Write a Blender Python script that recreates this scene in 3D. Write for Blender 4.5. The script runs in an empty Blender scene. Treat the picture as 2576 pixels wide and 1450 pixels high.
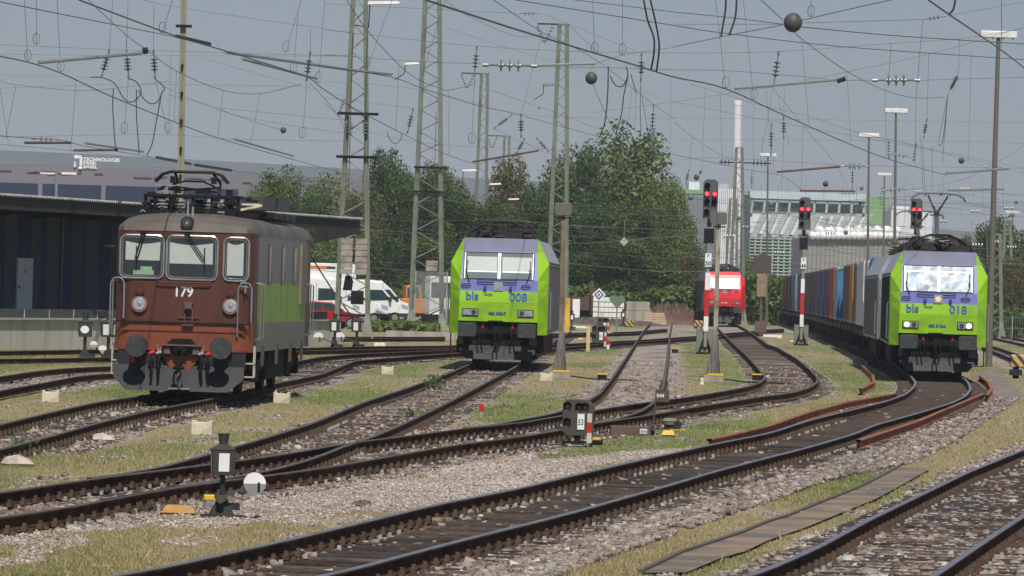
import bpy, math, random
import numpy as np
from mathutils import Vector, Matrix
R = math.radians
random.seed(7); rng = np.random.default_rng(7)
scn = bpy.context.scene

# ---------------------------------------------------------------- camera
F = 13500.0            # focal length in units of 1/2576 of the picture width
H = 2.4                # eye height above the rail heads
ROLL = R(1.65)
cam_d = bpy.data.cameras.new("camera"); cam = bpy.data.objects.new("camera", cam_d)
scn.collection.objects.link(cam); scn.camera = cam
cam_d.sensor_width = 36; cam_d.lens = 36*F/2576
cam_d.shift_y = -5/2576
cam_d.clip_start = 1; cam_d.clip_end = 20000
cam.matrix_world = Matrix.Translation((0, 0, H)) @ Matrix.Rotation(R(90), 4, 'X') @ Matrix.Rotation(ROLL, 4, 'Z')
scn.render.resolution_x = 1024; scn.render.resolution_y = 576

# ---------------------------------------------------------------- light
SUN_EL, SUN_AZ = 53, 8      # height, degrees right of straight behind the camera
w = bpy.data.worlds.new("World"); scn.world = w; w.use_nodes = True
nt = w.node_tree; nt.nodes.clear()
sky = nt.nodes.new("ShaderNodeTexSky"); sky.sky_type = 'NISHITA'; sky.sun_disc = False
sky.sun_elevation = R(SUN_EL); sky.sun_rotation = R(180-SUN_AZ)
sky.air_density = 1.0; sky.dust_density = .6; sky.ozone_density = 3.0; sky.altitude = 200
bg = nt.nodes.new("ShaderNodeBackground"); bg.inputs[1].default_value = 0.11
wo = nt.nodes.new("ShaderNodeOutputWorld")
mixn = nt.nodes.new("ShaderNodeMix"); mixn.data_type='RGBA'; mixn.inputs['Factor'].default_value=.72
mixn.inputs['B'].default_value=(2.0,2.42,3.15,1)       # dull grey-blue late-summer haze
nt.links.new(sky.outputs[0], mixn.inputs['A']); nt.links.new(mixn.outputs['Result'], bg.inputs[0]); nt.links.new(bg.outputs[0], wo.inputs[0])
sl = bpy.data.lights.new("sun", 'SUN'); sl.energy = 5.0; sl.angle = R(0.53); sl.color = (1, .955, .88)
so = bpy.data.objects.new("sun", sl); scn.collection.objects.link(so)
sd = Vector((math.sin(R(SUN_AZ))*math.cos(R(SUN_EL)), -math.cos(R(SUN_AZ))*math.cos(R(SUN_EL)), math.sin(R(SUN_EL))))
so.rotation_euler = sd.to_track_quat('Z', 'Y').to_euler()
scn.view_settings.view_transform = 'Standard'; scn.view_settings.look = 'None'
scn.view_settings.exposure = -0.2; scn.view_settings.gamma = 1

# ---------------------------------------------------------------- picture <-> place
CA, SA = math.cos(ROLL), math.sin(ROLL)
def un(px, py):
    dx, dy = px-1288, py-725
    return dx*CA+dy*SA, -dx*SA+dy*CA+5
def at(px, py, D):                     # a point seen at (px,py) that stands D metres away
    x, y = un(px, py); s = F/D
    return Vector((x/s, D, H-y/s))
def gnd(px, py, z=0.0):
    x, y = un(px, py); s = y/(H-z)
    return Vector((x/s, F/s, z))
TO = {1:(0,1730),2:(1024,1730),3:(2048,1730),4:(3072,1730),5:(0,1300),6:(1024,1300),7:(2048,1230),8:(3072,1230)}
K1 = 2576/4096
def tp(t, x, y): o = TO[t]; return (o[0]+x/2.5156)*K1, (o[1]+y/2.5156)*K1
def tg(t, x, y, z=0.0): return gnd(*tp(t, x, y), z)
GZ = -0.2                               # ground level below the rail heads

# ---------------------------------------------------------------- object helpers
C = scn.collection
SPLIT={'grab_rail','side_window','window_bar','window_frame','body_hatch','bracket','cab_door','handrail','sill_trim','door_seam','black_stripe','orange_stripe','wheel','pillar','side_sheet','lashing_bracket'}
class MB:
    def __init__(s): s.v=[]; s.f=[]; s.m=[]
    def add(s, vs, fs, m=0):
        b=len(s.v); s.v += [tuple(v) for v in vs]; s.f += [tuple(b+i for i in f) for f in fs]; s.m += [m]*len(fs); return s
    def box(s, c, d, m=0, rot=None):
        vs=[Vector((x*d[0]/2,y*d[1]/2,z*d[2]/2)) for x in(-1,1) for y in(-1,1) for z in(-1,1)]
        if rot is not None: vs=[rot@v for v in vs]
        vs=[v+Vector(c) for v in vs]
        return s.add(vs,[(0,1,3,2),(4,6,7,5),(0,4,5,1),(2,3,7,6),(0,2,6,4),(1,5,7,3)],m)
    def b2(s, x0,x1,y0,y1,z0,z1,m=0): return s.box(((x0+x1)/2,(y0+y1)/2,(z0+z1)/2),(abs(x1-x0),abs(y1-y0),abs(z1-z0)),m)
    def cyl(s, p0, p1, r0, r1=None, n=12, m=0, cap=True):
        p0=Vector(p0); p1=Vector(p1); r1=r0 if r1 is None else r1
        a=(p1-p0).normalized(); u=a.orthogonal().normalized(); w_=a.cross(u)
        vs=[p0+(u*math.cos(t)+w_*math.sin(t))*r0 for t in [2*math.pi*i/n for i in range(n)]]
        vs+=[p1+(u*math.cos(t)+w_*math.sin(t))*r1 for t in [2*math.pi*i/n for i in range(n)]]
        fs=[(i,(i+1)%n,n+(i+1)%n,n+i) for i in range(n)]
        if cap: fs += [tuple(range(n))[::-1], tuple(range(n,2*n))]
        return s.add(vs,fs,m)
    def bar(s, p0, p1, wd, hd=None, m=0):          # square bar
        hd=wd if hd is None else hd
        p0=Vector(p0); p1=Vector(p1); a=p1-p0; L=a.length
        if L<1e-6: return s
        q=a.to_track_quat('X','Z').to_matrix()
        return s.box((p0+p1)/2,(L,wd,hd),m,q)
    def tube(s, pts, r, n=6, m=0):
        pts=[Vector(p) for p in pts]; vs=[]; fs=[]; u=None
        for i,p in enumerate(pts):
            a=(pts[min(i+1,len(pts)-1)]-pts[max(i-1,0)]).normalized()
            if u is None: u=a.orthogonal().normalized()
            else:
                u=(u-a*u.dot(a)); u=u.normalized() if u.length>1e-6 else a.orthogonal().normalized()
            w_=a.cross(u)
            vs+=[p+(u*math.cos(t)+w_*math.sin(t))*r for t in [2*math.pi*k/n for k in range(n)]]
        for i in range(len(pts)-1):
            fs+=[(i*n+k,i*n+(k+1)%n,(i+1)*n+(k+1)%n,(i+1)*n+k) for k in range(n)]
        fs+=[tuple(range(n))[::-1],tuple(range((len(pts)-1)*n,len(pts)*n))]
        return s.add(vs,fs,m)
    def prism(s, poly, a, b, ax='y', m=0):         # 2D polygon swept along an axis
        def P(u,v,t): return {'y':(u,t,v),'x':(t,u,v),'z':(u,v,t)}[ax]
        n=len(poly); vs=[P(u,v,a) for u,v in poly]+[P(u,v,b) for u,v in poly]
        return s.add(vs,[tuple(range(n))[::-1],tuple(range(n,2*n))]+[(i,(i+1)%n,n+(i+1)%n,n+i) for i in range(n)],m)
    def ball(s, c, r, m=0, n=14, sc=(1,1,1)):
        c=Vector(c); vs=[]; fs=[]; k=n//2
        for i in range(k+1):
            th=math.pi*i/k
            for j in range(n):
                ph=2*math.pi*j/n
                vs.append(c+Vector((r*sc[0]*math.sin(th)*math.cos(ph),r*sc[1]*math.sin(th)*math.sin(ph),r*sc[2]*math.cos(th))))
        for i in range(k):
            for j in range(n): fs.append((i*n+j,i*n+(j+1)%n,(i+1)*n+(j+1)%n,(i+1)*n+j))
        return s.add(vs,fs,m)
    def build(s, name, mats, parent=None, loc=None, rot=None, smooth=False, bevel=0):
        if name in SPLIT and s.v:
            best=None
            for ax in (0,1):
                lo=[min(s.v[i][ax] for i in f) for f in s.f]; hi=[max(s.v[i][ax] for i in f) for f in s.f]
                if all(l>0 or h<0 for l,h in zip(lo,hi)) and any(l>0 for l in lo) and any(h<0 for h in hi):
                    g=min(min(abs(l),abs(h)) for l,h in zip(lo,hi))
                    if best is None or g>best[0]: best=(g,ax)
            if best:
                out=None
                for sg in (-1,1):
                    q=MB(); mp={}
                    for f,m in zip(s.f,s.m):
                        if s.v[f[0]][best[1]]*sg>0:
                            q.f.append(tuple(mp.setdefault(i,len(mp)) for i in f)); q.m.append(m)
                    q.v=[s.v[i] for i in mp]
                    out=q._build(name,mats,parent,loc,rot,smooth,bevel)
                return out
        return s._build(name,mats,parent,loc,rot,smooth,bevel)
    def _build(s, name, mats, parent=None, loc=None, rot=None, smooth=False, bevel=0):
        me=bpy.data.meshes.new(name); me.from_pydata(s.v,[],s.f)
        if not isinstance(mats,(list,tuple)): mats=[mats]
        for m in mats: me.materials.append(m)
        me.polygons.foreach_set('material_index',s.m); 
        import bmesh
        bm=bmesh.new(); bm.from_mesh(me); bmesh.ops.recalc_face_normals(bm,faces=bm.faces); bm.to_mesh(me); bm.free()
        if smooth:
            me.polygons.foreach_set('use_smooth',[True]*len(me.polygons))
            me.set_sharp_from_angle(angle=R(35))
        me.update(); o=bpy.data.objects.new(name,me); C.objects.link(o)
        if parent: o.parent=parent
        if loc is not None: o.location=loc
        if rot is not None: o.rotation_euler=rot
        if bevel:
            b=o.modifiers.new('bevel','BEVEL'); b.width=bevel; b.segments=2; b.limit_method='ANGLE'; b.angle_limit=R(30)
        return o
def tag(o, label=None, cat=None, group=None, kind=None):
    if label: o['label']=label
    if cat: o['category']=cat
    if group: o['group']=group
    if kind: o['kind']=kind
    return o
def thing(name, label, cat, loc=(0,0,0), rz=0, group=None, sc=1):
    o=bpy.data.objects.new(name,None); C.objects.link(o); o.location=loc; o.rotation_euler=(0,0,rz); o.scale=(sc,)*3
    o.empty_display_size=.2
    return tag(o,label,cat,group)
def copy_tree(o, parent=None, loc=None, rz=None):
    c=o.copy(); C.objects.link(c)
    if parent: c.parent=parent
    if loc is not None: c.location=loc
    if rz is not None: c.rotation_euler=(0,0,rz)
    for ch in [x for x in bpy.data.objects if x.parent==o and x is not c]: copy_tree(ch,c)
    return c
def nmesh(name, v, f, mat, cols=None, parent=None, smooth=False, fm=None):   # numpy mesh, optional colour per vertex
    me=bpy.data.meshes.new(name); nv=len(v); nf,k=f.shape
    me.vertices.add(nv); me.vertices.foreach_set('co',np.ascontiguousarray(v,dtype=np.float32).ravel())
    me.loops.add(nf*k); me.loops.foreach_set('vertex_index',np.ascontiguousarray(f,dtype=np.int32).ravel())
    me.polygons.add(nf); me.polygons.foreach_set('loop_start',np.arange(0,nf*k,k,dtype=np.int32))
    me.update(calc_edges=True)
    for m in (mat if isinstance(mat,(list,tuple)) else [mat]): me.materials.append(m)
    if fm is not None: me.polygons.foreach_set('material_index',fm.astype(np.int32))
    if cols is not None:
        a=me.color_attributes.new('Col','FLOAT_COLOR','POINT')
        c4=np.ones((nv,4),np.float32); c4[:,:3]=cols; a.data.foreach_set('color',c4.ravel())
    if smooth: me.polygons.foreach_set('use_smooth',np.ones(nf,bool))
    me.validate(); o=bpy.data.objects.new(name,me); C.objects.link(o)
    if parent: o.parent=parent
    return o

# ---------------------------------------------------------------- materials
MATS={}
def mat(name, col=(.5,.5,.5), rough=.6, metal=0.0, var=.12, scale=3.0, emit=0, dirt_or_glare=None, dscale=1.5, dth=.55, spec=.5, bump=0, streak=False, objrand=False):
    if name in MATS: return MATS[name]
    m=bpy.data.materials.new(name); m.use_nodes=True; n=m.node_tree; N=n.nodes; L=n.links
    b=N['Principled BSDF']; b.inputs['Roughness'].default_value=rough; b.inputs['Metallic'].default_value=metal
    b.inputs['Specular IOR Level'].default_value=spec
    tc=N.new('ShaderNodeTexCoord'); mp=N.new('ShaderNodeMapping'); L.new(tc.outputs['Object'],mp.inputs[0])
    if streak: mp.inputs['Scale'].default_value=(2.2,2.2,.25)
    nz=N.new('ShaderNodeTexNoise'); nz.inputs['Scale'].default_value=scale; nz.inputs['Detail'].default_value=6; L.new(mp.outputs[0],nz.inputs[0])
    rp=N.new('ShaderNodeMapRange'); rp.inputs[1].default_value=.3; rp.inputs[2].default_value=.7; rp.inputs[3].default_value=1-var; rp.inputs[4].default_value=1+var
    L.new(nz.outputs[0],rp.inputs[0])
    mx=N.new('ShaderNodeVectorMath'); mx.operation='SCALE'; mx.inputs[0].default_value=col[:3]; L.new(rp.outputs[0],mx.inputs['Scale'])
    out=mx.outputs[0]
    if objrand:      # every single timber weathers differently
        oi=N.new('ShaderNodeObjectInfo'); ad=N.new('ShaderNodeVectorMath'); ad.operation='SCALE'; cb=N.new('ShaderNodeCombineXYZ')
        for k in range(3): L.new(oi.outputs['Random'],cb.inputs[k])
        ad.inputs['Scale'].default_value=37.0; L.new(cb.outputs[0],ad.inputs[0]); L.new(ad.outputs[0],mp.inputs['Location'])
        r3=N.new('ShaderNodeMapRange'); r3.inputs[3].default_value=.5; r3.inputs[4].default_value=1.5; L.new(oi.outputs['Random'],r3.inputs[0])
        m3=N.new('ShaderNodeVectorMath'); m3.operation='SCALE'; L.new(out,m3.inputs[0]); L.new(r3.outputs[0],m3.inputs['Scale']); out=m3.outputs[0]
    if dirt_or_glare:
        n2=N.new('ShaderNodeTexNoise'); n2.inputs['Scale'].default_value=dscale; n2.inputs['Detail'].default_value=8; L.new(mp.outputs[0],n2.inputs[0])
        r2=N.new('ShaderNodeMapRange'); r2.inputs[1].default_value=dth-.08; r2.inputs[2].default_value=dth+.12; L.new(n2.outputs[0],r2.inputs[0])
        mi=N.new('ShaderNodeMix'); mi.data_type='RGBA'; mi.inputs['B'].default_value=(*dirt_or_glare,1)
        L.new(r2.outputs[0],mi.inputs['Factor']); L.new(out,mi.inputs['A']); out=mi.outputs['Result']
    L.new(out,b.inputs['Base Color'])
    if bump:
        bp=N.new('ShaderNodeBump'); bp.inputs['Strength'].default_value=bump; bp.inputs['Distance'].default_value=.02; L.new(nz.outputs[0],bp.inputs['Height']); L.new(bp.outputs[0],b.inputs['Normal'])
    if emit: b.inputs['Emission Color'].default_value=(*col[:3],1); b.inputs['Emission Strength'].default_value=emit
    MATS[name]=m; return m
def attr_mat(name, rough=.9, mul=1.0, nsc=0, nvar=0, trans=0, spec=.3):
    m=bpy.data.materials.new(name); m.use_nodes=True; n=m.node_tree; N=n.nodes; L=n.links
    b=N['Principled BSDF']; b.inputs['Roughness'].default_value=rough; b.inputs['Specular IOR Level'].default_value=spec
    a=N.new('ShaderNodeAttribute'); a.attribute_name='Col'; out=a.outputs['Color']
    if nvar:
        tc=N.new('ShaderNodeTexCoord'); nz=N.new('ShaderNodeTexNoise'); nz.inputs['Scale'].default_value=nsc; nz.inputs['Detail'].default_value=7; nz.inputs['Roughness'].default_value=.7; L.new(tc.outputs['Object'],nz.inputs[0])
        rp=N.new('ShaderNodeMapRange'); rp.inputs[1].default_value=.3; rp.inputs[2].default_value=.7; rp.inputs[3].default_value=1-nvar; rp.inputs[4].default_value=1+nvar; L.new(nz.outputs[0],rp.inputs[0])
        mx=N.new('ShaderNodeVectorMath'); mx.operation='SCALE'; L.new(out,mx.inputs[0]); L.new(rp.outputs[0],mx.inputs['Scale']); out=mx.outputs[0]
    L.new(out,b.inputs['Base Color'])
    if trans:
        t=N.new('ShaderNodeBsdfTranslucent'); L.new(out,t.inputs[0]); ms=N.new('ShaderNodeMixShader'); ms.inputs[0].default_value=trans
        L.new(b.outputs[0],ms.inputs[1]); L.new(t.outputs[0],ms.inputs[2]); L.new(ms.outputs[0],N['Material Output'].inputs[0])
    return m
STEEL=mat('rail_head',(.21,.22,.25),.45,.55,.2,1.5)
DULL=mat('rail_head_dull',(.10,.085,.08),.6,.2,.25,1.5)
RUST=mat('rail_rust',(.075,.038,.022),.9,0,.45,5,dirt_or_glare=(.02,.014,.011),dscale=2.5,spec=.1)
RUSTO=mat('orange_rust',(.30,.105,.04),.9,0,.3,4,dirt_or_glare=(.14,.055,.03))
WOOD=mat('sleeper_wood',(.068,.047,.037),.9,0,.5,9,dirt_or_glare=(.05,.05,.054),dscale=1.3,dth=.56,spec=.15,objrand=True)
CLIP=mat('clip_rust',(.09,.055,.035),.85,0,.35,8)
NUT=mat('nut_grey',(.33,.33,.30),.6,0,.2,9)
BLACK=mat('black_paint',(.009,.009,.010),.55,0,.3,5,spec=.25)
DARK=mat('underframe_dark',(.011,.010,.010),.8,0,.4,4,dirt_or_glare=(.025,.02,.017),spec=.15)
DGREY=mat('dark_grey_paint',(.019,.022,.027),.55,0,.25,3,dirt_or_glare=(.035,.03,.026),spec=.25)
BGREY=mat('buffer_grey',(.035,.038,.042),.55,.1,.25,5,dirt_or_glare=(.09,.09,.085),dscale=14,dth=.62)
WHITE=mat('white_paint',(.78,.78,.76),.45,0,.06,3)
CREAM=mat('cream_concrete',(.62,.56,.42),.85,0,.12,9,dirt_or_glare=(.4,.36,.27),dscale=6)
YEL=mat('yellow_paint',(.72,.42,.03),.5,0,.12,5,dirt_or_glare=(.35,.22,.06),dscale=4,dth=.62)
REDP=mat('red_paint',(.5,.02,.02),.45,0,.15,5)
MASTG=mat('mast_green_paint',(.20,.225,.17),.7,0,.18,1.2,dirt_or_glare=(.16,.15,.10),dscale=.9,dth=.6)
GALV=mat('galvanised',(.27,.28,.265),.5,.3,.15,3)
CONC=mat('concrete',(.36,.33,.29),.9,0,.15,2,dirt_or_glare=(.25,.22,.18),dscale=1,streak=True)
WIRE=mat('wire',(.09,.085,.075),.6,.2,.15,.5)
WIREC=mat('wire_copper_green',(.16,.18,.14),.6,.2,.15,.5)
INS=mat('insulator_ceramic',(.13,.15,.15),.3,0,.2,4)
GLASSD=mat('dark_glass',(.02,.03,.035),.08,0,.2,1,spec=.8)
BLIND=mat('window_blind',(.42,.45,.43),.5,0,.06,1.2,spec=.5)
CHROME=mat('chrome_trim',(.6,.6,.6),.22,.9,.05,3)
BROWNM=mat('brown_sheet',(.14,.085,.07),.8,0,.25,3,dirt_or_glare=(.08,.045,.035))
REDL=mat('red_lamp',(1,.02,.03),.4,emit=9)
_tc={}
def text(name, body, size, mat_, parent, loc, rot=(R(90),0,0), off=0.0, align='LEFT', sx=1.0, ext=.003):
    cu=bpy.data.curves.new('txt','FONT'); cu.body=body; cu.size=size; cu.extrude=ext; cu.offset=off; cu.align_x=align; cu.resolution_u=3
    t=bpy.data.objects.new('txt',cu); C.objects.link(t)
    dg=bpy.context.evaluated_depsgraph_get(); me=bpy.data.meshes.new_from_object(t.evaluated_get(dg)); bpy.data.objects.remove(t)
    me.materials.clear(); me.materials.append(mat_); me.transform(Matrix.Diagonal((sx,1,1,1)))
    o=bpy.data.objects.new(name,me); C.objects.link(o); o.location=loc; o.rotation_euler=rot
    if parent: o.parent=parent
    return o

# ---------------------------------------------------------------- noise helpers
def vnoise(x,y,seed=0):
    xi=np.floor(x).astype(np.int64); yi=np.floor(y).astype(np.int64); fx=x-xi; fy=y-yi
    fx=fx*fx*(3-2*fx); fy=fy*fy*(3-2*fy)
    def h(a,b):
        n=(a*374761393+b*668265263+seed*1442695041)&0xffffffff; n=((n^(n>>13))*1274126177)&0xffffffff
        return ((n^(n>>16))&0xffff)/65535.0
    return (h(xi,yi)*(1-fx)+h(xi+1,yi)*fx)*(1-fy)+(h(xi,yi+1)*(1-fx)+h(xi+1,yi+1)*fx)*fy
def fbm(x,y,seed=0,o=4):
    t=0;a=.5
    for i in range(o): t=t+a*vnoise(x*2**i,y*2**i,seed+i); a*=.5
    return t/(1-.5**o)
# ---------------------------------------------------------------- tracks
def smooth_line(pts, step=.6, win=5.0):
    P=np.array([[p[0],p[1]] for p in pts],float)
    d=np.r_[0,np.cumsum(np.hypot(*np.diff(P,axis=0).T))]
    n=max(int(d[-1]/step),8); t=np.linspace(0,d[-1],n)
    q=np.c_[np.interp(t,d,P[:,0]),np.interp(t,d,P[:,1])]
    # sliding average, ends kept
    k=max(int(win/step/2),1); o=q.copy()
    cs=np.vstack([[0,0],np.cumsum(q,axis=0)])
    for i in range(n):
        w_=min(k,i,n-1-i); o[i]=(cs[i+w_+1]-cs[i-w_])/(2*w_+1)
    return o
def T(t,*xy): return [tg(t,xy[i],xy[i+1]) for i in range(0,len(xy),2)]
RAILP=[(-.0625,-.15),(.0625,-.15),(.0625,-.138),(.012,-.118),(.009,-.045),(.036,-.032),(.036,-.006),(.026,0),(-.026,0),(-.036,-.006),(-.036,-.032),(-.009,-.045),(-.012,-.118),(-.0625,-.138)]
def sweep(line, prof, z=0.0, name='rail', mats=None, parent=None, topmat=1):
    n=len(line); k=len(prof); t=np.gradient(line,axis=0); t/=np.linalg.norm(t,axis=1)[:,None]
    nr=np.c_[t[:,1],-t[:,0]]
    v=np.zeros((n,k,3)); 
    for j,(u,h) in enumerate(prof):
        v[:,j,0]=line[:,0]+nr[:,0]*u; v[:,j,1]=line[:,1]+nr[:,1]*u; v[:,j,2]=h+z
    i=np.arange(n-1)[:,None]*k; j=np.arange(k)[None,:]; j2=(j+1)%k
    f=np.stack([i+j,i+k+j,i+k+j2,i+j2],-1).reshape(-1,4)
    fm=np.zeros((n-1,k),int)
    if topmat: fm[:,6:9]=topmat
    o=nmesh(name,v.reshape(-1,3),f,mats,parent=parent,fm=fm.ravel())
    # end caps
    return o
sleeper_me=None
TRACKS=[]
CENTRES=[]
SLEEPL=[]
def near_pair(a,b):
    d=((a[:,None,:]-b[None,:,:])**2).sum(-1); j=d.argmin(1); return b[j],np.sqrt(d.min(1))
def track(label, r1, r2, head=None, sleepers=True, clips=True, spacing=.62, n_ind=100, win=5.0, slz=-.022, extra=(), sl_len=2.5, group=None):
    root=thing('railway_track',label,'railway track',(0,0,0))
    L1=smooth_line(r1,win=win); L2=smooth_line(r2,win=win)
    for L in (L1,L2):
        r=sweep(L,RAILP,0,'rail',[RUST,head or DULL],root)
        if clips:
            seg=np.r_[0,np.cumsum(np.hypot(*np.diff(L,axis=0).T))]; m=MB(); t_=0
            while t_<seg[-1]:
                x=np.interp(t_,seg,L[:,0]); y=np.interp(t_,seg,L[:,1])
                if 38<y<150:
                    x2=np.interp(t_+.2,seg,L[:,0]); y2=np.interp(t_+.2,seg,L[:,1]); a=math.atan2(y2-y,x2-x); c,s_=math.cos(a),math.sin(a)
                    rot=Matrix.Rotation(a,3,'Z')
                    for sg in (-1,1):
                        cx,cy=x-s_*sg*.085,y+c*sg*.085
                        m.box((cx,cy,-.14),(.11,.05,.045),0,rot)
                        if y<110:
                            m.box((cx,cy,-.105),(.035,.035,.05),0,rot)
                            cx,cy=x-s_*sg*.155,y+c*sg*.155
                            m.box((cx,cy,-.155),(.036,.036,.045),1 if random.random()<.45 else 0,rot)
                t_+=spacing
            if m.v: tag(m.build('fastening',[CLIP,NUT],r),kind='stuff')
    _sp=spacing
    M,g=near_pair(L1,L2); ok=(g>1.2)&(g<1.9); cen=(L1+M)/2; cen=cen[ok]; CENTRES.append(cen if len(cen)>4 else (L1+M)/2)
    if sleepers and len(cen)>4:
        seg=np.r_[0,np.cumsum(np.hypot(*np.diff(cen,axis=0).T))]; t_=0; k=0; rest=MB(); SLEEPL.append((cen,seg,spacing))
        me=None
        while t_<seg[-1]:
            x=np.interp(t_,seg,cen[:,0]); y=np.interp(t_,seg,cen[:,1]); x2=np.interp(t_+.5,seg,cen[:,0]); y2=np.interp(t_+.5,seg,cen[:,1])
            if abs(x2-x)+abs(y2-y)<1e-3: t_+=spacing; continue
            a=math.atan2(y2-y,x2-x)
            vis=abs(x)<y*.1+1.5 and y>41
            if vis and y<330:
                if k<n_ind:
                    if me is None:
                        o=MB().box((0,0,-.23),(.26,sl_len,.13)).build('sleeper',WOOD,root,bevel=.008); me=o
                    else:
                        o=me.copy(); C.objects.link(o); o.parent=root
                    o.location=(x,y,slz-(.006 if (slz<0 and y>105) else 0)+random.uniform(-.008,.004)); o.rotation_euler=(random.uniform(-.004,.004),0,a+random.uniform(-.015,.015)); k+=1
                else: rest.box((x,y,-.23+slz+(random.uniform(-.015,-.001) if slz<0 else 0)),(.26,sl_len,.13),0,Matrix.Rotation(a,3,'Z'))
            t_+=spacing
        if rest.v: tag(rest.build('sleeper_row',WOOD,root),kind='stuff')
    TRACKS.append((L1,L2)); return root
V2=lambda x,y:(x,y,0)
# path of the container train (centre line)
TP=[(13.1,165),(14.05,183.5),(14.09,184.5),(14.80,203),(15.4,212),(16.75,245),(17.7,270),(19.4,315),(20.7,350),(26.1,519),(28.2,600),(29.2,680),(31,850)]
def tpath(D): return float(np.interp(D,[p[1] for p in TP],[p[0] for p in TP]))
A1=[(-4.5,38,0)]+T(1,1250,1449,1700,1340,2150,1235)+T(2,0,1155,640,1000,1290,850,1800,720,2576,578)+T(3,560,442,1000,340,1500,230,2000,120,2576,10)+T(8,420,1132,800,1040,1170,950,1380,875,1470,800,1485,750,1440,690)+[V2(x-.75,y) for x,y in TP[1:]]
A2=[(-2.7,38,0)]+T(2,690,1449,1200,1310,1680,1180,2150,1060,2576,952)+T(3,500,835,1000,690,1500,552,2000,400,2576,250)+T(4,400,150,900,3)+T(8,1050,1188,1500,1065,1850,960,1990,890,2040,820,2020,760,1975,712)+[V2(x+.75,y) for x,y in TP[1:]]
B1=T(1,-900,720,0,602,430,545,860,465,1500,400,2100,315,2576,262)+T(6,500,1262,950,1180,1160,1160,1700,1092,2300,1010)+T(7,0,1178,300,1120,700,1055,1100,990,1400,945,1600,925,1900,880,2200,830,2400,790,2500,755,2552,700,2480,610,2360,480,2200,335,2070,205)
B2=T(1,-1200,1000,0,850,430,800,1000,690,1500,590,2100,505)+T(2,60,435,500,385,1000,300,1500,210,2080,110,2576,55)+T(7,500,1230,820,1165,1200,1110,1450,1070,1900,990,2300,930,2576,885)+T(8,200,870,400,812,490,760,503,710,430,630,300,520,100,405)+T(7,2576,375,2430,270,2340,210,2240,160)
redX,redD=at(1822,800,400).x,400
B1+= [V2(redX-.75,redD),V2(redX-.75+3,520)]; B2+=[V2(redX+.75,redD),V2(redX+.75+3,520)]
C1=T(1,900,455,1500,378,2100,215,2576,80)+T(6,560,990,1100,770,1500,640,1900,500,2110,410)
C2=T(1,1000,685,1500,588)+[tg(1,2100,495)]+T(2,0,405,300,345,700,215,900,125)+T(6,1050,1170,1400,1030,1850,820,2200,640,2576,440)
l8=at(1250,921,163)
C1+=[V2(l8.x-.72+.3,183),V2(l8.x-.72+3,300)]; C2+=[V2(l8.x+.78+.3,183),V2(l8.x+.78+3,300)]
D1=T(6,2100,1030,2400,1003)+T(7,0,1143,400,1070,700,972,880,865,1000,720,1150,500,1260,330,1350,200,1450,105)
D2=T(7,500,1228,820,1163,1100,1110,1300,1040,1410,965,1480,890,1520,800,1555,600,1575,450,1590,250,1620,110)
E1=T(5,-500,1120,0,1000,500,880,1000,770,1430,712)
E2=T(5,-700,1420,0,1250,500,1120,1000,980,1500,860,2170,735,2706,600)+T(6,640,500,1000,360,1500,320,1980,285)+T(7,300,425,850,372,1600,325,2100,290,2576,240)+[tg(8,160,232)]
pe=at(450,980,111)
E1+=[tg(5,2150,595)]+T(6,400,368,640,322,1000,292,1980,250)+T(7,300,378,1250,330,1900,285,2350,245,2576,222)+[tg(8,160,215)]
F1=T(5,-300,560,0,518,400,458,800,425,1150,415)+T(6,400,330)
F2=T(5,-300,720,0,660,500,570,800,510,1150,485)+T(6,400,372)
G1=T(5,-300,485,0,468,500,440,1150,395)+T(6,400,300,1000,275,1980,245); G2=[]
H1=T(5,-300,345,0,342,1200,325)+T(6,410,262,1200,245,1980,235)+T(7,400,282,1200,262,1560,228)
H2=T(5,-300,268,0,263,1200,246)+T(6,410,233,1200,215,1980,208)+T(7,400,262,1200,245,1560,215)
I1=T(6,-300,138,850,138,1900,136); I2=T(6,-300,120,850,120,1900,120)
J1=T(7,700,98,1250,95,1900,130,2300,150)
J2=T(7,700,85,1250,84,1900,118,2300,138)
KK1=T(3,1700,1640,2350,1449,2576,1370)+T(4,500,1150,1000,880,1500,640,2000,400,2576,168,3000,20,3600,-160)
KK2=T(4,1100,1800,1650,1449,2000,1210,2300,1010,2576,830,3000,560,3600,260)
M1=T(8,2150,395,2300,450,2576,560,2900,680); M2=T(8,2150,355,2300,400,2576,490,2900,590)
N1=T(8,2150,290,2300,310,2576,370,2900,440); N2=T(8,2150,265,2300,280,2576,325,2900,375)
O1=T(8,2150,195,2300,200,2576,240,2900,290); O2=T(8,2150,175,2300,180,2576,212,2900,250)
track('polished track curving from the foreground to the green locomotive 018, dark wooden sleepers',A1,A2,STEEL,spacing=.6,slz=0)
track('long turnout track sweeping from bottom left past the 044 sign to the red locomotive',B1,B2)
track('branch track leading to the green locomotive 008',C1,C2,spacing=.65)
track('branch track turning straight away beside the yellow plate post',D1,D2,win=3,slz=-.034)
track('rusty track under the brown locomotive 179, running on to the right behind it',E1,E2)
track('track left of the brown locomotive, nearest to it',F1,F2,clips=False,sleepers=False)
track('track crossing behind the point lanterns in front of the loading dock',H1,H2,clips=False,sleepers=False)
track('far track in front of the low concrete kerb behind the lattice mast',I1,I2,clips=False,sleepers=False)
track('far track in front of the rusty wagon and the white stack',J1,J2,clips=False,sleepers=False)
track('nearest track in the bottom right corner, light ballast between dark sleepers',KK1,KK2,STEEL,spacing=.62,win=3,slz=.004)
track('nearest of the three tracks right of the tall lamp post',M1,M2,clips=False)
track('middle of the three tracks right of the tall lamp post',N1,N2,clips=False,sleepers=False)
track('farthest of the three tracks right of the tall lamp post',O1,O2,clips=False,sleepers=False)
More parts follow.
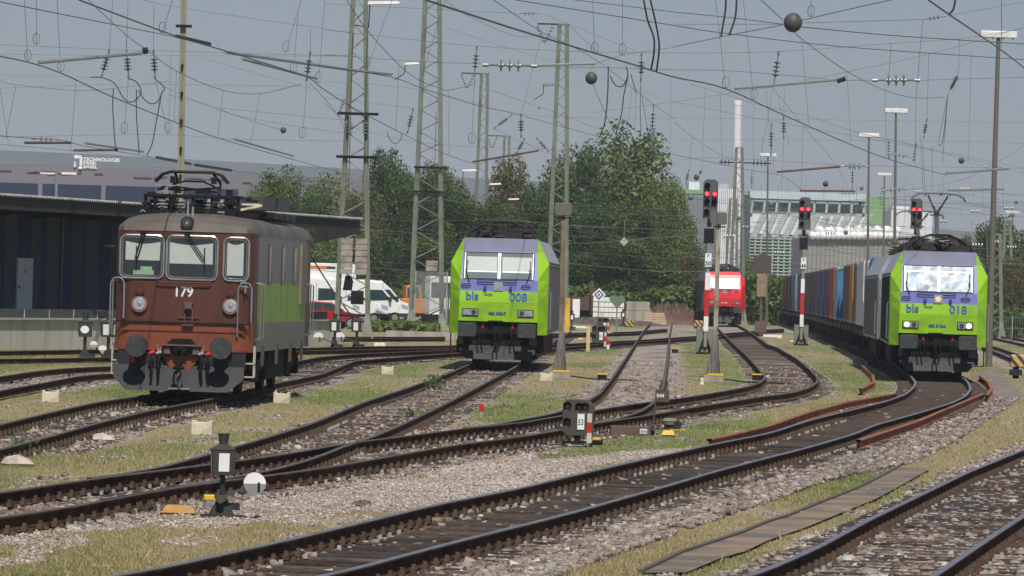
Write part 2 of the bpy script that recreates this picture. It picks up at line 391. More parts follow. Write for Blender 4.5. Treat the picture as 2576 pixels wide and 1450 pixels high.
# single spare rusty rails lying beside track A
def loose(label,pts,m=RUSTO,win=2.5,z=-.04):
    L=smooth_line(pts,step=.4,win=win); o=sweep(L,[(u*1.2,h*1.15) for u,h in RAILP],z+.02,'spare_rail',[m],None,topmat=0); 
    # caps
    return tag(o,label,'rail',group='loose rusty rails beside the curved track')
def Tz(t,z,*xy): return [tg(t,xy[i],xy[i+1],z) for i in range(0,len(xy),2)]
loose('rusty orange rail right of the track to locomotive 018, square end nearest',Tz(4,-.04,910,85)+Tz(8,-.04,1500,1150,2000,940,2165,872))
loose('short curved rusty rail right of the track, in front of locomotive 018',Tz(8,-.04,2200,890,2250,820,2215,750,2130,690),win=1)
loose('long brown rusty rail lying left of the track to locomotive 018',Tz(7,-.04,1990,1335)+Tz(8,-.04,0,1200,400,1060,800,955,1290,868))
loose('short curved rusty rail in the grass left of locomotive 018',Tz(8,-.04,930,825,1065,755,1055,680,950,588),win=1)

# ---------------------------------------------------------------- ground
def tdist(x,y):
    best=np.full(x.shape,1e9); 
    for c in CENTRES:
        c=c[::3]
        c=c[np.isfinite(c).all(1)]
        for i in range(0,len(x),40000):
            a=np.stack([x[i:i+40000],y[i:i+40000]],-1)
            lo,hi=c[:,1].min()-4,c[:,1].max()+4
            msk=(a[:,1]>lo)&(a[:,1]<hi)
            if not msk.any(): continue
            aa=a[msk]; d=np.full(len(aa),1e9)
            p=c[:-1]; q=c[1:]; e=q-p; ee=(e**2).sum(1)+1e-9
            for j in range(0,len(aa),8000):
                s_=aa[j:j+8000]; w_=s_[:,None,:]-p[None]; t=np.clip((w_*e).sum(-1)/ee,0,1); r_=w_-t[...,None]*e
                d[j:j+8000]=np.sqrt((r_**2).sum(-1)).min(1)
            b=best[i:i+40000]; b[msk]=np.minimum(b[msk],d); best[i:i+40000]=b
    return best
def inpoly(x,y,poly):
    r=np.zeros(x.shape,bool); n=len(poly)
    for i in range(n):
        x1,y1=poly[i][0],poly[i][1]; x2,y2=poly[(i+1)%n][0],poly[(i+1)%n][1]
        c=((y1>y)!=(y2>y))&(x<(x2-x1)*(y-y1)/(y2-y1+1e-12)+x1); r^=c
    return r
FINE=[tg(1,-900,250),tg(1,0,350),tg(1,700,360),tg(1,1500,215),tg(1,2200,190),tg(1,2576,60),tg(2,500,-40),tg(2,2000,-150),tg(2,2576,-200),tg(3,300,150),tg(3,1300,60),tg(3,1800,40),tg(3,2100,60),tg(3,1000,290),tg(2,2576,540),tg(2,1300,830),tg(2,0,1120),tg(1,1400,1400),tg(1,700,1800),tg(1,-900,1900)]
COARSE=[tg(2,900,1500),tg(2,1680,1200),tg(3,0,990),tg(3,1000,720),tg(3,2576,290),tg(4,900,30),tg(8,1850,970),tg(8,2100,800),tg(8,2050,600),tg(8,2300,560),tg(8,2576,800),tg(8,2400,950),tg(8,2000,1180),tg(8,1500,1440),tg(4,1250,230),tg(4,700,330),tg(4,0,550),tg(3,1500,900),tg(3,600,1180),tg(3,0,1449),tg(2,2000,1800)]
RIGHTB=[tg(4,-600,1449),tg(4,0,1090),tg(4,280,1000),tg(4,700,830),tg(4,1000,700),tg(4,1200,600),tg(4,1500,440),tg(4,1800,290),tg(4,2100,180),tg(4,2576,-10),tg(4,3600,-250),tg(4,3600,1900),tg(4,-600,1900)]
_s0,_s1,_ns=345.0,1.2,700
_lg=np.linspace(math.log(_s0),math.log(_s1),_ns); _uu=np.linspace(-1900,1900,480)
_LS,_UU=np.meshgrid(np.exp(_lg),_uu,indexing='ij')
_DF=None
def dfield(x,y):
    global _DF
    if _DF is None: _DF=tdist((_UU/_LS).ravel(),(F/_LS).ravel()).reshape(_LS.shape); _DF=np.minimum(_DF,50)
    s_=F/y; a=np.clip((np.log(s_)-_lg[0])/(_lg[1]-_lg[0]),0,_ns-1.001); b=np.clip((x*s_+1900)/(3800/479),0,478.999)
    i=a.astype(int); j=b.astype(int); fa=a-i; fb=b-j
    return (_DF[i,j]*(1-fa)+_DF[i+1,j]*fa)*(1-fb)+(_DF[i,j+1]*(1-fa)+_DF[i+1,j+1]*fa)*fb
def masks(x,y):
    """grass, track bed, fine gravel, coarse ballast amounts 0..1"""
    d=dfield(x,y)
    n1=fbm(x*.35,y*.09,3); n2=fbm(x*1.6,y*.5,9); n3=fbm(x*.9,y*.22,21)
    bed=np.clip((1.12+.35*(n2-.5)-d)/.25,0,1)
    fine=inpoly(x,y,FINE).astype(float); coarse=(inpoly(x,y,COARSE)|inpoly(x,y,RIGHTB)).astype(float)
    g=np.clip((d-1.15-.8*(n3-.5))/.3,0,1)
    gf=np.clip((n1-.46)*6+.2+(n2-.5)*3,0,1)
    g=np.where(fine>0,g*gf,g*np.clip((n2-.22)*6,0,1))
    g=np.where(coarse>0,np.clip((n2-.70)*8,0,.8)*(bed<.3),g)
    far=np.clip((y-230)/120,0,1); g=g*(1-far)+far*np.clip((n1-.35)*4,0,1)*(bed<.2)
    return g,bed,fine*(1-g)*(1-bed),coarse,d
ss=np.concatenate([np.linspace(345,60,430),np.linspace(59.5,20,90),np.geomspace(19.5,1.2,50)])
uu=np.linspace(-1900,1900,560)
SS,UU=np.meshgrid(ss,uu,indexing='ij')
GX=(UU/SS).ravel(); GY=(F/SS).ravel()
g,bed,fine,coarse,dd=masks(GX,GY)
def ground_cols(x,y,g,bed,fine,coarse):
    n=fbm(x*.8,y*.25,5); n2=fbm(x*6,y*1.5,6); n4=fbm(x*.25,y*.05,15)
    grassc=np.array([.145,.175,.055])[None]*(1-n[:,None])+np.array([.185,.20,.07])[None]*n[:,None]
    dry=np.clip((n4-.42)*5,0,1)[:,None]*.65; grassc=grassc*(1-dry)+np.array([.32,.25,.14])*dry
    grav=np.array([.33,.275,.24])[None]*(.7+.5*n2[:,None])
    finec=np.array([.50,.44,.40])[None]*(.82+.3*n2[:,None]); sand=np.clip((n-.55)*4,0,1)[:,None]; finec=finec*(1-sand)+np.array([.40,.29,.22])*sand
    bedc=np.array([.115,.085,.068])[None]*(.6+.8*n2[:,None]); lp=np.clip((fbm(x*1.1,y*.35,61)-.22)*6,0,1)[:,None]*.92*(1-coarse[:,None]); bedc=bedc*(1-lp)+np.array([.31,.26,.22])*(.7+.6*n2[:,None])*lp
    coar=np.array([.20,.165,.145])[None]*(.6+.8*n2[:,None])
    c=grav*(1-fine[:,None])+finec*fine[:,None]
    c=c*(1-coarse[:,None])+coar*coarse[:,None]
    c=c*(1-bed[:,None])+bedc*bed[:,None]
    c=c*(1-g[:,None])+grassc*g[:,None]
    return c
gc=ground_cols(GX,GY,g,bed,fine,coarse)
gz=GZ+.03*(fbm(GX*.5,GY*.3,31)-.5)*(1-bed)+.02*(fbm(GX*3,GY*1.5,33)-.5)*(1-bed)
nr,nc=SS.shape; idx=np.arange(nr*nc).reshape(nr,nc)
gf=np.stack([idx[:-1,:-1],idx[:-1,1:],idx[1:,1:],idx[1:,:-1]],-1).reshape(-1,4)
GM=attr_mat('ground_soil_gravel',.95,nsc=9,nvar=.35)
go=nmesh('ground',np.c_[GX,GY,gz],gf,GM,gc,smooth=True); tag(go,kind='structure')
# near apron and side sheets so the ground goes on past the picture
ap=MB(); ap.add([(-60,-30,GZ-.02),(60,-30,GZ-.02),(60,41,GZ-.02),(-60,41,GZ-.02)],[(0,1,2,3)])
ap.add([(-3000,-30,GZ-.15),(3000,-30,GZ-.15),(3000,9000,GZ-.15),(-3000,9000,GZ-.15)],[(0,1,2,3)])
tag(ap.build('ground_apron',mat('outer_soil',(.16,.15,.10),.95,0,.3,.5)),kind='structure')

# concrete cable-duct strip, bottom right
cs=[tg(3,1290,1449,GZ),tg(3,1700,1250,GZ),tg(3,2300,1050,GZ),tg(3,2576,935,GZ)]+[tg(4,200,875,GZ),tg(4,500,750,GZ),tg(4,900,590,GZ),tg(4,1100,490,GZ),tg(4,1310,375,GZ)]
ce=[tg(3,1750,1449,GZ),tg(3,2100,1300,GZ),tg(3,2350,1230,GZ),tg(4,0,1120,GZ),tg(4,400,980,GZ),tg(4,760,830,GZ),tg(4,1080,700,GZ),tg(4,1300,580,GZ),tg(4,1640,385,GZ)]
pm=MB(); n=len(cs)
pm.add([(p.x,p.y,-.165) for p in cs]+[(p.x,p.y,-.165) for p in ce],[(i,i+1,n+i+1,n+i) for i in range(n-1)])
PATHM=mat('path_sandy_concrete',(.12,.105,.085),.95,0,.3,6,dirt_or_glare=(.25,.17,.115),dscale=.9,dth=.48)
tag(pm.build('path',PATHM),kind='structure')
km=MB()
for i in range(n-1):
    a,b=Vector((cs[i].x,cs[i].y,-.155)),Vector((cs[i+1].x,cs[i+1].y,-.155)); km.bar(a,b,.05,.03)
tag(km.build('path_kerb',mat('kerb_dark',(.1,.08,.07),.9)),kind='structure')

# ---------------------------------------------------------------- stones (ballast)
def scatter(n, smin, smax, seed, xlim=1330):
    r=np.random.default_rng(seed); s=r.uniform(smin,smax,n); u=r.uniform(-xlim,xlim,n); return u/s, F/s
cube=np.array([[x,y,z] for x in(-1,1) for y in(-1,1) for z in(-1,1)],float)*.5
cf=np.array([(0,1,3,2),(4,6,7,5),(0,4,5,1),(2,3,7,6),(0,2,6,4),(1,5,7,3)])
def stones(name,x,y,z,size,cols,seed,flat=.62):
    r=np.random.default_rng(seed); n=len(x)
    v=cube[None]*(1+r.uniform(-.38,.38,(n,8,3))); v=v*(size[:,None]*r.uniform(.7,1.3,(n,3)))[:,None,:]; v[:,:,2]*=flat
    a=r.uniform(0,6.28,n); b=r.uniform(-.6,.6,n); ca,sa_,cb,sb=np.cos(a),np.sin(a),np.cos(b),np.sin(b)
    X=v[:,:,0].copy(); Z=v[:,:,2].copy(); v[:,:,0]=X*cb[:,None]+Z*sb[:,None]; v[:,:,2]=-X*sb[:,None]+Z*cb[:,None]
    X=v[:,:,0].copy(); Y=v[:,:,1].copy(); v[:,:,0]=X*ca[:,None]-Y*sa_[:,None]; v[:,:,1]=X*sa_[:,None]+Y*ca[:,None]
    v[:,:,0]+=x[:,None]; v[:,:,1]+=y[:,None]; v[:,:,2]+=z[:,None]
    f=(np.arange(n)[:,None,None]*8+cf[None]).reshape(-1,4)
    o=nmesh(name,v.reshape(-1,3),f,STONEM,np.repeat(cols,8,axis=0)); return tag(o,kind='stuff')
STONEM=attr_mat('ballast_stone',.9,nsc=30,nvar=.15)
PAL=np.array([[.27,.22,.185],[.33,.285,.25],[.20,.15,.122],[.43,.385,.34],[.29,.22,.175],[.14,.10,.078],[.25,.235,.215]])
def stone_cols(n,seed,w_): r=np.random.default_rng(seed); return PAL[r.choice(len(PAL),n,p=w_)]*r.uniform(.75,1.2,(n,1))
def on_sleeper(x,y,d):
    r=np.zeros(x.shape,bool); cand=np.where(d<1.35)[0]
    for cen,seg,sp in SLEEPL:
        lo,hi=cen[:,1].min()-2,cen[:,1].max()+2; c=cand[(y[cand]>lo)&(y[cand]<hi)]
        for i in range(0,len(c),4000):
            k=c[i:i+4000]; p=np.stack([x[k],y[k]],-1); dd2=((p[:,None,:]-cen[None])**2).sum(-1); j=dd2.argmin(1); j2=np.clip(j+1,1,len(cen)-1)
            t=cen[j2]-cen[j2-1]; t/=np.linalg.norm(t,axis=1)[:,None]+1e-9; s_=seg[j]+((p-cen[j])*t).sum(1); fr=np.abs((s_/sp+.5)%1-.5)*sp
            r[k]|=(fr<.15)&(dd2.min(1)<1.8)
    return r
def do_stones(name,n,smin,smax,seed,kind,sz,label,zoff=0):
    x,y=scatter(n,smin,smax,seed); g,bed,fi,co,d=masks(x,y); r=np.random.default_rng(seed+1); n3=fbm(x*2.2,y*.8,77)
    pathm=inpoly(x,y,cs+[a*.32+b*.68 for a,b in zip(cs,ce)][::-1])
    if kind=='coarse': ka=inpoly(x,y,RIGHTB); keep=(co>0)&(g<.5)&~(inpoly(x,y,COARSE_A))&~(pathm&(r.uniform(size=n)>np.clip((n3-.38)*1.6,.03,.6)))&~(ka&(d<.95)&(r.uniform(size=n)>.9))
    elif kind=='fine': keep=(fi>.35)
    elif kind=='bed': keep=(co<1)&(bed>.25)&~inpoly(x,y,COARSE_A)&(r.uniform(size=n)<.5+.5*np.clip((n3-.42)*7,0,1))
    elif kind=='trackA': keep=inpoly(x,y,COARSE_A)&(r.uniform(size=n)<np.where((d>.55),.5,.04))
    else: keep=(co<1)&(bed<.25)&(fi<.3)&(g<.45)
    if kind in('coarse','bed'):
        sl=on_sleeper(x,y,d); keep&=~(sl&(r.uniform(size=n)>np.clip((n3-.46)*5,.10,.9)))
    x,y=x[keep],y[keep]; d=d[keep]; m=len(x); r=np.random.default_rng(seed+2)
    sizes=sz*r.lognormal(0,.38,m)
    w_={'coarse':[.24,.18,.2,.07,.13,.1,.08],'fine':[.25,.3,.05,.15,.2,.02,.03],'bed':[.2,.12,.25,.06,.1,.22,.05],'trackA':[.22,.15,.2,.1,.1,.18,.05],'loose':[.22,.22,.12,.18,.12,.07,.07]}[kind]
    z=GZ+sizes*.1+(.028 if False else 0)+r.uniform(0,.02,m)+zoff+ (r.uniform(0,.03,m) if kind=='coarse' else 0)
    if kind in('bed','coarse'): z=np.where(d<1.25,GZ-.003+r.uniform(0,.013,m),z)
    o=stones(name,x,y,z,sizes,stone_cols(m,seed+3,w_)*(1.3 if kind=='fine' else 1.0),seed+4); print('STONES',name,m); return o
_a=0
COARSE_A=[(p[0],p[1]) for p in smooth_line(A1[:22])]+[(p[0],p[1]) for p in smooth_line(A2[:22])][::-1]
do_stones('ballast_coarse',380000,95,330,101,'coarse',.036,'')
do_stones('ballast_track',150000,70,330,201,'bed',.042,'')
do_stones('ballast_between',60000,85,330,251,'trackA',.045,'')
do_stones('gravel_fine',240000,110,330,301,'fine',.015,'')
do_stones('gravel_loose',120000,60,330,401,'loose',.028,'')

# ---------------------------------------------------------------- grass
def do_grass(n,smin,smax,seed):
    x,y=scatter(n,smin,smax,seed); g,bed,fi,co,d=masks(x,y); r=np.random.default_rng(seed+1)
    keep=r.uniform(size=n)<g*1.05; keep&=~inpoly(x,y,[a*.92+b*.08+Vector((0,0,0)) for a,b in zip(cs,ce)]+ce[::-1])
    x,y=x[keep],y[keep]; m=len(x)
    n4=fbm(x*.25,y*.05,15); n=fbm(x*2.5,y*1.0,44); n5=fbm(x*.8,y*.25,5)
    h=.016+.034*n*r.uniform(.4,1.3,m)+.09*(r.uniform(size=m)<.006)
    s=F/y; wd=np.maximum(.006,.9/s/.3975*.5)*r.uniform(.8,1.6,m)
    a=r.uniform(0,6.28,m); lx=r.uniform(-.6,.6,m)*h; ly=r.uniform(-.6,.6,m)*h
    v=np.zeros((m,3,3)); v[:,0]=np.c_[x-np.cos(a)*wd,y-np.sin(a)*wd,np.full(m,GZ-.005)]; v[:,1]=np.c_[x+np.cos(a)*wd,y+np.sin(a)*wd,np.full(m,GZ-.005)]; v[:,2]=np.c_[x+lx,y+ly,GZ+h]
    gr=np.array([.125,.18,.045])[None]*(1-n5[:,None])+np.array([.21,.25,.075])[None]*n5[:,None]
    pd=np.clip((n4-.42)*5,0,1)*.7+.12; isdry=(r.uniform(size=m)<pd+.15)[:,None]
    c=np.where(isdry,np.array([.40,.32,.18]),gr)*r.uniform(.7,1.3,(m,1))
    o=nmesh('grass',v.reshape(-1,3),np.arange(m*3).reshape(-1,3),GRASSM,np.repeat(c,3,axis=0)); print('GRASS',m)
    return tag(o,kind='stuff')
GRASSM=attr_mat('grass_blades',.8,trans=.25)
do_grass(520000,45,330,501)
# ---------------------------------------------------------------- locomotives
def wheelset(root,y,x=.75,r=.55):
    m=MB()
    for sx in (-x,x): m.cyl((sx-.07,y,r),(sx+.07,y,r),r,n=24); m.cyl((sx+(.07 if sx>0 else -.07),y,r),(sx+(.2 if sx>0 else -.2),y,r),.16,n=12)
    m.cyl((-x,y,r),(x,y,r),.09); return m.build('wheelset',DARK,root,smooth=True)
def bogie(root,y0,x=1.2,r=.55,base=2.6):
    m=MB()
    for sx in (-x,x):
        m.b2(sx-.07,sx+.07,y0-base/2-.6,y0+base/2+.6,.55,.8); 
        for k in(-1,1):
            m.b2(sx-.12,sx+.12,y0+k*base/2-.2,y0+k*base/2+.2,.35,.72); m.cyl((sx,y0+k*(base/2-.45),.55),(sx,y0+k*(base/2-.45),1.0),.11,n=10); m.cyl((sx*1.05,y0+k*(base/2+.1),.72),(sx*1.05,y0+k*(base/2-.6),1.0),.045,n=6)
        m.b2(sx-.05,sx+.05,y0-.35,y0+.35,.3,.56)
    m.b2(-1,1,y0-.3,y0+.3,.5,.9); m.build('bogie',DARK,root,bevel=.02)
    for k in(-1,1): wheelset(root,y0+k*base/2,r=r)
def hose(pts,r,m,k=0): m.tube(pts,r,8,k)
def coupler(root,z=1.04,y=-.05,mm=DARK):
    m=MB(); m.b2(-.14,.14,y-.12,y+.1,z-.12,z+.12); m.cyl((0,y-.1,z),(0,y-.36,z-.02),.045,n=8)
    m.tube([(-.05,y-.36,z),(-.07,y-.4,z-.2),(-.05,y-.38,z-.4)],.022); m.tube([(.05,y-.36,z),(.07,y-.4,z-.2),(.05,y-.38,z-.4)],.022)
    m.cyl((-.12,y-.38,z-.42),(.12,y-.38,z-.42),.035,n=8); m.tube([(0,y-.38,z-.42),(.05,y-.42,z-.56),(-.02,y-.4,z-.68)],.03)
    return m.build('coupling_hook',mm,root,smooth=True)
def arm_panto(root,y,z0,raised,mm,facing=1):
    """single-arm current collector; raised to height z0+raised"""
    p=MB()
    for sx in(-.55,.55): p.bar((sx,y-.9,z0+.25),(sx,y+.9,z0+.25),.05)
    for yy in(-.9,.9): p.bar((-.55,y+yy,z0+.25),(.55,y+yy,z0+.25),.05)
    if raised>.5:
        kz=z0+.3+raised*.48; ky=y+facing*1.5
        p.tube([(0,y-.2*facing,z0+.3),(0,ky,kz)],.07,8)
        p.tube([(.0,ky,kz),(-.32,y+.1,z0+raised)],.028); p.tube([(.0,ky,kz),(.32,y+.1,z0+raised)],.028)
        p.tube([(-.1,ky,kz),(.3,y+.15,z0+raised-.1)],.012); p.tube([(.1,ky,kz),(-.3,y+.15,z0+raised-.1)],.012)
        p.bar((-.22,ky,kz),(.22,ky,kz),.05)
        hz=z0+raised
    else:
        p.tube([(-.2,y+.9,z0+.35),(-.45,y-.8,z0+.42)],.03); p.tube([(.2,y+.9,z0+.35),(.45,y-.8,z0+.42)],.03); hz=z0+.5; 
    o=p.build('pantograph_frame',mm,root)
    h=MB()
    for dy in(-.15,.15):
        h.tube([(-.86,y+dy,hz-.2),(-.8,y+dy,hz-.08),(-.62,y+dy,hz+.02),(-.3,y+dy,hz+.05),(.3,y+dy,hz+.05),(.62,y+dy,hz+.02),(.8,y+dy,hz-.08),(.86,y+dy,hz-.2)],.024)
    h.bar((-.38,y-.2,hz),(-.38,y+.2,hz),.04); h.bar((.38,y-.2,hz),(.38,y+.2,hz),.04)
    h.build('collector_head',mm,o); 
    ins=MB()
    for sx in(-.5,.5):
        for yy in(-.8,.8):
            ins.cyl((sx,y+yy,z0),(sx,y+yy,z0+.24),.05,n=8)
            for k in range(4): ins.cyl((sx,y+yy,z0+.03+k*.055),(sx,y+yy,z0+.05+k*.055),.09,n=10)
    ins.build('insulator',INS,root)
def traxx(label,loc,rz,sc,paint,blue,sidem,num,small,blsmat,lit=False,raised=0,rear=False,name='electric_locomotive',windows=None,numsize=.25,lettering=True,fd=0):
    root=thing(name,label,'locomotive',loc,rz,None,sc); L=18.6
    zs=[.93,1.31,1.9,2.23,2.57,3.43,3.6,3.84]; xf=[1.2,1.2,1.19,1.18,1.17,1.14,1.13,1.1]; yf=[.10,.03,0,.045,.12,.46,.54,.72]
    xs=[1.49,1.49,1.49,1.49,1.49,1.44 if False else 1.4,1.3,1.12]; ys=[.5,.5,.5,.5,.52,.72,.8,.95]
    zs2=[.93,1.31,1.9,2.23,2.57,3.1,3.45,3.84]; xs=[1.49,1.49,1.49,1.49,1.49,1.49,1.32,1.13]; ys=[.5,.5,.5,.5,.5,.5,.72,.955]
    b=MB(); n=len(zs); NB=1 if blue else 0
    for i in range(n-1):
        if zs[i]>=1.3:
            b.add([(-xf[i],yf[i],zs[i]),(xf[i],yf[i],zs[i]),(xf[i+1],yf[i+1],zs[i+1]),(-xf[i+1],yf[i+1],zs[i+1])],[(0,1,2,3)],(2 if zs[i]>=3.4 else 1) if (blue and zs[i]>=2.2) else 0)
        for sg in(-1,1):
            b.add([(sg*xf[i],yf[i],zs[i]),(sg*xs[i],ys[i],zs2[i]),(sg*xs[i+1],ys[i+1],zs2[i+1]),(sg*xf[i+1],yf[i+1],zs[i+1])],[(0,1,2,3)],0)
    for sg in(-1,1): b.add([(sg*1.49,.5,3.1),(sg*1.49,.965,3.1),(sg*1.13,.965,3.84),(sg*1.32,.72,3.45)],[(0,1,2,3)],0)
    b.add([(-xf[-1],yf[-1],3.84),(xf[-1],yf[-1],3.84),(1.13,.96,3.84),(-1.13,.96,3.84)],[(0,1,2,3)],2 if blue else 0)
    b.add([(-xf[1],yf[1],1.31),(xf[1],yf[1],1.31),(xf[1],.6,1.31),(-xf[1],.6,1.31)],[(0,1,2,3)],0)
    for sg in(-1,1): b.add([(sg*xf[0],yf[0],.93),(sg*xs[0],ys[0],.93),(sg*xf[0],ys[0],.93)],[(0,1,2)],0); b.add([(sg*xf[0],yf[0],.93),(sg*xf[1],yf[1],1.31),(sg*xf[1],.6,1.31),(sg*xf[0],.6,.93)],[(0,1,2,3)],0)
    b.build('cab_shell',[paint,blue or paint,BLUEG if blue else paint],root)
    s=MB(); ye=L-.5
    sec=[(-1.485,.93),(1.485,.93),(1.485,3.3),(1.36,3.5),(1.12,3.83),(-1.12,3.83),(-1.36,3.5),(-1.485,3.3)]
    s.prism([(-1.485,.93),(1.485,.93),(1.485,3.09),(-1.485,3.09)],.52,ye,'y',0); s.prism([(-1.485,3.09),(1.485,3.09),(1.12,3.83),(-1.12,3.83)],.96,ye,'y',0)
    s.build('body_side',sidem,root,bevel=.02)
    rb=MB()
    for sg in(-1,1):
        for k in range(24):
            y=1.7+k*.66; rb.b2(sg*1.485,sg*1.497,y,y+.03,1.0,3.05)
        rb.b2(sg*1.484,sg*1.5,.6,.63,.95,3.05); rb.b2(sg*1.484,sg*1.505,1.35,1.39,.95,3.05)
        rb.b2(sg*1.40,sg*1.50,1.6,17,3.10,3.16)
    rb.build('side_rib',mat('side_seam_dark',(.05,.05,.055),.5),root)
    d=MB()
    for sg in(-1,1): d.b2(sg*1.48,sg*1.5,.72,1.28,1.1,3.0); 
    dd=d.build('cab_door',sidem,root)
    hr=MB()
    for sg in(-1,1):
        for y in(.66,1.34): hr.tube([(sg*1.5,y,1.1),(sg*1.56,y,1.15),(sg*1.56,y,2.2),(sg*1.5,y,2.25)],.014)
    hr.build('handrail',CHROME,dd)
    # rear end
    # front windows on the sloping pane
    def pane(x0,x1,z0,z1,off,mb,m=0):
        def yy(z): return .12+(z-2.57)/(3.43-2.57)*.34-off
        mb.add([(x0,yy(z0),z0),(x1,yy(z0),z0),(x1,yy(z1),z1),(x0,yy(z1),z1),(x0,yy(z0)+.02,z0),(x1,yy(z0)+.02,z0),(x1,yy(z1)+.02,z1),(x0,yy(z1)+.02,z1)],[(0,1,2,3),(0,1,5,4),(1,2,6,5),(2,3,7,6),(3,0,4,7)],m)
    f=MB(); pane(-1.10,1.06,2.575,3.415,.008,f); f.build('window_frame',BLACK,root)
    for sg,(x0,x1) in zip((-1,1),((-1.04,-.05),(.03,1.0))):
        gm=MB(); pane(x0,x1,2.61,3.38,.016,gm); go_=gm.build('windscreen',windows or WINDG,root)
        if windows is None:
            bl=MB(); pane(x0+.05,x1-.03,2.86,3.27,.020,bl); bl.build('sun_blind',BLIND,go_)
            b3=MB(); pane(x0+.05,x1-.03,2.80,2.85,.021,b3); b3.build('blind_hem',WHITE,go_)
        e=MB(); pane(x0-.028,x0-.002,2.6,3.39,.021,e); pane(x1+.002,x1+.026,2.6,3.39,.021,e)
        if windows is not None: pane(x0,x1,3.20,3.225,.024,e)
        e.build('window_edge',CHROME,go_)
        wp=MB(); xx=-1.0 if sg<0 else .93; 
        def q(x,z): return (x,.12+(z-2.57)/.86*.34-.04,z)
        wp.tube([q(xx+(.03 if sg<0 else -.0),3.15),q(xx,2.85),q(xx+sg*-.0,2.7)],.012); wp.tube([q(xx,2.75),q(xx-sg*.1,2.5)],.014); wp.bar(q(xx,2.9),q(xx,2.8),.05)
        wp.build('wiper',BLACK,go_)
    # rails and slots on the blue panel
    h=MB(); h.tube([(-.66,.03,2.53),(-.64,.03,2.5),(.5,.03,2.5),(.52,.03,2.53),(.5,.05,2.56),(-.64,.05,2.56),(-.66,.03,2.53)],.014,6)
    for cx in(-1.0,.82):
        h.tube([(cx-.14,.03,2.40),(cx-.1,.02,2.365),(cx+.1,.02,2.365),(cx+.14,.03,2.40),(cx+.1,.04,2.43),(cx-.1,.04,2.43),(cx-.14,.03,2.40)],.014,6)
    h.build('grab_rail',mat('grab_rail_dark',(.03,.03,.12) if blue else (.15,.02,.02),.4),root)
    m=MB()
    for cx in(-.42,.36): m.b2(cx-.045,cx+.045,-.02,.06,2.28,2.38); m.b2(cx-.03,cx+.03,-.005,.06,2.22,2.28)
    m.build('socket',mat('socket_blue',(.03,.05,.25) if blue else (.3,.02,.02),.5),root)
    tl=MB(); tl.b2(-.16,.12,.015,.08,2.24,2.5); t=tl.build('top_lamp',mat('lamp_plate_grey',(.3,.32,.36),.5),root,bevel=.01)
    l=MB(); l.cyl((-.02,.02,2.375),(-.02,.004,2.375),.085,n=20); l.build('lens',mat('warm_lit_lens',(.8,.55,.4),.4,emit=.35) if lit else GLENS,t)
    # headlights
    for sg in(-1,1):
        cx=sg*.83-(.02 if sg<0 else 0); hm=MB(); hm.b2(cx-.245,cx+.245,-.012,.03,1.46,1.69); ho=hm.build('headlight',BLACK,root,bevel=.012)
        g_=MB(); g_.b2(cx-.22,cx+.22,-.02,0,1.485,1.665); g_.build('headlight_glass',mat('headlight_housing',(.33,.37,.38),.25,.3,.1,12),ho)
        for k,dx in enumerate((-.11,.11)):
            on=lit and ((sg<0 and k==0) or (sg>0 and k==1))
            c_=MB(); c_.cyl((cx+dx,-.016,1.575),(cx+dx,-.03,1.575),.075,n=18); c_.build('lens',mat('lit_lens',(1,.74,.5),.4,emit=4) if on else (GLENS if (k==0)==(sg<0) else LENSD),ho)
    # number and lettering
    if lettering:
        text('lettering','bls',.36,blsmat,root,(-1.0,-.012,1.955),(R(90-6),0,0),off=.008,sx=1.0,ext=.004)
        text('lettering','cargo',.115,blsmat,root,(-.44,.012,2.10),(R(90-6),0,0),off=.001,sx=1.0,ext=.004)
        text('running_number',num,.36,blsmat,root,(.33,-.012,1.945),(R(90-6),0,0),off=.004,sx=1.0,ext=.004)
    text('serial_number',small,.115,blsmat,root,(-.30,-.012 if not lettering else .0,1.53),(R(90),0,0),off=.003,sx=1.15,ext=.012)
    # below the shell
    u=MB(); u.b2(-1.2,1.2,.15,1.0,.95,1.30); u.b2(-1.05,1.05,.55,L-.5,.45,.93); u.b2(-1.35,1.35,4.9,13.6,.35,.93); u.b2(-1.1,1.1,.3,.9,.6,1.0)
    u.b2(-.3,.15,-.02,.1,1.29,1.34)
    u.build('underframe',DARK,root)
    for sg in(-1,1):
        bu=MB(); cx=sg*.9; bu.prism([(cx-.28,.9),(cx-.24,.84),(cx+.24,.84),(cx+.28,.9),(cx+.28,1.22),(cx+.24,1.26),(cx-.24,1.26),(cx-.28,1.22)],-.62,-.55,'y'); bu.cyl((cx,-.58,1.05),(cx,-.1,1.05),.11,n=14); bu.cyl((cx,-.15,1.05),(cx,.3,1.05),.16,n=14)
        bu.build('buffer',BGREY,root,bevel=.012)
        hs=MB()
        for k in(.42,.55):
            x=sg*k; hose([(x,-.05,1.1),(x,-.2,1.12),(x+.01*sg,-.26,1.0),(x+.02,-.24,.75),(x+.03*sg,-.15,.62)],.022,hs)
        hs.build('air_hose',BLACK,root,smooth=True)
        vv=MB(); vv.box((sg*.45,-.14,1.14),(.05,.06,.07)); vv.bar((sg*.45,-.14,1.16),(sg*.45,-.2,1.22),.02); vv.build('hose_valve',REDP,root)
        st=MB(); st.b2(sg*1.1,sg*1.45,.25,.6,.33,.36); st.b2(sg*1.1,sg*1.13,.3,.6,.33,.9); st.b2(sg*1.42,sg*1.45,.3,.6,.33,.93); st.b2(sg*.95,sg*1.2,-.02,.2,.6,.84); st.build('step',DARK,root)
    coupler(root)
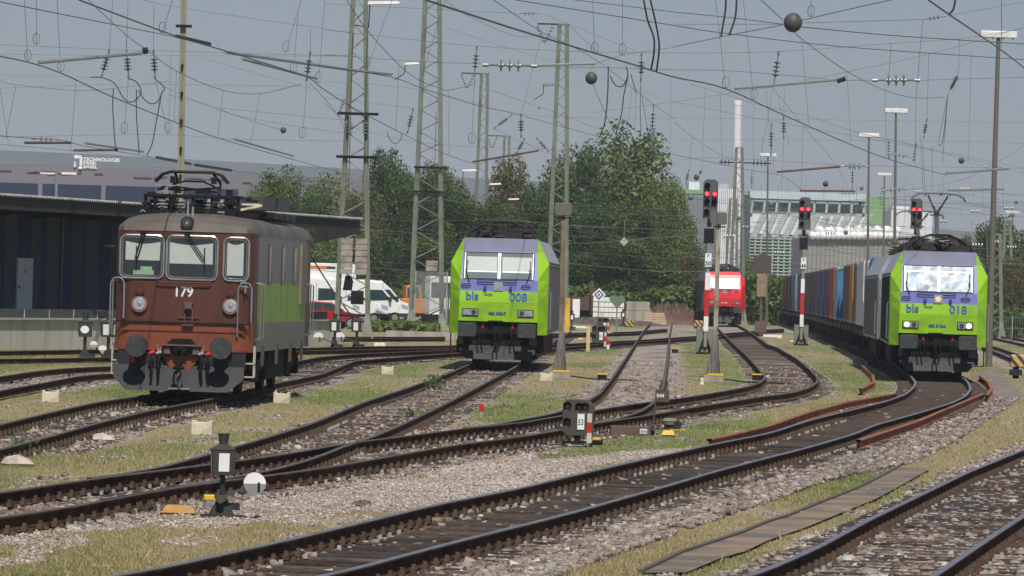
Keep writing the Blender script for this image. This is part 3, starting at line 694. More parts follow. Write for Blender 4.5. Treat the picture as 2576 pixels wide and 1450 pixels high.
    pl=MB(); pl.add([(-1.15,.12,.58),(1.15,.12,.58),(1.15,.05,.36),(.92,-.06,.16),(-.92,-.06,.16),(-1.15,.05,.36),(-1.15,.2,.58),(1.15,.2,.58),(.92,.08,.16),(-.92,.08,.16)],[(0,1,2,3,4,5),(4,3,8,9),(0,1,7,6)])
    pl.build('snow_plough',DGREY,root)
    bogie(root,3.5); bogie(root,L-4)
    # roof equipment
    r_=random.Random(num and sum(map(ord,num)) or 3); q=MB()
    for i in range(110):
        y=1.0+abs(r_.gauss(0,2.0)) if i<85 else r_.uniform(1,16); hw=1.02; x=r_.uniform(-hw,hw); top=3.84+.56*(1-(abs(x)/1.25)**2)
        z=r_.uniform(3.84,top)
        if r_.random()<.5: q.box((x,y,z),(r_.uniform(.06,.32),r_.uniform(.1,.6),r_.uniform(.03,.14)),r_.choice((0,0,1)))
        else: q.bar((x,y,z),(max(-hw,min(hw,x+r_.uniform(-.5,.5))),y+r_.uniform(.1,1.2),min(top,z+r_.uniform(-.06,.12))),.035)
    for i in range(5):
        y=1.2+i*.5; q.tube([(-1.08,y,3.86),(-.95,y,4.02),(-.65,y,4.22),(-.3,y,4.36),(.3,y,4.36),(.65,y,4.22),(.95,y,4.02),(1.08,y,3.86)],.03)
    q.b2(-1.0,1.0,1.6,2.4,3.84,4.05)
    re_=q.build('roof_equipment',[mat('roof_sooty',(.022,.02,.018),.8,0,.4,8),mat('roof_brown',(.05,.035,.03),.8,0,.4,8)],root); tag(re_,kind='stuff')
    if raised: arm_panto(root,4.4,3.9,raised,mat('panto_grey',(.12,.13,.15),.5,.3),1)
    else: arm_panto(root,2.6,3.85,0,mat('panto_black',(.02,.02,.02),.7),1)
    if rear: arm_panto(root,L-3.5,3.9,0,mat('panto_black',(.02,.02,.02),.7),-1)
    return root
LENSD=mat('lens_dark',(.05,.055,.06),.15,0,.1,5); GLENS=mat('lens_silver',(.5,.52,.55),.2,.5,.2,12)
WINDG=mat('windscreen_glass',(.10,.15,.155),.15,0,.25,1.2,spec=.7)
WINDB=mat('windscreen_painted_glare',(.17,.22,.27),.38,.1,.6,3,spec=.4,dirt_or_glare=(.40,.44,.48),dscale=5,dth=.53)  # sun glare painted into the glass colour as pale noise patches
GREENP=mat('lime_green_paint',(.27,.51,.014),.4,0,.05,.8,dirt_or_glare=(.19,.36,.025),dscale=1.3,dth=.56)
BLUEG=mat('dusty_blue_paint',(.125,.14,.235),.6,0,.1,1.2,dirt_or_glare=(.12,.12,.14),dscale=1.5)
BLUEP=mat('violet_blue_paint',(.115,.14,.40),.42,0,.08,1.2,dirt_or_glare=(.16,.17,.33),dscale=1.5)
SILV=mat('silver_side',(.44,.44,.45),.33,.25,.15,1.0,dirt_or_glare=(.30,.29,.27),dscale=1.6,streak=True)
SILVR=mat('dark_grey_side',(.16,.12,.13),.5,.2,.2,1.0,dirt_or_glare=(.11,.08,.08),streak=True)
LETB=mat('lettering_blue',(.045,.12,.36),.5,0,.03); LETW=mat('lettering_white',(.7,.7,.7),.5,0,.03)
REDLOC=mat('bright_red_paint',(.68,.018,.022),.38,0,.05,1)
def put(px,s,zr=0.0): x,y=un(px,900); return (x/s,F/s,0)
l8_s=83.0
traxx('lime green and violet-blue locomotive numbered 008, alone on the middle track',put(1250,l8_s),-R(1.7),l8_s and 1.0,GREENP,BLUEP,SILV,'008','485 008-7',LETB)
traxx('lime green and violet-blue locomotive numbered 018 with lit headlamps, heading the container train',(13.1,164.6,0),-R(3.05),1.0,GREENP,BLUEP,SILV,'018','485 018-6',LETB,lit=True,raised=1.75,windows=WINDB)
traxx('second silver-sided locomotive coupled directly behind locomotive 018',(tpath(184.4),184.4,0),-R(2.2),1.0,SILV,BLUEP,SILV,'017','485 017-8',LETB,lettering=False,raised=1.5,rear=False)
p_=at(1822,800,400)
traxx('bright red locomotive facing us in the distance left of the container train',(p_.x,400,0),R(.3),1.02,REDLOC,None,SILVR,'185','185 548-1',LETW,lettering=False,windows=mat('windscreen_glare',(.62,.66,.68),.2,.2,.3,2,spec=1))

# ---- the brown locomotive 179
def re4(loc,rz,sc):
    root=thing('electric_locomotive','old reddish-brown locomotive numbered 179 with three chrome-framed front windows and folded pantograph','locomotive',loc,rz,None,sc)
    BR=mat('brown_red_paint',(.092,.026,.016),.5,0,.14,1.2,dirt_or_glare=(.065,.022,.016),dscale=1.0,dth=.55,streak=True)
    BO=mat('rust_orange_paint',(.22,.055,.022),.5,0,.12,2,dirt_or_glare=(.15,.04,.02),dscale=2)
    RF=mat('roof_grey_brown',(.105,.09,.08),.7,0,.2,1,dirt_or_glare=(.085,.06,.048),dscale=1.3)
    SG=mat('side_grey',(.19,.18,.165),.4,.25,.15,1,dirt_or_glare=(.17,.16,.14),dscale=1,streak=True)
    SGR=mat('side_green',(.25,.42,.02),.42,0,.25,1.5,dirt_or_glare=(.15,.20,.05),dscale=1.6,streak=True)
    W=1.45; L=14.3
    def outline(w_,z0=0,y0=0,r=.32): # plan outline of the front corner
        return [(-w_,y0+.5),(-w_+.03,y0+.22),(-w_+.16,y0+.07),(-w_+r+.05,y0)],[(w_-r-.05,y0),(w_-.16,y0+.07),(w_-.03,y0+.22),(w_,y0+.5)]
    a,b=outline(W); plan=a+b
    m=MB(); n=len(plan)
    def shell(z0,z1,mi,off=0,zt=None):
        vs=[(x,y-off,z0) for x,y in plan]+[(x,y-off,z1) for x,y in plan]
        m.add(vs,[(i,i+1,n+i+1,n+i) for i in range(n-1)],mi)
    shell(1.55,3.45,0); shell(.97,1.55,1,.015)
    m.build('cab_front',[BR,BO],root,smooth=True)
    s=MB(); s.b2(-W,W,.5,1.15,.97,3.45,0); s.build('cab_side',BR,root)
    s=MB(); s.b2(-W,W,1.15,L-1.15,.97,1.57,0); s.b2(-W,W,1.15,L-1.15,2.42,3.45,0); s.build('body_side',SG,root)
    s=MB(); s.b2(-W,W,1.15,L-1.15,1.57,2.42,0); s.build('green_side_band',SGR,root)
    s=MB(); s.b2(-W,W,L-1.15,L,.97,3.45,0); s.build('rear_cab',BR,root)
    # roof shell: rounded
    prof=[(-1.46,3.44),(-1.42,3.58),(-1.28,3.71),(-1.0,3.79),(-.5,3.84),(.5,3.84),(1.0,3.79),(1.28,3.71),(1.42,3.58),(1.46,3.44)]
    rf=MB(); k=len(prof)
    for (y0,z0s,y1,z1s) in ((-.02,.02,.10,.45),(.10,.45,.35,.8),(.35,.8,.9,1.0),(.9,1.0,L,1.0)):
        def ring(y,f):
            out=[]
            for x,z in prof:
                xx=x; yy=y
                # follow the rounded corner in plan
                ax=abs(x); corner=max(0,(ax-1.1)/.36); 
                if y<.5: yy=y+ (.5-y)*min(1,corner)**2.2 if corner<1 else .5
                out.append((xx,yy,3.44+(z-3.44)*f))
            return out
        rf.add(ring(y0,z0s)+ring(y1,z1s),[(i,i+1,k+i+1,k+i) for i in range(k-1)])
    rf.build('roof',RF,root,smooth=True)
    g=MB(); g.b2(-1.42,1.38,-.05,.02,1.53,1.565); g.build('ledge',DARK,root)
    g=MB(); g.b2(-1.33,1.33,-.03,.02,1.36,1.375); g.build('seam',mat('seam_dark',(.03,.012,.01),.6),root)
    # windows
    def rr(x0,x1,z0,z1,r,nn=5):
        pts=[]
        for cx,cz,a0 in((x1-r,z1-r,0),(x0+r,z1-r,90),(x0+r,z0+r,180),(x1-r,z0+r,270)):
            for i in range(nn+1): t=R(a0+90*i/nn); pts.append((cx+r*math.cos(t),cz+r*math.sin(t)))
        return pts
    def win(x0,x1,z0,z1,y=-.0,r=.13,blind=None,ang=0,px=0):
        q=rr(x0,x1,z0,z1,r); fr=MB(); fr.tube([(u,y-.02+(max(0,u-px)*ang),v) for u,v in q+[q[0]]],.022,8)
        q2=rr(x0+.045,x1-.045,z0+.045,z1-.045,r*.8); fr.tube([(u,y-.015+(max(0,u-px)*ang),v) for u,v in q2+[q2[0]]],.010,6)
        fo=fr.build('window_frame',CHROME,root,smooth=True)
        gl=MB(); gl.add([(u,y-.012+(max(0,u-px)*ang),v) for u,v in q],[tuple(range(len(q)))]); gl.build('window_pane',GLASSD,fo)
        if blind:
            bx0,bx1,bz0,bz1=blind; bm_=MB(); nn=8
            xs=[bx0+(bx1-bx0)*i/nn for i in range(nn+1)]
            vs=[(u,y-.017+(max(0,u-px)*ang),bz0) for u in xs]+[(u,y-.017+(max(0,u-px)*ang),bz1-.05*math.sin(math.pi*i/nn)) for i,u in enumerate(xs)]
            bm_.add(vs,[(i,i+1,nn+2+i,nn+1+i) for i in range(nn)]); bm_.build('window_blind',BLIND,fo)
        return fo
    w1=win(-1.33,-.42,2.46,3.35,blind=(-1.22,-.5,2.83,3.22))
    w2=win(-.36,.70,2.45,3.36,blind=(-.30,.60,2.78,3.22))
    w3=win(.83,1.35,2.45,3.35,y=.0,ang=.12,px=1.0,blind=(.9,1.24,2.56,3.25))
    c=MB(); c.b2(-1.05,-.62,-.018,-.014,2.53,2.62); c.b2(-.9,-.66,-.018,-.014,2.62,2.70); c.build('cab_desk',mat('desk_green',(.22,.36,.24),.6),w1)
    for wx,tx,wo in((-.86,-1.02,w1),(.06,.40,w2)):
        wp=MB(); wp.box((wx,-.06,3.40),(.12,.08,.06)); wp.tube([(wx-.02,-.07,3.38),(tx,-.06,2.86)],.012); wp.tube([(wx+.03,-.07,3.38),(tx+.05,-.06,2.86)],.012); wp.tube([(tx+.03,-.045,3.12),(tx+.03,-.045,2.62)],.013); wp.build('wiper',BLACK,wo)
    # lamps
    for x,z in((-.90,1.915),(1.0,1.92)):
        q=MB(); q.cyl((x,.01,z),(x,-.07,z),.175,.165,n=24); lo=q.build('headlight',mat('lamp_ring',(.22,.12,.10),.4),root,smooth=True)
        q=MB(); q.cyl((x,-.07,z),(x,-.085,z),.135,.115,n=24,m=0); q.cyl((x,-.085,z),(x,-.10,z),.05,.03,n=12,m=1); q.build('lens',[GLENS,CHROME],lo,smooth=True)
        q=MB(); q.cyl((x,.01,z+.28),(x,-.06,z+.28),.088,n=18,m=0); q.cyl((x,-.06,z+.28),(x,-.07,z+.28),.06,.05,n=18,m=1); q.build('marker_lamp',[mat('lamp_ring2',(.06,.02,.015),.5),mat('marker_red',(.13,.012,.012),.3,spec=.8)],root,smooth=True)
    q=MB(); q.cyl((.04,.28,3.63),(.04,-.02,3.63),.135,n=24,m=0); q.cyl((.04,-.02,3.63),(.04,-.03,3.63),.1,.09,n=24,m=1); q.cyl((.04,-.03,3.63),(.04,-.035,3.63),.035,n=12,m=2); q.b2(-.08,.16,.0,.2,3.42,3.52,0); q.build('top_headlight',[DGREY,LENSD,CHROME],root,smooth=True)
    text('running_number','179',.29,LETW,root,(-.20,-.006,2.10),off=.007,sx=.95)
    q=MB(); q.tube([(-.55,-.05,2.40),(-.5,-.08,2.385),(.55,-.08,2.385),(.6,-.05,2.40)],.016); q.b2(-.56,.6,-.02,0,2.40,2.415); q.build('front_handrail',BR,root)
    q=MB(); q.b2(.03,.22,-.06,0,1.95,1.99); q.b2(.05,.2,-.12,0,1.83,1.95); q.cyl((.125,-.12,1.9),(.125,-.16,1.9),.05); q.b2(.04,.06,-.05,0,1.50,1.83); q.b2(.2,.22,-.05,0,1.50,1.83); q.b2(0.0,.24,-.1,0,1.49,1.52); q.b2(-.1,.34,-.04,-.02,1.655,1.67); q.build('front_socket',BROWNM,root)
    q=MB(); q.box((-.39,-.03,3.37),(.05,.05,.12)); q.build('lamp_bracket',BR,root)
    # grab rails
    for x0,x1,zt,zb in((-1.50,-1.22,2.46,1.28),(1.16,1.44,2.42,1.3)):
        q=MB(); mid=(x0+x1)/2
        q.tube([(x0,-.06,zb),(x0,-.09,zb+.1),(x0,-.09,zt-.12),(x0+.05,-.09,zt-.02),(mid,-.09,zt),(x1-.05,-.09,zt-.02),(x1,-.09,zt-.12),(x1,-.09,1.62),(x1,-.02,1.57)],.018,8); q.build('grab_rail',CHROME,root,smooth=True)
    for y in(.75,L-.9):
        for yy in (y,y+.75):
            q=MB()
            for sg in(-1,1): q.tube([(sg*W,yy,2.42),(sg*(W+.1),yy,2.38),(sg*(W+.1),yy,1.28),(sg*W,yy,1.22)],.018,8)
            q.build('grab_rail',CHROME,root,smooth=True)
    q=MB(); q.tube([(1.30,-.03,2.38),(1.30,-.06,2.2)],.02); q.bar((1.2,-.05,2.35),(1.36,-.05,2.33),.03); q.build('lamp_bracket',CHROME,root)
    # side windows, door, sheets
    for y in(3.4,6.6,9.6):
        q=MB()
        for sg in(-1,1): q.b2(sg*(W-.01),sg*(W+.006),y,y+.95,2.42,3.22)
        so_=q.build('side_window',GLASSD,root); q=MB()
        for sg in(-1,1): q.b2(sg*(W-.01),sg*(W+.012),y+.28,y+.55,2.44,3.2)
        q.build('window_bar',CHROME,so_)
        q=MB()
        for sg in(-1,1): q.b2(sg*(W-.01),sg*(W+.02),y-.05,y,2.38,3.26)
        q.build('window_frame',BR,so_)
    q=MB()
    for sg in(-1,1): q.b2(sg*(W-.01),sg*(W+.05),L-2.9,L-1.3,1.95,3.3)
    q.build('body_hatch',mat('hatch_tan',(.20,.16,.11),.6,0,.15,2),root,bevel=.01)
    q=MB()
    for sg in(-1,1): q.b2(sg*(W-.01),sg*(W+.01),.55,1.1,1.2,3.3)
    q.build('cab_door',BR,root,bevel=.01)
    for y in(2.6,6,9.4,12.4):
        q=MB()
        for sg in(-1,1): q.prism([(y-.16,.66),(y+.16,.66),(y+.26,1.1),(y-.26,1.1)],sg*(W-.02),sg*(W+.02),'x')
        q.build('bracket',BROWNM,root)
    # lower front
    q=MB(); q.prism([(-1.3,.97),(1.3,.97),(1.3,.99),(-1.3,.99)],-.02,.4,'y'); q.prism([(-.5,.99),(-.14,.5),(.14,.5),(.5,.99)],-.03,.03,'y'); q.build('buffer_beam',BO,root)
    q=MB(); q.prism([(-.22,1.05),(-.3,1.12),(-.2,1.22),(.2,1.22),(.3,1.12),(.22,1.05)],-.05,-.02,'y',0); q.b2(-.4,.42,-.22,-.02,1.07,1.10,1); q.b2(-.35,-.22,-.16,-.02,.9,1.06,1); q.b2(.25,.38,-.16,-.02,.9,1.06,1); q.b2(-.36,.4,-.1,-.02,.86,.93,0); q.build('coupling_plate',[BLACK,BROWNM],root)
    for sg in(-1,1):
        x=sg*.875; q=MB(); q.cyl((x,-.62,1.05),(x,-.56,1.05),.225,.235,n=32); q.cyl((x,-.56,1.05),(x,-.54,1.05),.235,.2,n=32); q.cyl((x,-.54,1.05),(x,-.2,1.05),.11,n=16); q.cyl((x,-.25,1.05),(x,.1,1.05),.17,n=16); q.build('buffer',BGREY,root,smooth=True)
        for k,(dx,mm) in enumerate(((.585,REDP),(.44,GALV))):
            x=sg*dx; q=MB(); q.tube([(x,-.18,.9),(x,-.26,.85),(x,-.28,.7),(x+.01,-.27,.5),(x+.015*sg,-.2,.3)],.026,8); ho=q.build('air_hose',BLACK,root,smooth=True)
            q=MB(); q.box((x,-.2,.93),(.09,.08,.07)); q.cyl((x-.06,-.24,.9),(x+.06,-.24,.93),.03); q.bar((x,-.2,.95),(x+.03,-.2,1.02),.025); q.tube([(x,-.22,.86),(x,-.26,.80)],.03); q.build('hose_valve',mm,ho)
        q=MB(); q.tube([(sg*.48,-.15,.95),(sg*.48,-.17,1.1)],.012); q.build('hand_valve',GALV,root)
        q=MB(); q.b2(sg*1.05,sg*1.32,.0,.3,.62,1.0,0); q.prism([(sg*.35,.66),(sg*.5,.86),(sg*.75,.93),(sg*1.0,.86),(sg*1.1,.66)],.0,.06,'y',0); q.build('sandbox',DGREY,root)
        q=MB(); q.b2(sg*1.2,sg*1.5,.3,.6,.44,.47); q.b2(sg*1.2,sg*1.5,.3,.6,.72,.75); q.b2(sg*1.47,sg*1.5,.32,.36,.45,1.1);q.b2(sg*1.47,sg*1.5,.54,.58,.45,1.1); q.build('step',mat('step_light',(.4,.38,.33),.6),root)
    q=MB(); q.cyl((-1.0,-.25,.76),(-1.0,-.0,.76),.07,n=14); q.build('tail_lamp',mat('tail_lamp_red',(.2,.02,.02),.4),root,smooth=True)
    coupler(root,1.04,-.08)
    pl=MB(); pl.add([(-1.4,.0,.66),(1.32,.0,.66),(1.32,-.1,.4),(1.0,-.22,.13),(-1.12,-.22,.13),(-1.4,-.1,.4),(-1.4,.1,.66),(1.32,.1,.66),(1.0,-.1,.13),(-1.12,-.1,.13)],[(0,1,2,3,4,5),(4,3,8,9),(0,1,7,6)]); pl.build('snow_plough',DGREY,root)
    q=MB(); q.cyl((.0,-.26,.2),(.0,-.24,.56),.035,n=8); q.b2(-.22,.22,-.27,-.2,.17,.2); q.build('coupling_stowage',GALV,root)
    u=MB(); u.b2(-1.1,1.1,.4,L-.4,.55,.97); u.b2(-1.35,1.35,5.2,9.2,.35,.97); u.build('underframe',DARK,root)
    bogie(root,3.2,r=.6,base=2.8,x=1.25); bogie(root,L-3.2,r=.6,base=2.8,x=1.25)
    # roof gear
    q=MB(); r_=random.Random(9)
    q.b2(-1.0,1.1,.9,1.0,4.18,4.23,0); q.b2(-1.0,1.1,2.9,3.0,4.18,4.23,0)
    for x in(-.95,-.75,-.4,.05,.45,.75,1.0): q.b2(x-.03,x+.03,.95,1.02,3.82,4.2,0)
    for x in(-.9,-.3,.3,1.0): q.b2(x-.025,x+.025,.9,3.1,4.17,4.22,0)
    for i in range(60):
        x=r_.uniform(-1.05,1.05); y=r_.uniform(.9,6); z=r_.uniform(3.85,4.25); q.box((x,y,z),(r_.uniform(.05,.3),r_.uniform(.1,.4),r_.uniform(.03,.12)),0)
    for i in range(12): q.bar((-.9+.15*i,.95,4.2),(-.9+.15*i,.95,4.27),.02,m=0)
    for y in (6.5,8,9.5,11): q.b2(.6,1.25,y,y+1.2,3.84,3.98)
    q.build('roof_equipment',BLACK,root)
    for x,y in((-.62,1.3),(-.25,1.3),(.35,1.3),(.6,1.6),(-.4,2.6),(.5,2.6)):
        q=MB(); q.cyl((x,y,3.82),(x,y,4.16),.05,n=10)
        for i in range(4): q.cyl((x,y,3.88+i*.07),(x,y,3.905+i*.07),.11,n=14)
        q.build('insulator',mat('insulator_pale',(.35,.35,.33),.35),root,smooth=True)
    q=MB(); q.cyl((.62,1.2,3.98),(.62,1.2,4.05),.07,n=14); q.build('insulator',WHITE,root)
    q=MB(); q.tube([(-.78,1.6,4.3),(-.6,1.5,4.42)],.03); q.tube([(-.5,1.4,4.25),(-.42,2.2,4.55),(-.42,1.6,4.72)],.03); q.tube([(.55,1.4,4.25),(.5,2.2,4.5),(.38,1.6,4.72)],.03)
    q.tube([(-.5,1.4,4.3),(.5,2.2,4.42)],.02); q.tube([(.5,1.4,4.3),(-.5,2.2,4.42)],.02); q.tube([(-.45,1.5,4.45),(-.2,1.5,4.52),(.2,1.5,4.52),(.45,1.5,4.42)],.02)
    q.box((-.4,1.5,4.33),(.25,.3,.12)); q.box((.2,1.5,4.31),(.3,.3,.1)); q.box((.75,1.6,4.3),(.12,.3,.14)); q.box((-.45,1.55,4.55),(.1,.2,.14)); q.box((.42,1.55,4.55),(.1,.2,.14))
    fo=q.build('pantograph_frame',BLACK,root)
    q=MB()
    for dy in(-.12,.12): q.tube([(-.82,1.6+dy,4.50),(-.68,1.6+dy,4.66),(-.5,1.6+dy,4.72),(.4,1.6+dy,4.72),(.58,1.6+dy,4.66),(.72,1.6+dy,4.50)],.03)
    q.build('collector_head',BLACK,fo)
    q=MB(); q.tube([(-.78,1.3,4.27),(-.78,1.3,4.42),(-.3,1.3,4.42)],.012); q.cyl((-.58,1.3,4.24),(-.58,1.3,4.31),.2,.2,n=16); q.build('roof_tank',GALV,root,smooth=True)
    for x in(.0,.1): 
        q=MB(); q.cyl((x,.5,3.78),(x,.5,3.98 if x else 4.1),.03,.02); q.build('horn',GALV,root)
    q=MB(); q.tube([(-1.0,.5,3.84),(-.95,.5,3.88),(-.9,.5,3.84)],.015); q.build('lifting_eye',GALV,root)
    q=MB(); q.b2(1.0,1.4,1.6,1.75,4.05,4.09); q.bar((1.0,1.6,3.95),(1.45,1.6,4.06),.05); q.build('roof_arm',CREAM,root)
    q=MB(); 
    for y in(4,5,6,7,8): q.tube([(.5,y,4.0),(1.2,y+.6,3.95)],.03)
    q.build('second_pantograph',BLACK,root)
    return root
s9=121.0; x9,_=un(456,900); 
s9g=(un(450,1000)[1])/H      # scale the ground plane gives under the wheels
re4((x9/s9g,F/s9g,0),-R(2.6),s9/s9g)
print('loco179 scale',s9/s9g, x9/s9g, F/s9g)
# ---------------------------------------------------------------- container train behind the locomotives
def heading(D,e=3): 
    dx=tpath(D+e)-tpath(D-e); return -math.atan2(dx,2*e)
def tadv(D,L):                       # depth after going L metres along the train
    while L>0: st=min(2,L); D+=st*math.cos(heading(D)); L-=st
    return D
D=tadv(184.4,19.0)
CC=dict(blue=(.035,.15,.42),white=(.8,.8,.78),silver=(.72,.72,.71),brown=(.24,.10,.07),ochre=(.58,.31,.05),dbrown=(.12,.06,.05),green=(.38,.50,.36),red=(.5,.045,.035),navy=(.05,.055,.17),purple=(.085,.08,.20),dgreen=(.035,.10,.075),grey=(.38,.39,.40),orange=(.40,.15,.045))
def cmat(n): return mat('container_'+n,CC[n],.42,.25,.12,1.0,dirt_or_glare=tuple(c*.6+.02 for c in CC[n]),dscale=1.2,dth=.6,streak=True)
TROLL=[('blue',12.2),('white',6.1),('silver',12.2),('brown',6.1),('ochre',6.1),('dbrown',12.2),('tank',6.1),('tank',6.1),('green',6.1),('red',12.2),('navy',12.2),('purple',12.2),('purple',12.2),('dbrown',12.2),('dgreen',12.2),('dgreen',12.2),('blue',12.2),('white',6.1),('grey',12.2),('blue',12.2),('brown',12.2),('orange',12.2),('brown',12.2),('red',6.1),('white',6.1),('silver',12.2),('navy',12.2),('brown',12.2),('grey',12.2),('blue',12.2),('orange',12.2),('white',12.2),('brown',12.2),('red',12.2),('green',12.2)]
WORDS={'blue':'blue','silver':'silver-grey','brown':'brown','ochre':'ochre yellow','dbrown':'dark brown','green':'pale green','red':'red','navy':'navy blue','purple':'purplish blue','dgreen':'dark green','white':'white','grey':'grey','orange':'orange-brown'}
ORD=['first','second','third','fourth','fifth','sixth','seventh','eighth','ninth','tenth','eleventh','twelfth','thirteenth','fourteenth','fifteenth','sixteenth','seventeenth','eighteenth','nineteenth','twentieth','twenty-first','twenty-second','twenty-third','twenty-fourth','twenty-fifth','twenty-sixth','twenty-seventh','twenty-eighth','twenty-ninth','thirtieth','thirty-first','thirty-second','thirty-third','thirty-fourth','thirty-fifth','thirty-sixth']
def container(kind,L,loc,rz,label):
    root=thing('shipping_container' if kind!='tank' else 'tank_container',label,'container',loc,rz,'containers on the freight train')
    w_,h=1.22,2.72
    if kind=='tank':
        q=MB(); BM=mat('tank_frame_blue',(.04,.16,.38),.5)
        for y in(.08,L-.08):
            for x in(-w_+.06,w_-.06): q.b2(x-.06,x+.06,y-.08,y+.08,0,2.6)
            for z in(.06,2.54): q.b2(-w_,w_,y-.08,y+.08,z-.06,z+.06)
        for x in(-w_+.06,w_-.06): q.b2(x-.05,x+.05,0,L,0,.1)
        q.build('frame',BM,root); q=MB(); q.cyl((0,.3,1.3),(0,L-.3,1.3),1.1,n=24); q.build('tank',mat('tank_silver',(.4,.42,.44),.25,.7,.1,1),root,smooth=True); return
    m=cmat(kind); q=MB(); q.b2(-w_+.04,w_-.04,.05,L-.05,.05,h-.05); n=int(L/.28)
    for i in range(n):
        y=.15+i*(L-.3)/n
        for sg in(-1,1): q.prism([(y,sg*(w_-.04)),(y+.07,sg*(w_-.005)),(y+.16,sg*(w_-.005)),(y+.22,sg*(w_-.04))],.12,h-.12,'z') if False else q.b2(sg*(w_-.05),sg*(w_-.008),y,y+.14,.12,h-.12)
    q.build('body',m,root)
    q=MB()
    for x in(-w_+.06,w_-.06):
        for y in(.07,L-.07): q.b2(x-.075,x+.075,y-.085,y+.085,0,h)
        for z in(.06,h-.06): q.b2(x-.05,x+.05,0,L,z-.06,z+.06)
    for y in(.05,L-.05):
        for z in(.07,h-.07): q.b2(-w_,w_,y-.06,y+.06,z-.07,z+.07)
    f=q.build('frame',m,root)
    if L>10 and kind in('blue','navy'):
        q=MB()
        for i in range(5): q.add([(-.55+i*.22,-.012,h-.12),(-.44+i*.22,-.012,h-.12),(-.38+i*.22,-.012,h-.02),(-.49+i*.22,-.012,h-.02)],[(0,1,2,3)])
        q.build('hazard_stripe',YEL,f)
i=0
def wagon(D0,L,label):
    x=tpath(D0); rz=heading(D0+L/2); root=thing('flat_wagon',label,'wagon',(x,D0,0),rz,'flat wagons of the freight train')
    q=MB()
    for sg in(-1,1): q.b2(sg*1.05,sg*1.25,0,L,.85,1.12)
    q.b2(-1.2,1.2,0,.2,.8,1.12); q.b2(-1.2,1.2,L-.2,L,.8,1.12); q.b2(-.2,.2,0,L,.6,1.0)
    for k in range(6): q.b2(-1.22,1.22,L*k/6+.3,L*k/6+.5,.9,1.1)
    q.build('frame',DARK,root)
    for yb in(2.0,L-2.0):
        q=MB()
        for sg in(-1,1):
            q.b2(sg*.95,sg*1.1,yb-1.4,yb+1.4,.5,.8)
            for dy in(-.9,.9): q.b2(sg*.95,sg*1.15,yb+dy-.2,yb+dy+.2,.3,.7)
        for dy in(-.9,.9):
            for sg in(-1,1): q.cyl((sg*.72,yb+dy,.46),(sg*.84,yb+dy,.46),.46,n=16)
        q.build('bogie',DARK,root)
    q=MB()
    for sg in(-1,1):
        for k in range(3): q.box((sg*1.27,L*(k+.5)/3,.88),(.06,.22,.2))
    q.build('lashing_bracket',mat('bracket_cream',(.38,.29,.15),.7,0,.3,3),root)
    q=MB()
    for sg in(-1,1):
        for k in range(4): q.prism([(L*(k+.4)/4-.3,.85),(L*(k+.4)/4+.5,.85),(L*(k+.4)/4+.35,.35),(L*(k+.4)/4-.1,.35)],sg*1.1,sg*1.16,'x')
    q.build('side_sheet',DARK,root)
k=0; D0=D+.6; wn=0
while k<len(TROLL) and D0<690:
    cl=TROLL[k][1]; run=[TROLL[k]]; k+=1
    while k<len(TROLL) and cl+TROLL[k][1]<=18.4: cl+=TROLL[k][1]+.1; run.append(TROLL[k]); k+=1
    if cl<13: 
        pass
    wagon(D0,cl+.4,'%s flat wagon behind the two locomotives, dark frame with cream brackets'%ORD[wn]); wn+=1
    dd_=tadv(D0,.2)
    for kn,L in run:
        loc=(tpath(dd_),dd_,1.15); nm=WORDS.get(kn)
        lab=('%s container on the freight train counting from locomotive 018, %s corrugated box'%(ORD[i],nm)) if kn!='tank' else '%s container on the freight train from locomotive 018, silver tank in blue frame'%ORD[i]
        container(kn,L,loc,heading(dd_+L/2),lab); dd_=tadv(dd_,L+.1); i+=1
    D0=tadv(D0,cl+1.3)

# ---------------------------------------------------------------- lattice masts
def lattice(label,pt_top,pt_base,D,wt,wb,parts=(),pan=.0,brace=None,cat='mast',name='lattice_mast',dep=None,m=MASTG,leg=.11,group='lattice overhead line masts',br=.12):
    """pt_* = picture points of the mast axis; widths in metres"""
    t=at(*pt_top,D); b=at(*pt_base,D); b.z=GZ; ax=t-b; hgt=t.z-b.z
    root=thing(name,label,cat,(b.x,D,GZ),0,group)
    ax=Vector((t.x-b.x,0,hgt)); dep=dep or .8
    def c(z,sx,sy): f=z/hgt; wd=wb+(wt-wb)*f; dd_=dep*(wb+(wt-wb)*f); return Vector((ax.x*f+sx*wd/2,sy*dd_/2,z))
    q=MB()
    for sx in(-1,1):
        for sy in(-1,1): q.bar(c(0,sx,sy),c(hgt,sx,sy),leg,leg)
    for sx in(-1,1): q.add([c(0,sx,-1)+Vector((-.28,-.28,0)),c(0,sx,-1)+Vector((.28,-.28,0)),c(0,sx,-1)+Vector((.28,.28,0)),c(0,sx,-1)+Vector((-.28,.28,0)),c(1.2,sx,-1)+Vector((-.08,-.08,0)),c(1.2,sx,-1)+Vector((.08,-.08,0)),c(1.2,sx,-1)+Vector((.08,.08,0)),c(1.2,sx,-1)+Vector((-.08,.08,0))],[(0,1,5,4),(1,2,6,5),(2,3,7,6),(3,0,4,7)])
    q.build('leg_frame',m,root)
    q=MB(); z=.3; s_=1
    while z<hgt-.3:
        f=z/hgt; wd=wb+(wt-wb)*f; st=max(.6,wd*.52); z2=min(z+st,hgt)
        for sy in(-1,1): q.bar(c(z,-s_*1,sy),c(z2,s_*1,sy),br,.04)
        for sx in(-1,1): q.bar(c(z,sx,-s_),c(z2,sx,s_),.05,br)
        s_=-s_; z=z2
    q.b2(ax.x-wt/2-.05,ax.x+wt/2+.05,-wt*.4-.05,wt*.4+.05,hgt-.05,hgt+.03)
    q.build('bracing',m,root); return root,hgt,ax,c
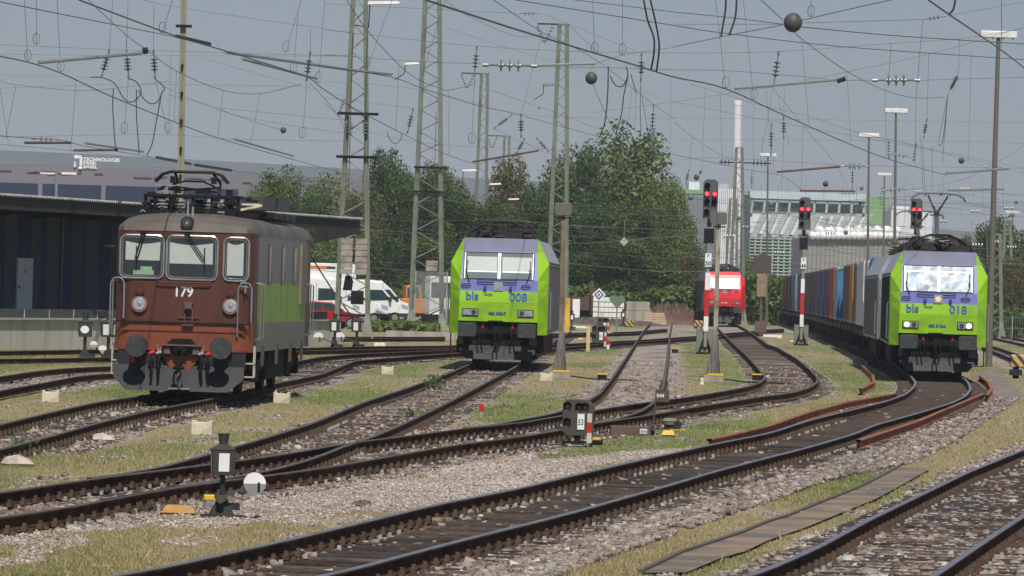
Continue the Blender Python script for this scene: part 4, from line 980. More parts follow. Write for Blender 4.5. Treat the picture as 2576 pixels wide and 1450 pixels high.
def wts(root,x,y,z0,z1,w_=.42,n=None):
    q=MB(); n=n or int((z1-z0)/.24)
    for i in range(n):
        z=z0+(z1-z0)*i/n
        q.b2(x-w_/2,x-.02,y-.2,y+.2,z,z+(z1-z0)/n-.02) if False else q.box((x+((i%2)-.5)*.01,y,z+(z1-z0)/n/2),(w_,.4,(z1-z0)/n-.025))
    q.build('tension_weight',mat('weight_concrete',(.33,.28,.24),.9,0,.2,4,dirt_or_glare=(.2,.17,.14)),root)
    q=MB(); q.cyl((x,y-.0,z1),(x,y,z1+9),.02,n=5); q.build('tension_cable',WIRE,root)
r1,h1,a1,c1=lattice('tall green lattice mast with stacked concrete tension weights, between brown locomotive and vans',(907,-120),(885,862),236,.42,1.42,leg=.14)
wts(r1,-.32,-.45,2.9,4.5,.52); wts(r1,.32,-.45,2.9,4.5,.52)
q=MB(); q.b2(-.75,.75,-.62,-.5,1.05,1.15); q.prism([(-.45,2.2),(-.05,2.2),(.0,2.6),(-.1,2.85),(-.35,2.85)],-.5,-.3,'y'); q.box((.2,-.5,1.9),(.55,.3,.6)); q.b2(-.9,.9,-.6,-.5,8.0,8.12); q.b2(-.9,.9,-.6,-.5,9.9,10.02); q.build('bracket_plate',DARK,r1)
q=MB()
for x in(-.35,.35):
    for k_ in range(4): q.cyl((x,-.55,9.1+k_*.14),(x,-.55,9.15+k_*.14),.14,n=10)
q.build('insulator',INS,r1)
q=MB()
for a_,b_ in(((-2.6,-.5,4.7),(-.9,-.5,2.2)),((-.9,-.5,2.2),(0.1,-.5,.9))): q.bar(a_,b_,.06)
q.build('stay_bar',DARK,r1)
r2,h2,a2,c2=lattice('tall green lattice mast with wire-mesh cage at its foot, left of locomotive 008',(1090,-120),(1072,826),325,.70,1.9,leg=.20,br=.15)
wts(r2,.25,-.6,3.35,4.0,.7)
q=MB(); SCR=mat('mesh_screen_grey',(.30,.31,.28),.6,.2,.2,3)
for i_ in range(30): x=-.7+1.9*i_/29; q.bar((x,-.9,.9),(x,-.9,3.3),.018)
for i_ in range(34): z=.9+2.4*i_/33; q.bar((-.7,-.9,z),(1.2,-.9,z),.018)
for x in(-.7,1.2): q.bar((x,-.9,.2),(x,-.9,3.35),.08)
q.build('mesh_screen',SCR,r2)
q=MB(); q.box((.3,-.6,.45),(1.2,.5,.6)); q.bar((-.8,-.7,.2),(.9,-.7,1.1),.08); q.b2(-1,1,-.85,-.7,9.55,9.68); q.b2(-1,1,-.85,-.7,8.1,8.2); q.build('bracket_plate',DARK,r2)
r3,h3,a3,c3=lattice('green lattice mast with short cross-arm on top, behind the yellow plate post',(1417,62),(1400,822),355,.5,1.3,leg=.2,br=.14)
r4,h4,a4,c4=lattice('slim green lattice mast directly behind the roof of locomotive 008',(1219,186),(1203,800),440,.5,1.1,leg=.18,br=.14)
r5,h5,a5,c5=lattice('green lattice mast behind the autumn-coloured tree, second right of locomotive 008 roof',(1275,343),(1266,795),560,.5,1.1,leg=.18,br=.14)
r6,h6,a6,c6=lattice('short distant lattice mast in front of autumn-coloured tree crown',(1313,408),(1311,790),680,.5,1.1,leg=.18,br=.14)
for r_,h_,a_,o_ in((r3,h3,a3,-1.1),(r4,h4,a4,-1.3),(r5,h5,a5,-1.4)):
    q=MB(); q.bar((a_.x+o_-.6,0,h_),(a_.x+.4,0,h_),.1)
    q.build('cross_arm',DGREY,r_); q=MB()
    for sx in(-1,1):
        for k_ in range(5): z=h_-.2-k_*.22; q.cyl((a_.x+o_-.1+sx*(.5-k_*.1),0,z),(a_.x+o_-.1+sx*(.48-k_*.1),0,z-.09),.09,n=8)
        q.tube([(a_.x+o_-.1+sx*.5,0,h_),(a_.x+o_-.1,0,h_-1.3)],.025,4)
    q.build('insulator',INS,r_)
def lattice_s(label,top,base,D,wt=.4,wb=1.0): return lattice(label,top,base,D,wt,wb,leg=.17,br=.13)
lattice_s('distant lattice mast in front of dark trees, right of the tallest tree',(1653,560),(1648,745),470)
lattice_s('distant lattice mast left of the diamond board, before dark trees',(1519,590),(1512,745),470)
rr_,hh,aa,cc=lattice_s('lattice mast with insulator arms in front of the white chimney',(1860,372),(1853,800),430,.45,1.2)
q=MB(); q.bar((aa.x-1.6,0,hh-1.2),(aa.x+2.6,0,hh-1.2),.09)
for x in(-1.4,-1.1,-.8,1.2,1.5,1.8,2.1): q.cyl((aa.x+x-.03,0,hh-1.2),(aa.x+x+.03,0,hh-1.2),.22,n=8)
q.build('insulator_arm',DARK,rr_)
lattice_s('lattice mast beside the signal pole, in front of silvery tower',(1845,500),(1838,800),520,.6,1.4)
lattice_s('lattice mast at the right edge beyond the tracks',(2535,560),(2532,800),420,.4,1.0)
lattice_s('lattice mast between tall lamp post and right edge, beyond the fence',(2508,590),(2503,800),360,.4,.9)
# steel post behind the brown locomotive
b_=at(447,905,150); b_.z=GZ; t_=at(463,-60,150)
root=thing('steel_mast','plain olive steel post rising from behind the brown locomotive 179','mast',(b_.x,150,GZ),0)
q=MB(); hgt=t_.z-GZ; dx=t_.x-b_.x
def pp(f,ox,oy=0): return (dx*f+ox,oy,hgt*f)
for ox in(-.07,.07): q.bar(pp(0,ox),pp(1,ox*.55),.075,.075)
q.bar(pp(0,0,.03),pp(1,0,.03),.07,.03)
q.build('post',mat('olive_mast_paint',(.24,.24,.16),.7,0,.2,1.2,dirt_or_glare=(.15,.11,.07),dscale=1.2,dth=.58),root)
q=MB()
for f in(.35,.42,.49,.56,.63,.70,.77): q.box(pp(f,.0,-.1),(.07,.04,.12))
for f in (.872,.96): q.bar(pp(f,-.2,-.12),pp(f,.25,-.12),.08)
q.build('clamp',BLACK,root)

# ---------------------------------------------------------------- lamp masts (T shaped)
def tlamp(label,top,base,D,wl,z_base=GZ,w0=.15):
    t=at(*top,D); b=at(*base,D) ; root=thing('lamp_mast',label,'lamp post',(b.x,D,z_base),0,'tall lamp posts with white T-shaped heads')
    q=MB(); h_=t.z-z_base; dx=t.x-b.x; q.cyl((0,0,0),(dx,0,h_),w0*.75,w0*.42,n=10); q.build('pole',mat('lamp_pole',(.13,.12,.10),.7,.1,.15,1),root,smooth=True)
    q=MB(); q.box((dx,0,h_+.12),(wl,.35,.26)); hd=q.build('lamp_head',mat('lamp_white',(.7,.7,.68),.5),root,bevel=.03)
    q=MB()
    for k_ in(-.8,-.3,.25,.8): q.box((dx+k_*wl/2,0,h_-.03),(.05,.1,.06))
    q.build('lamp_foot',DGREY,hd)
tlamp('tallest lamp post with white head, right of locomotive 018, brown-grey pole',(2512,95),(2487,925),207,1.4,w0=.19)
tlamp('lamp post with white head, second from right, above the container train',(2254,284),(2250,800),315,1.35)
tlamp('lamp post with white head between the second signal and the blue container',(2186,345),(2183,800),350,1.35)
tlamp('lamp post with white head standing before the grey-green office building',(1932,394),(1929,800),430,1.35)
tlamp('shorter distant lamp post with white head above the hall roof',(2225,442),(2222,780),520,1.35,w0=.15)
tlamp('distant lamp post with white head near the right edge',(2548,537),(2546,780),560,1.6,w0=.15)

# ---------------------------------------------------------------- colour light signals
def signal(label,top,base,D,num,stripes=True,wd=.62):
    t=at(*top,D); b=at(*base,D); root=thing('main_signal',label,'railway signal',(b.x,D,GZ),0,'red main signals on masts')
    zt=t.z-GZ; dx=t.x-b.x; f=lambda z:dx*z/zt
    q=MB(); z0=zt-1.65; w2=wd/2
    pr=[(-w2,z0),(w2,z0),(w2,zt-.12),(w2-.12,zt),(-w2+.12,zt),(-w2,zt-.12)]
    q.prism([(dx+a_,c_) for a_,c_ in pr],-.02,.02,'y'); sc=q.build('signal_screen',mat('signal_grey',(.085,.082,.08),.7),root)
    def lens(x,z,on,nm='lamp_hood'):
        q=MB(); n=12
        for k_ in range(n):
            a0=math.pi*k_/n-.25; a1=math.pi*(k_+1)/n+.0-.25
            q.add([(dx+x+.12*math.cos(a0),-.02,z+.12*math.sin(a0)),(dx+x+.12*math.cos(a1),-.02,z+.12*math.sin(a1)),(dx+x+.12*math.cos(a1),-.26,z+.12*math.sin(a1)),(dx+x+.12*math.cos(a0),-.26,z+.12*math.sin(a0))],[(0,1,2,3)])
        q.cyl((dx+x,-.02,z),(dx+x,-.035,z),.115,n=16); ho=q.build('lamp_hood',BLACK,sc)
        if on: q=MB(); q.cyl((dx+x,-.04,z),(dx+x,-.06,z),.085,n=18); q.build('red_light',REDL,ho)
    lens(-.15,zt-.27,0); lens(-.15,zt-.60,1); lens(.17,zt-.60,1); lens(-.15,zt-.93,0); lens(-.15,zt-1.35,0); lens(.15,zt-.93,0)
    q=MB(); q.box((dx-.02,.05,z0-.15),(.18,.1,.35)); q.box((dx-.02,-.02,z0-.7),(.42,.08,.62)); q.box((f(z0-1.1),0,z0-1.2),(.12,.1,.5)); q.build('lower_box',BLACK,root)
    q=MB(); q.cyl((0,0,.3),(f(z0-1),0,z0-1),.085,.075,n=12); q.build('pole',mat('signal_pole',(.26,.25,.20),.6,0,.15,1),root,smooth=True)
    if num:
        q=MB(); q.box((f(z0-1.75),-.12,z0-1.7),(.26,.02,.56)); pn=q.build('number_plate',WHITE,root); text('plate_lettering',num[0],.2,BLACK,pn,(f(z0-1.75),-.135,z0-1.6),align='CENTER'); text('plate_lettering',num[1],.24,BLACK,pn,(f(z0-1.8),-.135,z0-1.92),align='CENTER',off=.004)
    q=MB(); zb=.95
    for k_,(m_,L_) in enumerate(((0,.62),(1,1.1),(0,.72))): q.box((f(zb+L_/2)-.0,-.1,zb+L_/2),(.19,.02,L_),m_); zb+=L_
    q.build('mast_board',[WHITE,REDP],root)
    q=MB(); q.b2(-.36,.36,.05,.4,.0,1.05); q.build('cabinet',mat('cabinet_greenish',(.17,.19,.14),.6),root)
    q=MB()
    for sx in(-1,1): q.bar((sx*.28,-.1,0),(sx*.03,0,.75),.05); q.bar((sx*.3,.1,.02),(sx*.05,0,.4),.04)
    q.b2(-.38,.38,-.2,.2,.0,.08); q.build('mast_foot',BLACK,root)
signal('red main signal with P 50 plate, left of three, beside the grey pole',(1789,452),(1773,893),223,('P','50'))
signal('red main signal in the middle of the three, beside the container train',(2026,497),(2014.8,872),273,('P','48'))
signal('red main signal on the right, its mast hidden by locomotive 018 roof',(2307,500),(2300,820),292,None)
# two post-mounted boxes
def boxpost(label,top,base,D,yellow):
    t=at(*top,D); b=at(*base,D); b.z=GZ; root=thing('post_with_box',label,'post',(b.x,D,GZ),0,'tall thin posts with a grey box on top'); zt=t.z-GZ; dx=t.x-b.x
    f=lambda z:dx*z/zt
    PM=mat('post_brown' if yellow else 'post_pale',(.20,.14,.09) if yellow else (.36,.33,.26),.75,0,.2,1.2,dirt_or_glare=(.09,.07,.05),dscale=1.6)
    q=MB(); q.bar((0,0,.25),(f(zt-.35),0,zt-.35),.11,.11); q.bar((f(1.6)+.055,-.07,1.6),(f(zt-1)+.05,-.07,zt-1),.03); q.build('post',PM,root)
    q=MB(); x=dx; q.prism([(x-.24,zt-.3),(x-.2,zt-.36),(x+.2,zt-.36),(x+.24,zt-.3),(x+.24,zt-.06),(x+.2,zt),(x-.2,zt),(x-.24,zt-.06)],-.15,.15,'y'); q.build('top_box',mat('box_grey_brown',(.13,.115,.11),.7),root,bevel=.015)
    q=MB(); q.cyl((x,0,zt-.5),(x,0,zt-.36),.06,n=10); q.bar((x-.14,0,zt-.42),(x+.2,0,zt-.42),.04); q.build('clamp',BLACK,root)
    q=MB(); WD=mat('weathered_foot',(.16,.145,.13),.9,0,.4,6,dirt_or_glare=(.04,.035,.035),dscale=4,streak=True)
    q.add([(-.22,-.1,.25),(.17,-.1,.25),(.17,.1,.25),(-.22,.1,.25),(-.05,-.1,1.35),(.09,-.1,1.35),(.09,.1,1.35),(-.05,.1,1.35)],[(0,1,5,4),(1,2,6,5),(2,3,7,6),(3,0,4,7),(4,5,6,7)]); q.build('wooden_foot',WD,root)
    q=MB(); q.b2(-.3,.26,-.16,.16,.0,.2); fb=q.build('foot_block',CONC,root,bevel=.02); q=MB(); q.b2(-.2,.26,-.17,.17,.2,.26); q.build('yellow_cap',YEL,fb)
    q=MB(); q.b2(-.42,-.3,-.1,.1,.0,.16); q.tube([(.3,0,.1),(.9,0,.04),(2.2,.1,.03)],.02); q.build('cable_box',BLACK,root)
    if yellow:
        q=MB(); q.b2(.10,.225,-.05,-.03,1.35,2.3); q.build('yellow_plate',YEL,root)
boxpost('brown post with grey box on top and long yellow plate, right of locomotive 008',(1418,511),(1409,945),152,True)
boxpost('pale weathered post with grey box on top, in front of the left main signal',(1808.5,534),(1796,958),154,False)
def duct(t,x,y,label):
    p=tg(t,x,y,GZ); q=MB(); q.b2(-.13,.13,-.1,.1,0,.16,0); q.b2(-.15,.15,-.12,.12,.16,.2,1); o=q.build('cable_box',[BLACK,YEL],None,p); tag(o,label,'cable box')
duct(7,905,735,'black cable box with yellow lid left of the track bend, joined to the brown post')
duct(7,2462,735,'black cable box inside the right-hand track bend, joined to the pale post')
duct(7,1640,460,'small black cable box on the grass between two middle tracks')

# ---------------------------------------------------------------- point lanterns and levers
def lantern(label,loc,rz=0,face='bar',weight=None,sc=1,yel=True):
    root=thing('point_lantern',label,'point signal',loc,rz,'black point lanterns',sc)
    LB=mat('lantern_black',(.045,.045,.042),.5,.1,.2,6)
    q=MB(); q.add([(-.15,-.15,.62),(.15,-.15,.62),(.15,.15,.62),(-.15,.15,.62),(-.17,-.17,.98),(.17,-.17,.98),(.17,.17,.98),(-.17,.17,.98)],[(0,3,2,1),(4,5,6,7),(0,1,5,4),(1,2,6,5),(2,3,7,6),(3,0,4,7)])
    q.add([(-.18,-.18,.98),(.18,-.18,.98),(.18,.18,.98),(-.18,.18,.98),(-.07,-.07,1.05),(.07,-.07,1.05),(.07,.07,1.05),(-.07,.07,1.05)],[(0,1,5,4),(1,2,6,5),(2,3,7,6),(3,0,4,7),(4,5,6,7)])
    bo=q.build('lantern_body',LB,root,bevel=.006)
    q=MB(); q.cyl((0,0,1.04),(0,0,1.1),.065,.065,n=16); q.cyl((0,0,1.1),(0,0,1.2),.065,.085,n=16); q.cyl((0,0,1.2),(0,0,1.21),.088,n=16); q.build('chimney_cap',LB,root,smooth=True)
    for a_ in(0,90,180,270):
        q=MB()
        if face=='bar': q.add([(-.075,-.160,.67),(.075,-.160,.67),(.075,-.175,.93),(-.075,-.175,.93)],[(0,1,2,3)])
        else: n=20; q.add([(.105*math.cos(2*math.pi*k_/n),-.172,.80+.095*math.sin(2*math.pi*k_/n)) for k_ in range(n)],[tuple(range(n))])
        o=q.build('signal_face',WHITE,bo); o.rotation_euler=(0,0,R(a_)) 
        if a_ in(90,270) and face=='bar':
            pass
    q=MB(); q.cyl((0,0,.1),(0,0,.63),.045,.04,n=10); q.add([(-.2,-.1,0),(.2,-.1,0),(.2,.1,0),(-.2,.1,0),(-.06,-.05,.3),(.06,-.05,.3),(.06,.05,.3),(-.06,.05,.3)],[(0,1,5,4),(1,2,6,5),(2,3,7,6),(3,0,4,7)]); q.b2(-.3,.32,-.12,.12,0,.05); q.box((.1,0,.17),(.3,.14,.1)); q.build('stand',mat('stand_black',(.02,.02,.018),.7,0,.3,6),root)
    if weight:
        wx,wz,fr=weight; q=MB(); q.bar((-.04,-.16,.30),(wx*.93,-.16,wz-.02),.05,.03); q.cyl((-.04,-.2,.28),(-.04,-.1,.28),.06,n=12); lv=q.build('lever',mat('lever_olive',(.06,.065,.045),.6),root)
        q=MB(); n=24; r=.158
        up=[(wx+r*math.cos(math.pi*k_/n),wz+r*math.sin(math.pi*k_/n)) for k_ in range(n+1)]; lo=[(wx+r*math.cos(math.pi+math.pi*k_/n),wz+r*math.sin(math.pi+math.pi*k_/n)) for k_ in range(n+1)]
        q.prism(up,-.22,-.13,'y',0); q.prism(lo,-.22,-.13,'y',1); q.b2(wx+.04,wx+.075,-.225,-.22,wz-.12,wz+.02,2)
        q.build('counterweight',[WHITE,mat('weight_grey' if fr else 'weight_rusty',(.22,.23,.23) if fr else (.3,.2,.13),.6),BLACK],lv,smooth=True)
    if yel: q=MB(); q.b2(-.27,-.12,-.16,-.02,.26,.335,0); q.b2(-.25,-.14,-.15,-.03,.18,.26,1); q.build('yellow_cap',[YEL,GALV],root,bevel=.01)
    return root
p=tg(1,2230,865,GZ); lantern('large black point lantern with white bar face and white-grey lever disc, in the foreground',(p.x,p.y,p.z),R(8),'bar',(.44,.51,True),.76)
p=tg(5,850,375,GZ); lantern('point lantern showing a white disc, left of the brown locomotive by the dock',(p.x,p.y,p.z),0,'disc',None,1.2,False)
p=tg(5,1085,375,GZ); lantern('point lantern with white bar half hidden by the left buffer side of locomotive 179',(p.x,p.y,p.z),R(-20),'bar',None,1.2,False)
p=tg(6,790,265,GZ); lantern('point lantern left of the pair under the lattice mast with tension weights',(p.x,p.y,p.z),R(-12),'bar',(-.5,.43,False),1.15,False)
p=tg(6,1010,262,GZ); lantern('point lantern right of the pair under the lattice mast with tension weights',(p.x,p.y,p.z),R(-12),'bar',(-.52,.43,True),1.15,False)
p=tg(7,600,232,GZ); lantern('distant point lantern beside the white post right of locomotive 008',(p.x,p.y,p.z),0,'bar',None,1.0,False)
p=tg(7,1115,190,GZ); lantern('distant point lantern next to the tilted striped board',(p.x,p.y,p.z),0,'bar',None,1.0,False)
def wdisc(t,x,y,z,label,r=.17,m2=CREAM):
    p=tg(t,x,y,GZ); q=MB(); n=20
    up=[(r*math.cos(math.pi*k_/n),z+r*math.sin(math.pi*k_/n)) for k_ in range(n+1)]; lo=[(r*math.cos(math.pi+math.pi*k_/n),z+r*math.sin(math.pi+math.pi*k_/n)) for k_ in range(n+1)]
    root=thing('point_lever',label,'point lever',(p.x,p.y,GZ),0,'point levers with disc weights'); q.prism(up,-.05,.05,'y',0); q.prism(lo,-.05,.05,'y',1); q.build('disc_weight',[WHITE,mat('disc_lower_grey',(.33,.35,.33),.5)],root,smooth=True); q=MB(); q.bar((0,.08,z),(.35,.08,.06),.05); q.b2(.15,.55,-.1,.15,0,.12); q.build('lever',BLACK,root)
wdisc(5,940,370,.5,'white-topped lever disc between the two lanterns left of locomotive 179',.11)
wdisc(5,1030,345,.28,'pale blue-grey lever disc leaning beside the yellow box left of locomotive 179',.14)
# yellow floor boxes
YB=[(5,735,375,'.','yellow cable cap left of the lantern showing a white disc'),(5,1025,370,'','pale yellow cable cap beside locomotive 179, under the leaning lever disc'),(6,740,270,'','yellow cable cap at the foot of the left lantern under the mast'),(6,1030,262,'','orange-yellow cable cap at the foot of the right lantern under the mast'),(7,1570,1300,'','yellow cable cap on the grass right of the 044 sign'),(1,1800,835,'','worn orange-yellow cover on the gravel left of the foreground lantern'),(7,1060,275,'','yellow cable cap beside the upper black dwarf signal'),(8,245,355,'','yellow-topped box left of the middle main signal foot'),(8,115,320,'','yellow-brown box at the end of the white plate in the grass'),(7,690,330,'','tiny yellow cap in the grass right of the brown post')]
for (t,x,y,_,lab) in YB:
    p=tg(t,x,y,GZ); s_=.72 if t!=1 else 1.15
    q=MB(); q.prism([(-.16,.0),(.16,.0),(.13,.10),(-.13,.10)],-.14,.14,'y',0) if False else None
    q.add([(-.17*s_,-.12,.03),(.17*s_,-.12,.03),(.17*s_,.12,.03),(-.17*s_,.12,.03),(-.12*s_,-.09,.11),(.12*s_,-.09,.11),(.12*s_,.09,.11),(-.12*s_,.09,.11)],[(4,5,6,7),(0,1,5,4),(1,2,6,5),(2,3,7,6),(3,0,4,7)],0); q.b2(-.13*s_,.13*s_,-.09,.09,0,.04,1)
    tag(q.build('cable_cover',[YEL if t!=1 else mat('worn_orange_yellow',(.5,.25,.05),.7,0,.3,8,dirt_or_glare=(.3,.2,.1),dscale=7),CONC],None,p,bevel=.006),lab,'cable cover','yellow cable caps on the ground')
# cream marker blocks
for t,x,y,lab in ((5,508,780,'cream marker block in the grass left of locomotive 179'),(5,2038,1108,'worn cream marker block in the grass below the brown locomotive'),(6,262,792,'cream marker block right of the brown locomotive shadow'),(6,1328,500,'ragged cream marker block in the grass between the brown and the green 008 locomotive'),(7,347,742,'crumbling cream marker block in front of the brown post')):
    p=tg(t,x,y,GZ); q=MB(); w_=.17; hh_=.24; q.prism([(-w_,0),(w_,0),(w_,hh_),(w_-.05,hh_),(w_-.06,hh_-.03),(-w_+.06,hh_-.03),(-w_+.05,hh_),(-w_,hh_)],-.12,.12,'y'); tag(q.build('marker_block',CREAM,None,p,(0,0,R(random.uniform(-8,8))),bevel=.008),lab,'marker block','cream marker blocks in the grass')

# ---------------------------------------------------------------- dwarf signals and small signs
def dwarf(label,loc,rz,num,sc=1.0):
    root=thing('dwarf_signal',label,'railway signal',loc,rz,'low black shunting signals',sc); m=mat('dwarf_olive_grey',(.055,.052,.040),.6,0,.15,4)
    q=MB(); q.prism([(-.24,.2),(-.17,.14),(.2,.14),(.25,.2),(.25,.62),(.17,.72),(-.17,.72),(-.24,.64)],-.08,.12,'y'); bo=q.build('signal_case',m,root,bevel=.012)
    for x,z,c_ in((-.165,.615,1),(.02,.605,0),(.115,.605,1),(-.165,.36,0)):
        q=MB(); n=10
        for k_ in range(n):
            a0=math.pi*k_/n; a1=math.pi*(k_+1)/n
            q.add([(x+.062*math.cos(a0),-.08,z+.062*math.sin(a0)),(x+.062*math.cos(a1),-.08,z+.062*math.sin(a1)),(x+.062*math.cos(a1),-.17,z+.062*math.sin(a1)),(x+.062*math.cos(a0),-.17,z+.062*math.sin(a0))],[(0,1,2,3)])
        q.cyl((x,-.08,z),(x,-.086,z),.058,n=16); ho=q.build('lamp_hood',BLACK,bo); q=MB(); q.cyl((x+.005,-.088,z-.012),(x+.005,-.1,z-.012),.04,.03,n=14); q.build('lens',mat('lens_red',(.35,.02,.03),.2,spec=.8) if c_ else LENSD,ho,smooth=True)
    q=MB(); q.b2(.0,.11,-.095,-.085,.24,.49); pn=q.build('number_plate',WHITE,bo); text('plate_number',num,.13,BLACK,pn,(.055,-.098,.315),align='CENTER',sx=.72)
    q=MB(); q.b2(.155,.23,-.10,-.085,.36,.5,0); q.b2(.155,.23,-.10,-.085,.19,.36,1); q.b2(.155,.23,-.10,-.085,.03,.19,0); q.build('stripe_plate',[mat('plate_dirty_white',(.5,.48,.44),.6),REDP],bo)
    q=MB(); q.b2(-.22,.22,-.06,.1,.02,.055); q.b2(-.05,.05,-.04,.06,.04,.15); q.bar((-.18,-.05,.14),(-.1,0,.04),.02); q.b2(-.24,-.2,-.08,.1,-.04,.04); q.b2(.2,.24,-.08,.1,-.04,.04); q.build('stand',BLACK,root)
    q=MB(); q.b2(-.1,.1,-.04,.1,-.02,.03); q.build('concrete_foot',CONC,root); q=MB(); q.b2(-.1,.12,.0,.12,.10,.13); q.box((.31,.05,.1),(.13,.12,.05)); q.build('yellow_cap',YEL,root)
    q=MB(); q.box((.32,.05,.04),(.16,.14,.08)); q.build('cable_box',DARK,root)
p=tg(7,655,1405,GZ); dwarf('olive dwarf signal numbered 53 with red-white plate, in the foreground',(p.x,p.y,GZ+.04),R(-4),'53',1.03)
p=tg(7,875,415,GZ); dwarf('small black dwarf signal just left of the white-red peg, middle distance',(p.x,p.y,GZ+.05),0,'51',1.35)
p=tg(7,918,285,GZ); dwarf('small black dwarf signal beyond the cream post, farther of the two',(p.x,p.y,GZ+.05),0,'52',1.35)
p=tg(7,1418,1295,GZ); root=thing('sign_post','rusty brown sign numbered 044 on a thin post beside the turnout','sign',(p.x,p.y,GZ),0)
SB=mat('sign_brown',(.075,.045,.035),.7,0,.15,5,dirt_or_glare=(.11,.06,.045)); q=MB(); q.bar((0,0,0),(.035,0,.80),.028,.02); q.build('post',SB,root); q=MB(); q.b2(.02,.27,-.015,-.005,.61,.83); pn=q.build('sign_board',SB,root); text('sign_number','044',.10,mat('digit_white',(.75,.75,.72),.6),pn,(.045,-.02,.69),off=.002,sx=.92)
p=tg(7,1195,1290,GZ); root=thing('point_machine_cover','long brown sheet-metal cover with a small white label, left of the 044 sign','cover',(p.x,p.y,GZ),R(3)); q=MB(); q.b2(-.37,.34,-.15,.15,0,.17); q.build('cover',BROWNM,root,bevel=.01); q=MB(); q.b2(.15,.28,-.156,-.15,.04,.13); l_=q.build('label',mat('label_pale',(.55,.56,.62),.5),root); text('label_text','044',.06,LETB,l_,(.165,-.16,.062),sx=1.2); q=MB(); q.cyl((.36,0,.09),(.42,0,.09),.07,n=12); q.build('end_cap',BLACK,root)
p=tg(7,1610,1235,GZ); root=thing('point_motor','grey-green point motor box with domed lid right of the 044 sign','point motor',(p.x,p.y,GZ),0); q=MB(); q.cyl((-.05,0,.1),(-.05,0,.17),.12,.14,n=16); q.cyl((-.05,0,.17),(-.05,0,.22),.145,.09,n=16); q.build('lid',mat('motor_olive',(.2,.19,.12),.7),root,smooth=True); q=MB(); q.b2(-.15,.1,-.08,.08,.02,.12); q.cyl((.1,-.1,.1),(.1,.1,.1),.08,n=14); q.b2(-.1,-.05,-.1,-.07,0,.06); q.build('housing',DGREY,root); q=MB(); q.b2(-.05,.25,-.15,.1,.0,.02); q.build('base',YEL,root)
def peg(t,x,y,h_,r,c1_,c2_,label,cat='marker peg',name='marker_peg'):
    p=tg(t,x,y,GZ); root=thing(name,label,cat,(p.x,p.y,GZ),0); q=MB(); q.cyl((0,0,0),(0,0,h_*.45),r,n=12); q.build('stem',c2_,root,smooth=True); q=MB(); q.cyl((0,0,h_*.45),(0,0,h_*.9),r*1.1,n=14); q.cyl((0,0,h_*.9),(0,0,h_),r*1.1,r*.5,n=14); q.build('cap',c1_,root,smooth=True)
peg(6,2265,935,.28,.035,REDP,CONC,'small red-capped peg between the forking tracks in the centre')
peg(7,965,420,.42,.07,REDP,WHITE,'stubby red and white peg right of the nearer small dwarf signal')
peg(7,1910,778,.2,.06,CREAM,WHITE,'tiny white peg left of the pale post foot')
peg(6,1545,258,.22,.05,mat('pink_cap',(.5,.2,.16),.7),REDP,'little pinkish peg beside the track left of locomotive 008')
def plank(t,x,y,w_,h_,m,label,name='marker_post',d=.06):
    p=tg(t,x,y,GZ); q=MB(); q.b2(-w_/2,w_/2,-d/2,d/2,0,h_); o=q.build(name,m,None,p,bevel=.012); tag(o,label,'post')
plank(7,763,445,.15,1.05,mat('cream_wood',(.6,.44,.24),.8,0,.15,5),'cream wooden post left of the small dwarf signals')
plank(7,905,185,.14,.85,mat('cream_wood'),'small cream post behind the farther dwarf signal') if False else plank(7,905,182,.16,.9,CREAM,'small cream post behind the farther dwarf signal')
plank(7,642,150,.55,1.75,WHITE,'broad white upright slab behind the distant lantern, right of locomotive 008','marker_slab',.3)
# stacked stones by the far track
for t,x,y,lab in((6,1215,250,'left of two round cream stones by the track left of locomotive 008'),(6,1265,250,'right of two round cream stones by the track left of locomotive 008')):
    p=tg(t,x,y,GZ); q=MB(); q.ball((0,0,.13),.16,sc=(1.1,1,.95)); tag(q.build('boulder',CREAM,None,p,smooth=True),lab,'boulder')
# hazard boards
HZ=bpy.data.materials.new('hazard_yellow_black'); HZ.use_nodes=True; n_=HZ.node_tree; tc_=n_.nodes.new('ShaderNodeTexCoord'); mp_=n_.nodes.new('ShaderNodeMapping'); mp_.inputs['Rotation'].default_value=(0,R(40),0); wv=n_.nodes.new('ShaderNodeTexWave'); wv.inputs['Scale'].default_value=1.3; cr=n_.nodes.new('ShaderNodeValToRGB'); cr.color_ramp.interpolation='CONSTANT'; cr.color_ramp.elements[0].color=(.55,.36,.10,1); cr.color_ramp.elements[1].color=(.05,.045,.04,1); cr.color_ramp.elements[1].position=.55
n_.links.new(tc_.outputs['Object'],mp_.inputs[0]); n_.links.new(mp_.outputs[0],wv.inputs[0]); n_.links.new(wv.outputs[0],cr.inputs[0]); n_.links.new(cr.outputs[0],n_.nodes['Principled BSDF'].inputs['Base Color'])
def hazard(t,x,y,w_,h_,z,label,sc=1):
    p=tg(t,x,y,GZ); root=thing('hazard_block',label,'hazard marker',(p.x,p.y,GZ),0,'yellow and black striped markers'); q=MB(); q.b2(-w_/2,w_/2,-.1,.25,z,z+h_); q.build('striped_board',HZ,root,bevel=.03); q=MB(); q.b2(-w_*.4,-w_*.15,0,.1,0,z); q.b2(w_*.2,w_*.4,0,.1,0,z); q.box((-w_*.3,-.1,z*.55),(w_*.5,.3,z*.5)); q.build('stand',DGREY,root)
hazard(8,2560,720,.8,.42,.38,'large striped block at the right edge beside the tall lamp post'); hazard(8,2530,300,.8,.42,.12,'striped block near the right edge, on the far right tracks')
hazard(7,1875,215,.6,.42,.15,'striped block on the grass left of the left main signal'); hazard(7,2545,150,.8,.5,.1,'striped block at the foot of the brown box post by the container train')
hazard(7,1180,200,.6,.42,.05,'tilted striped board beside a distant lantern')
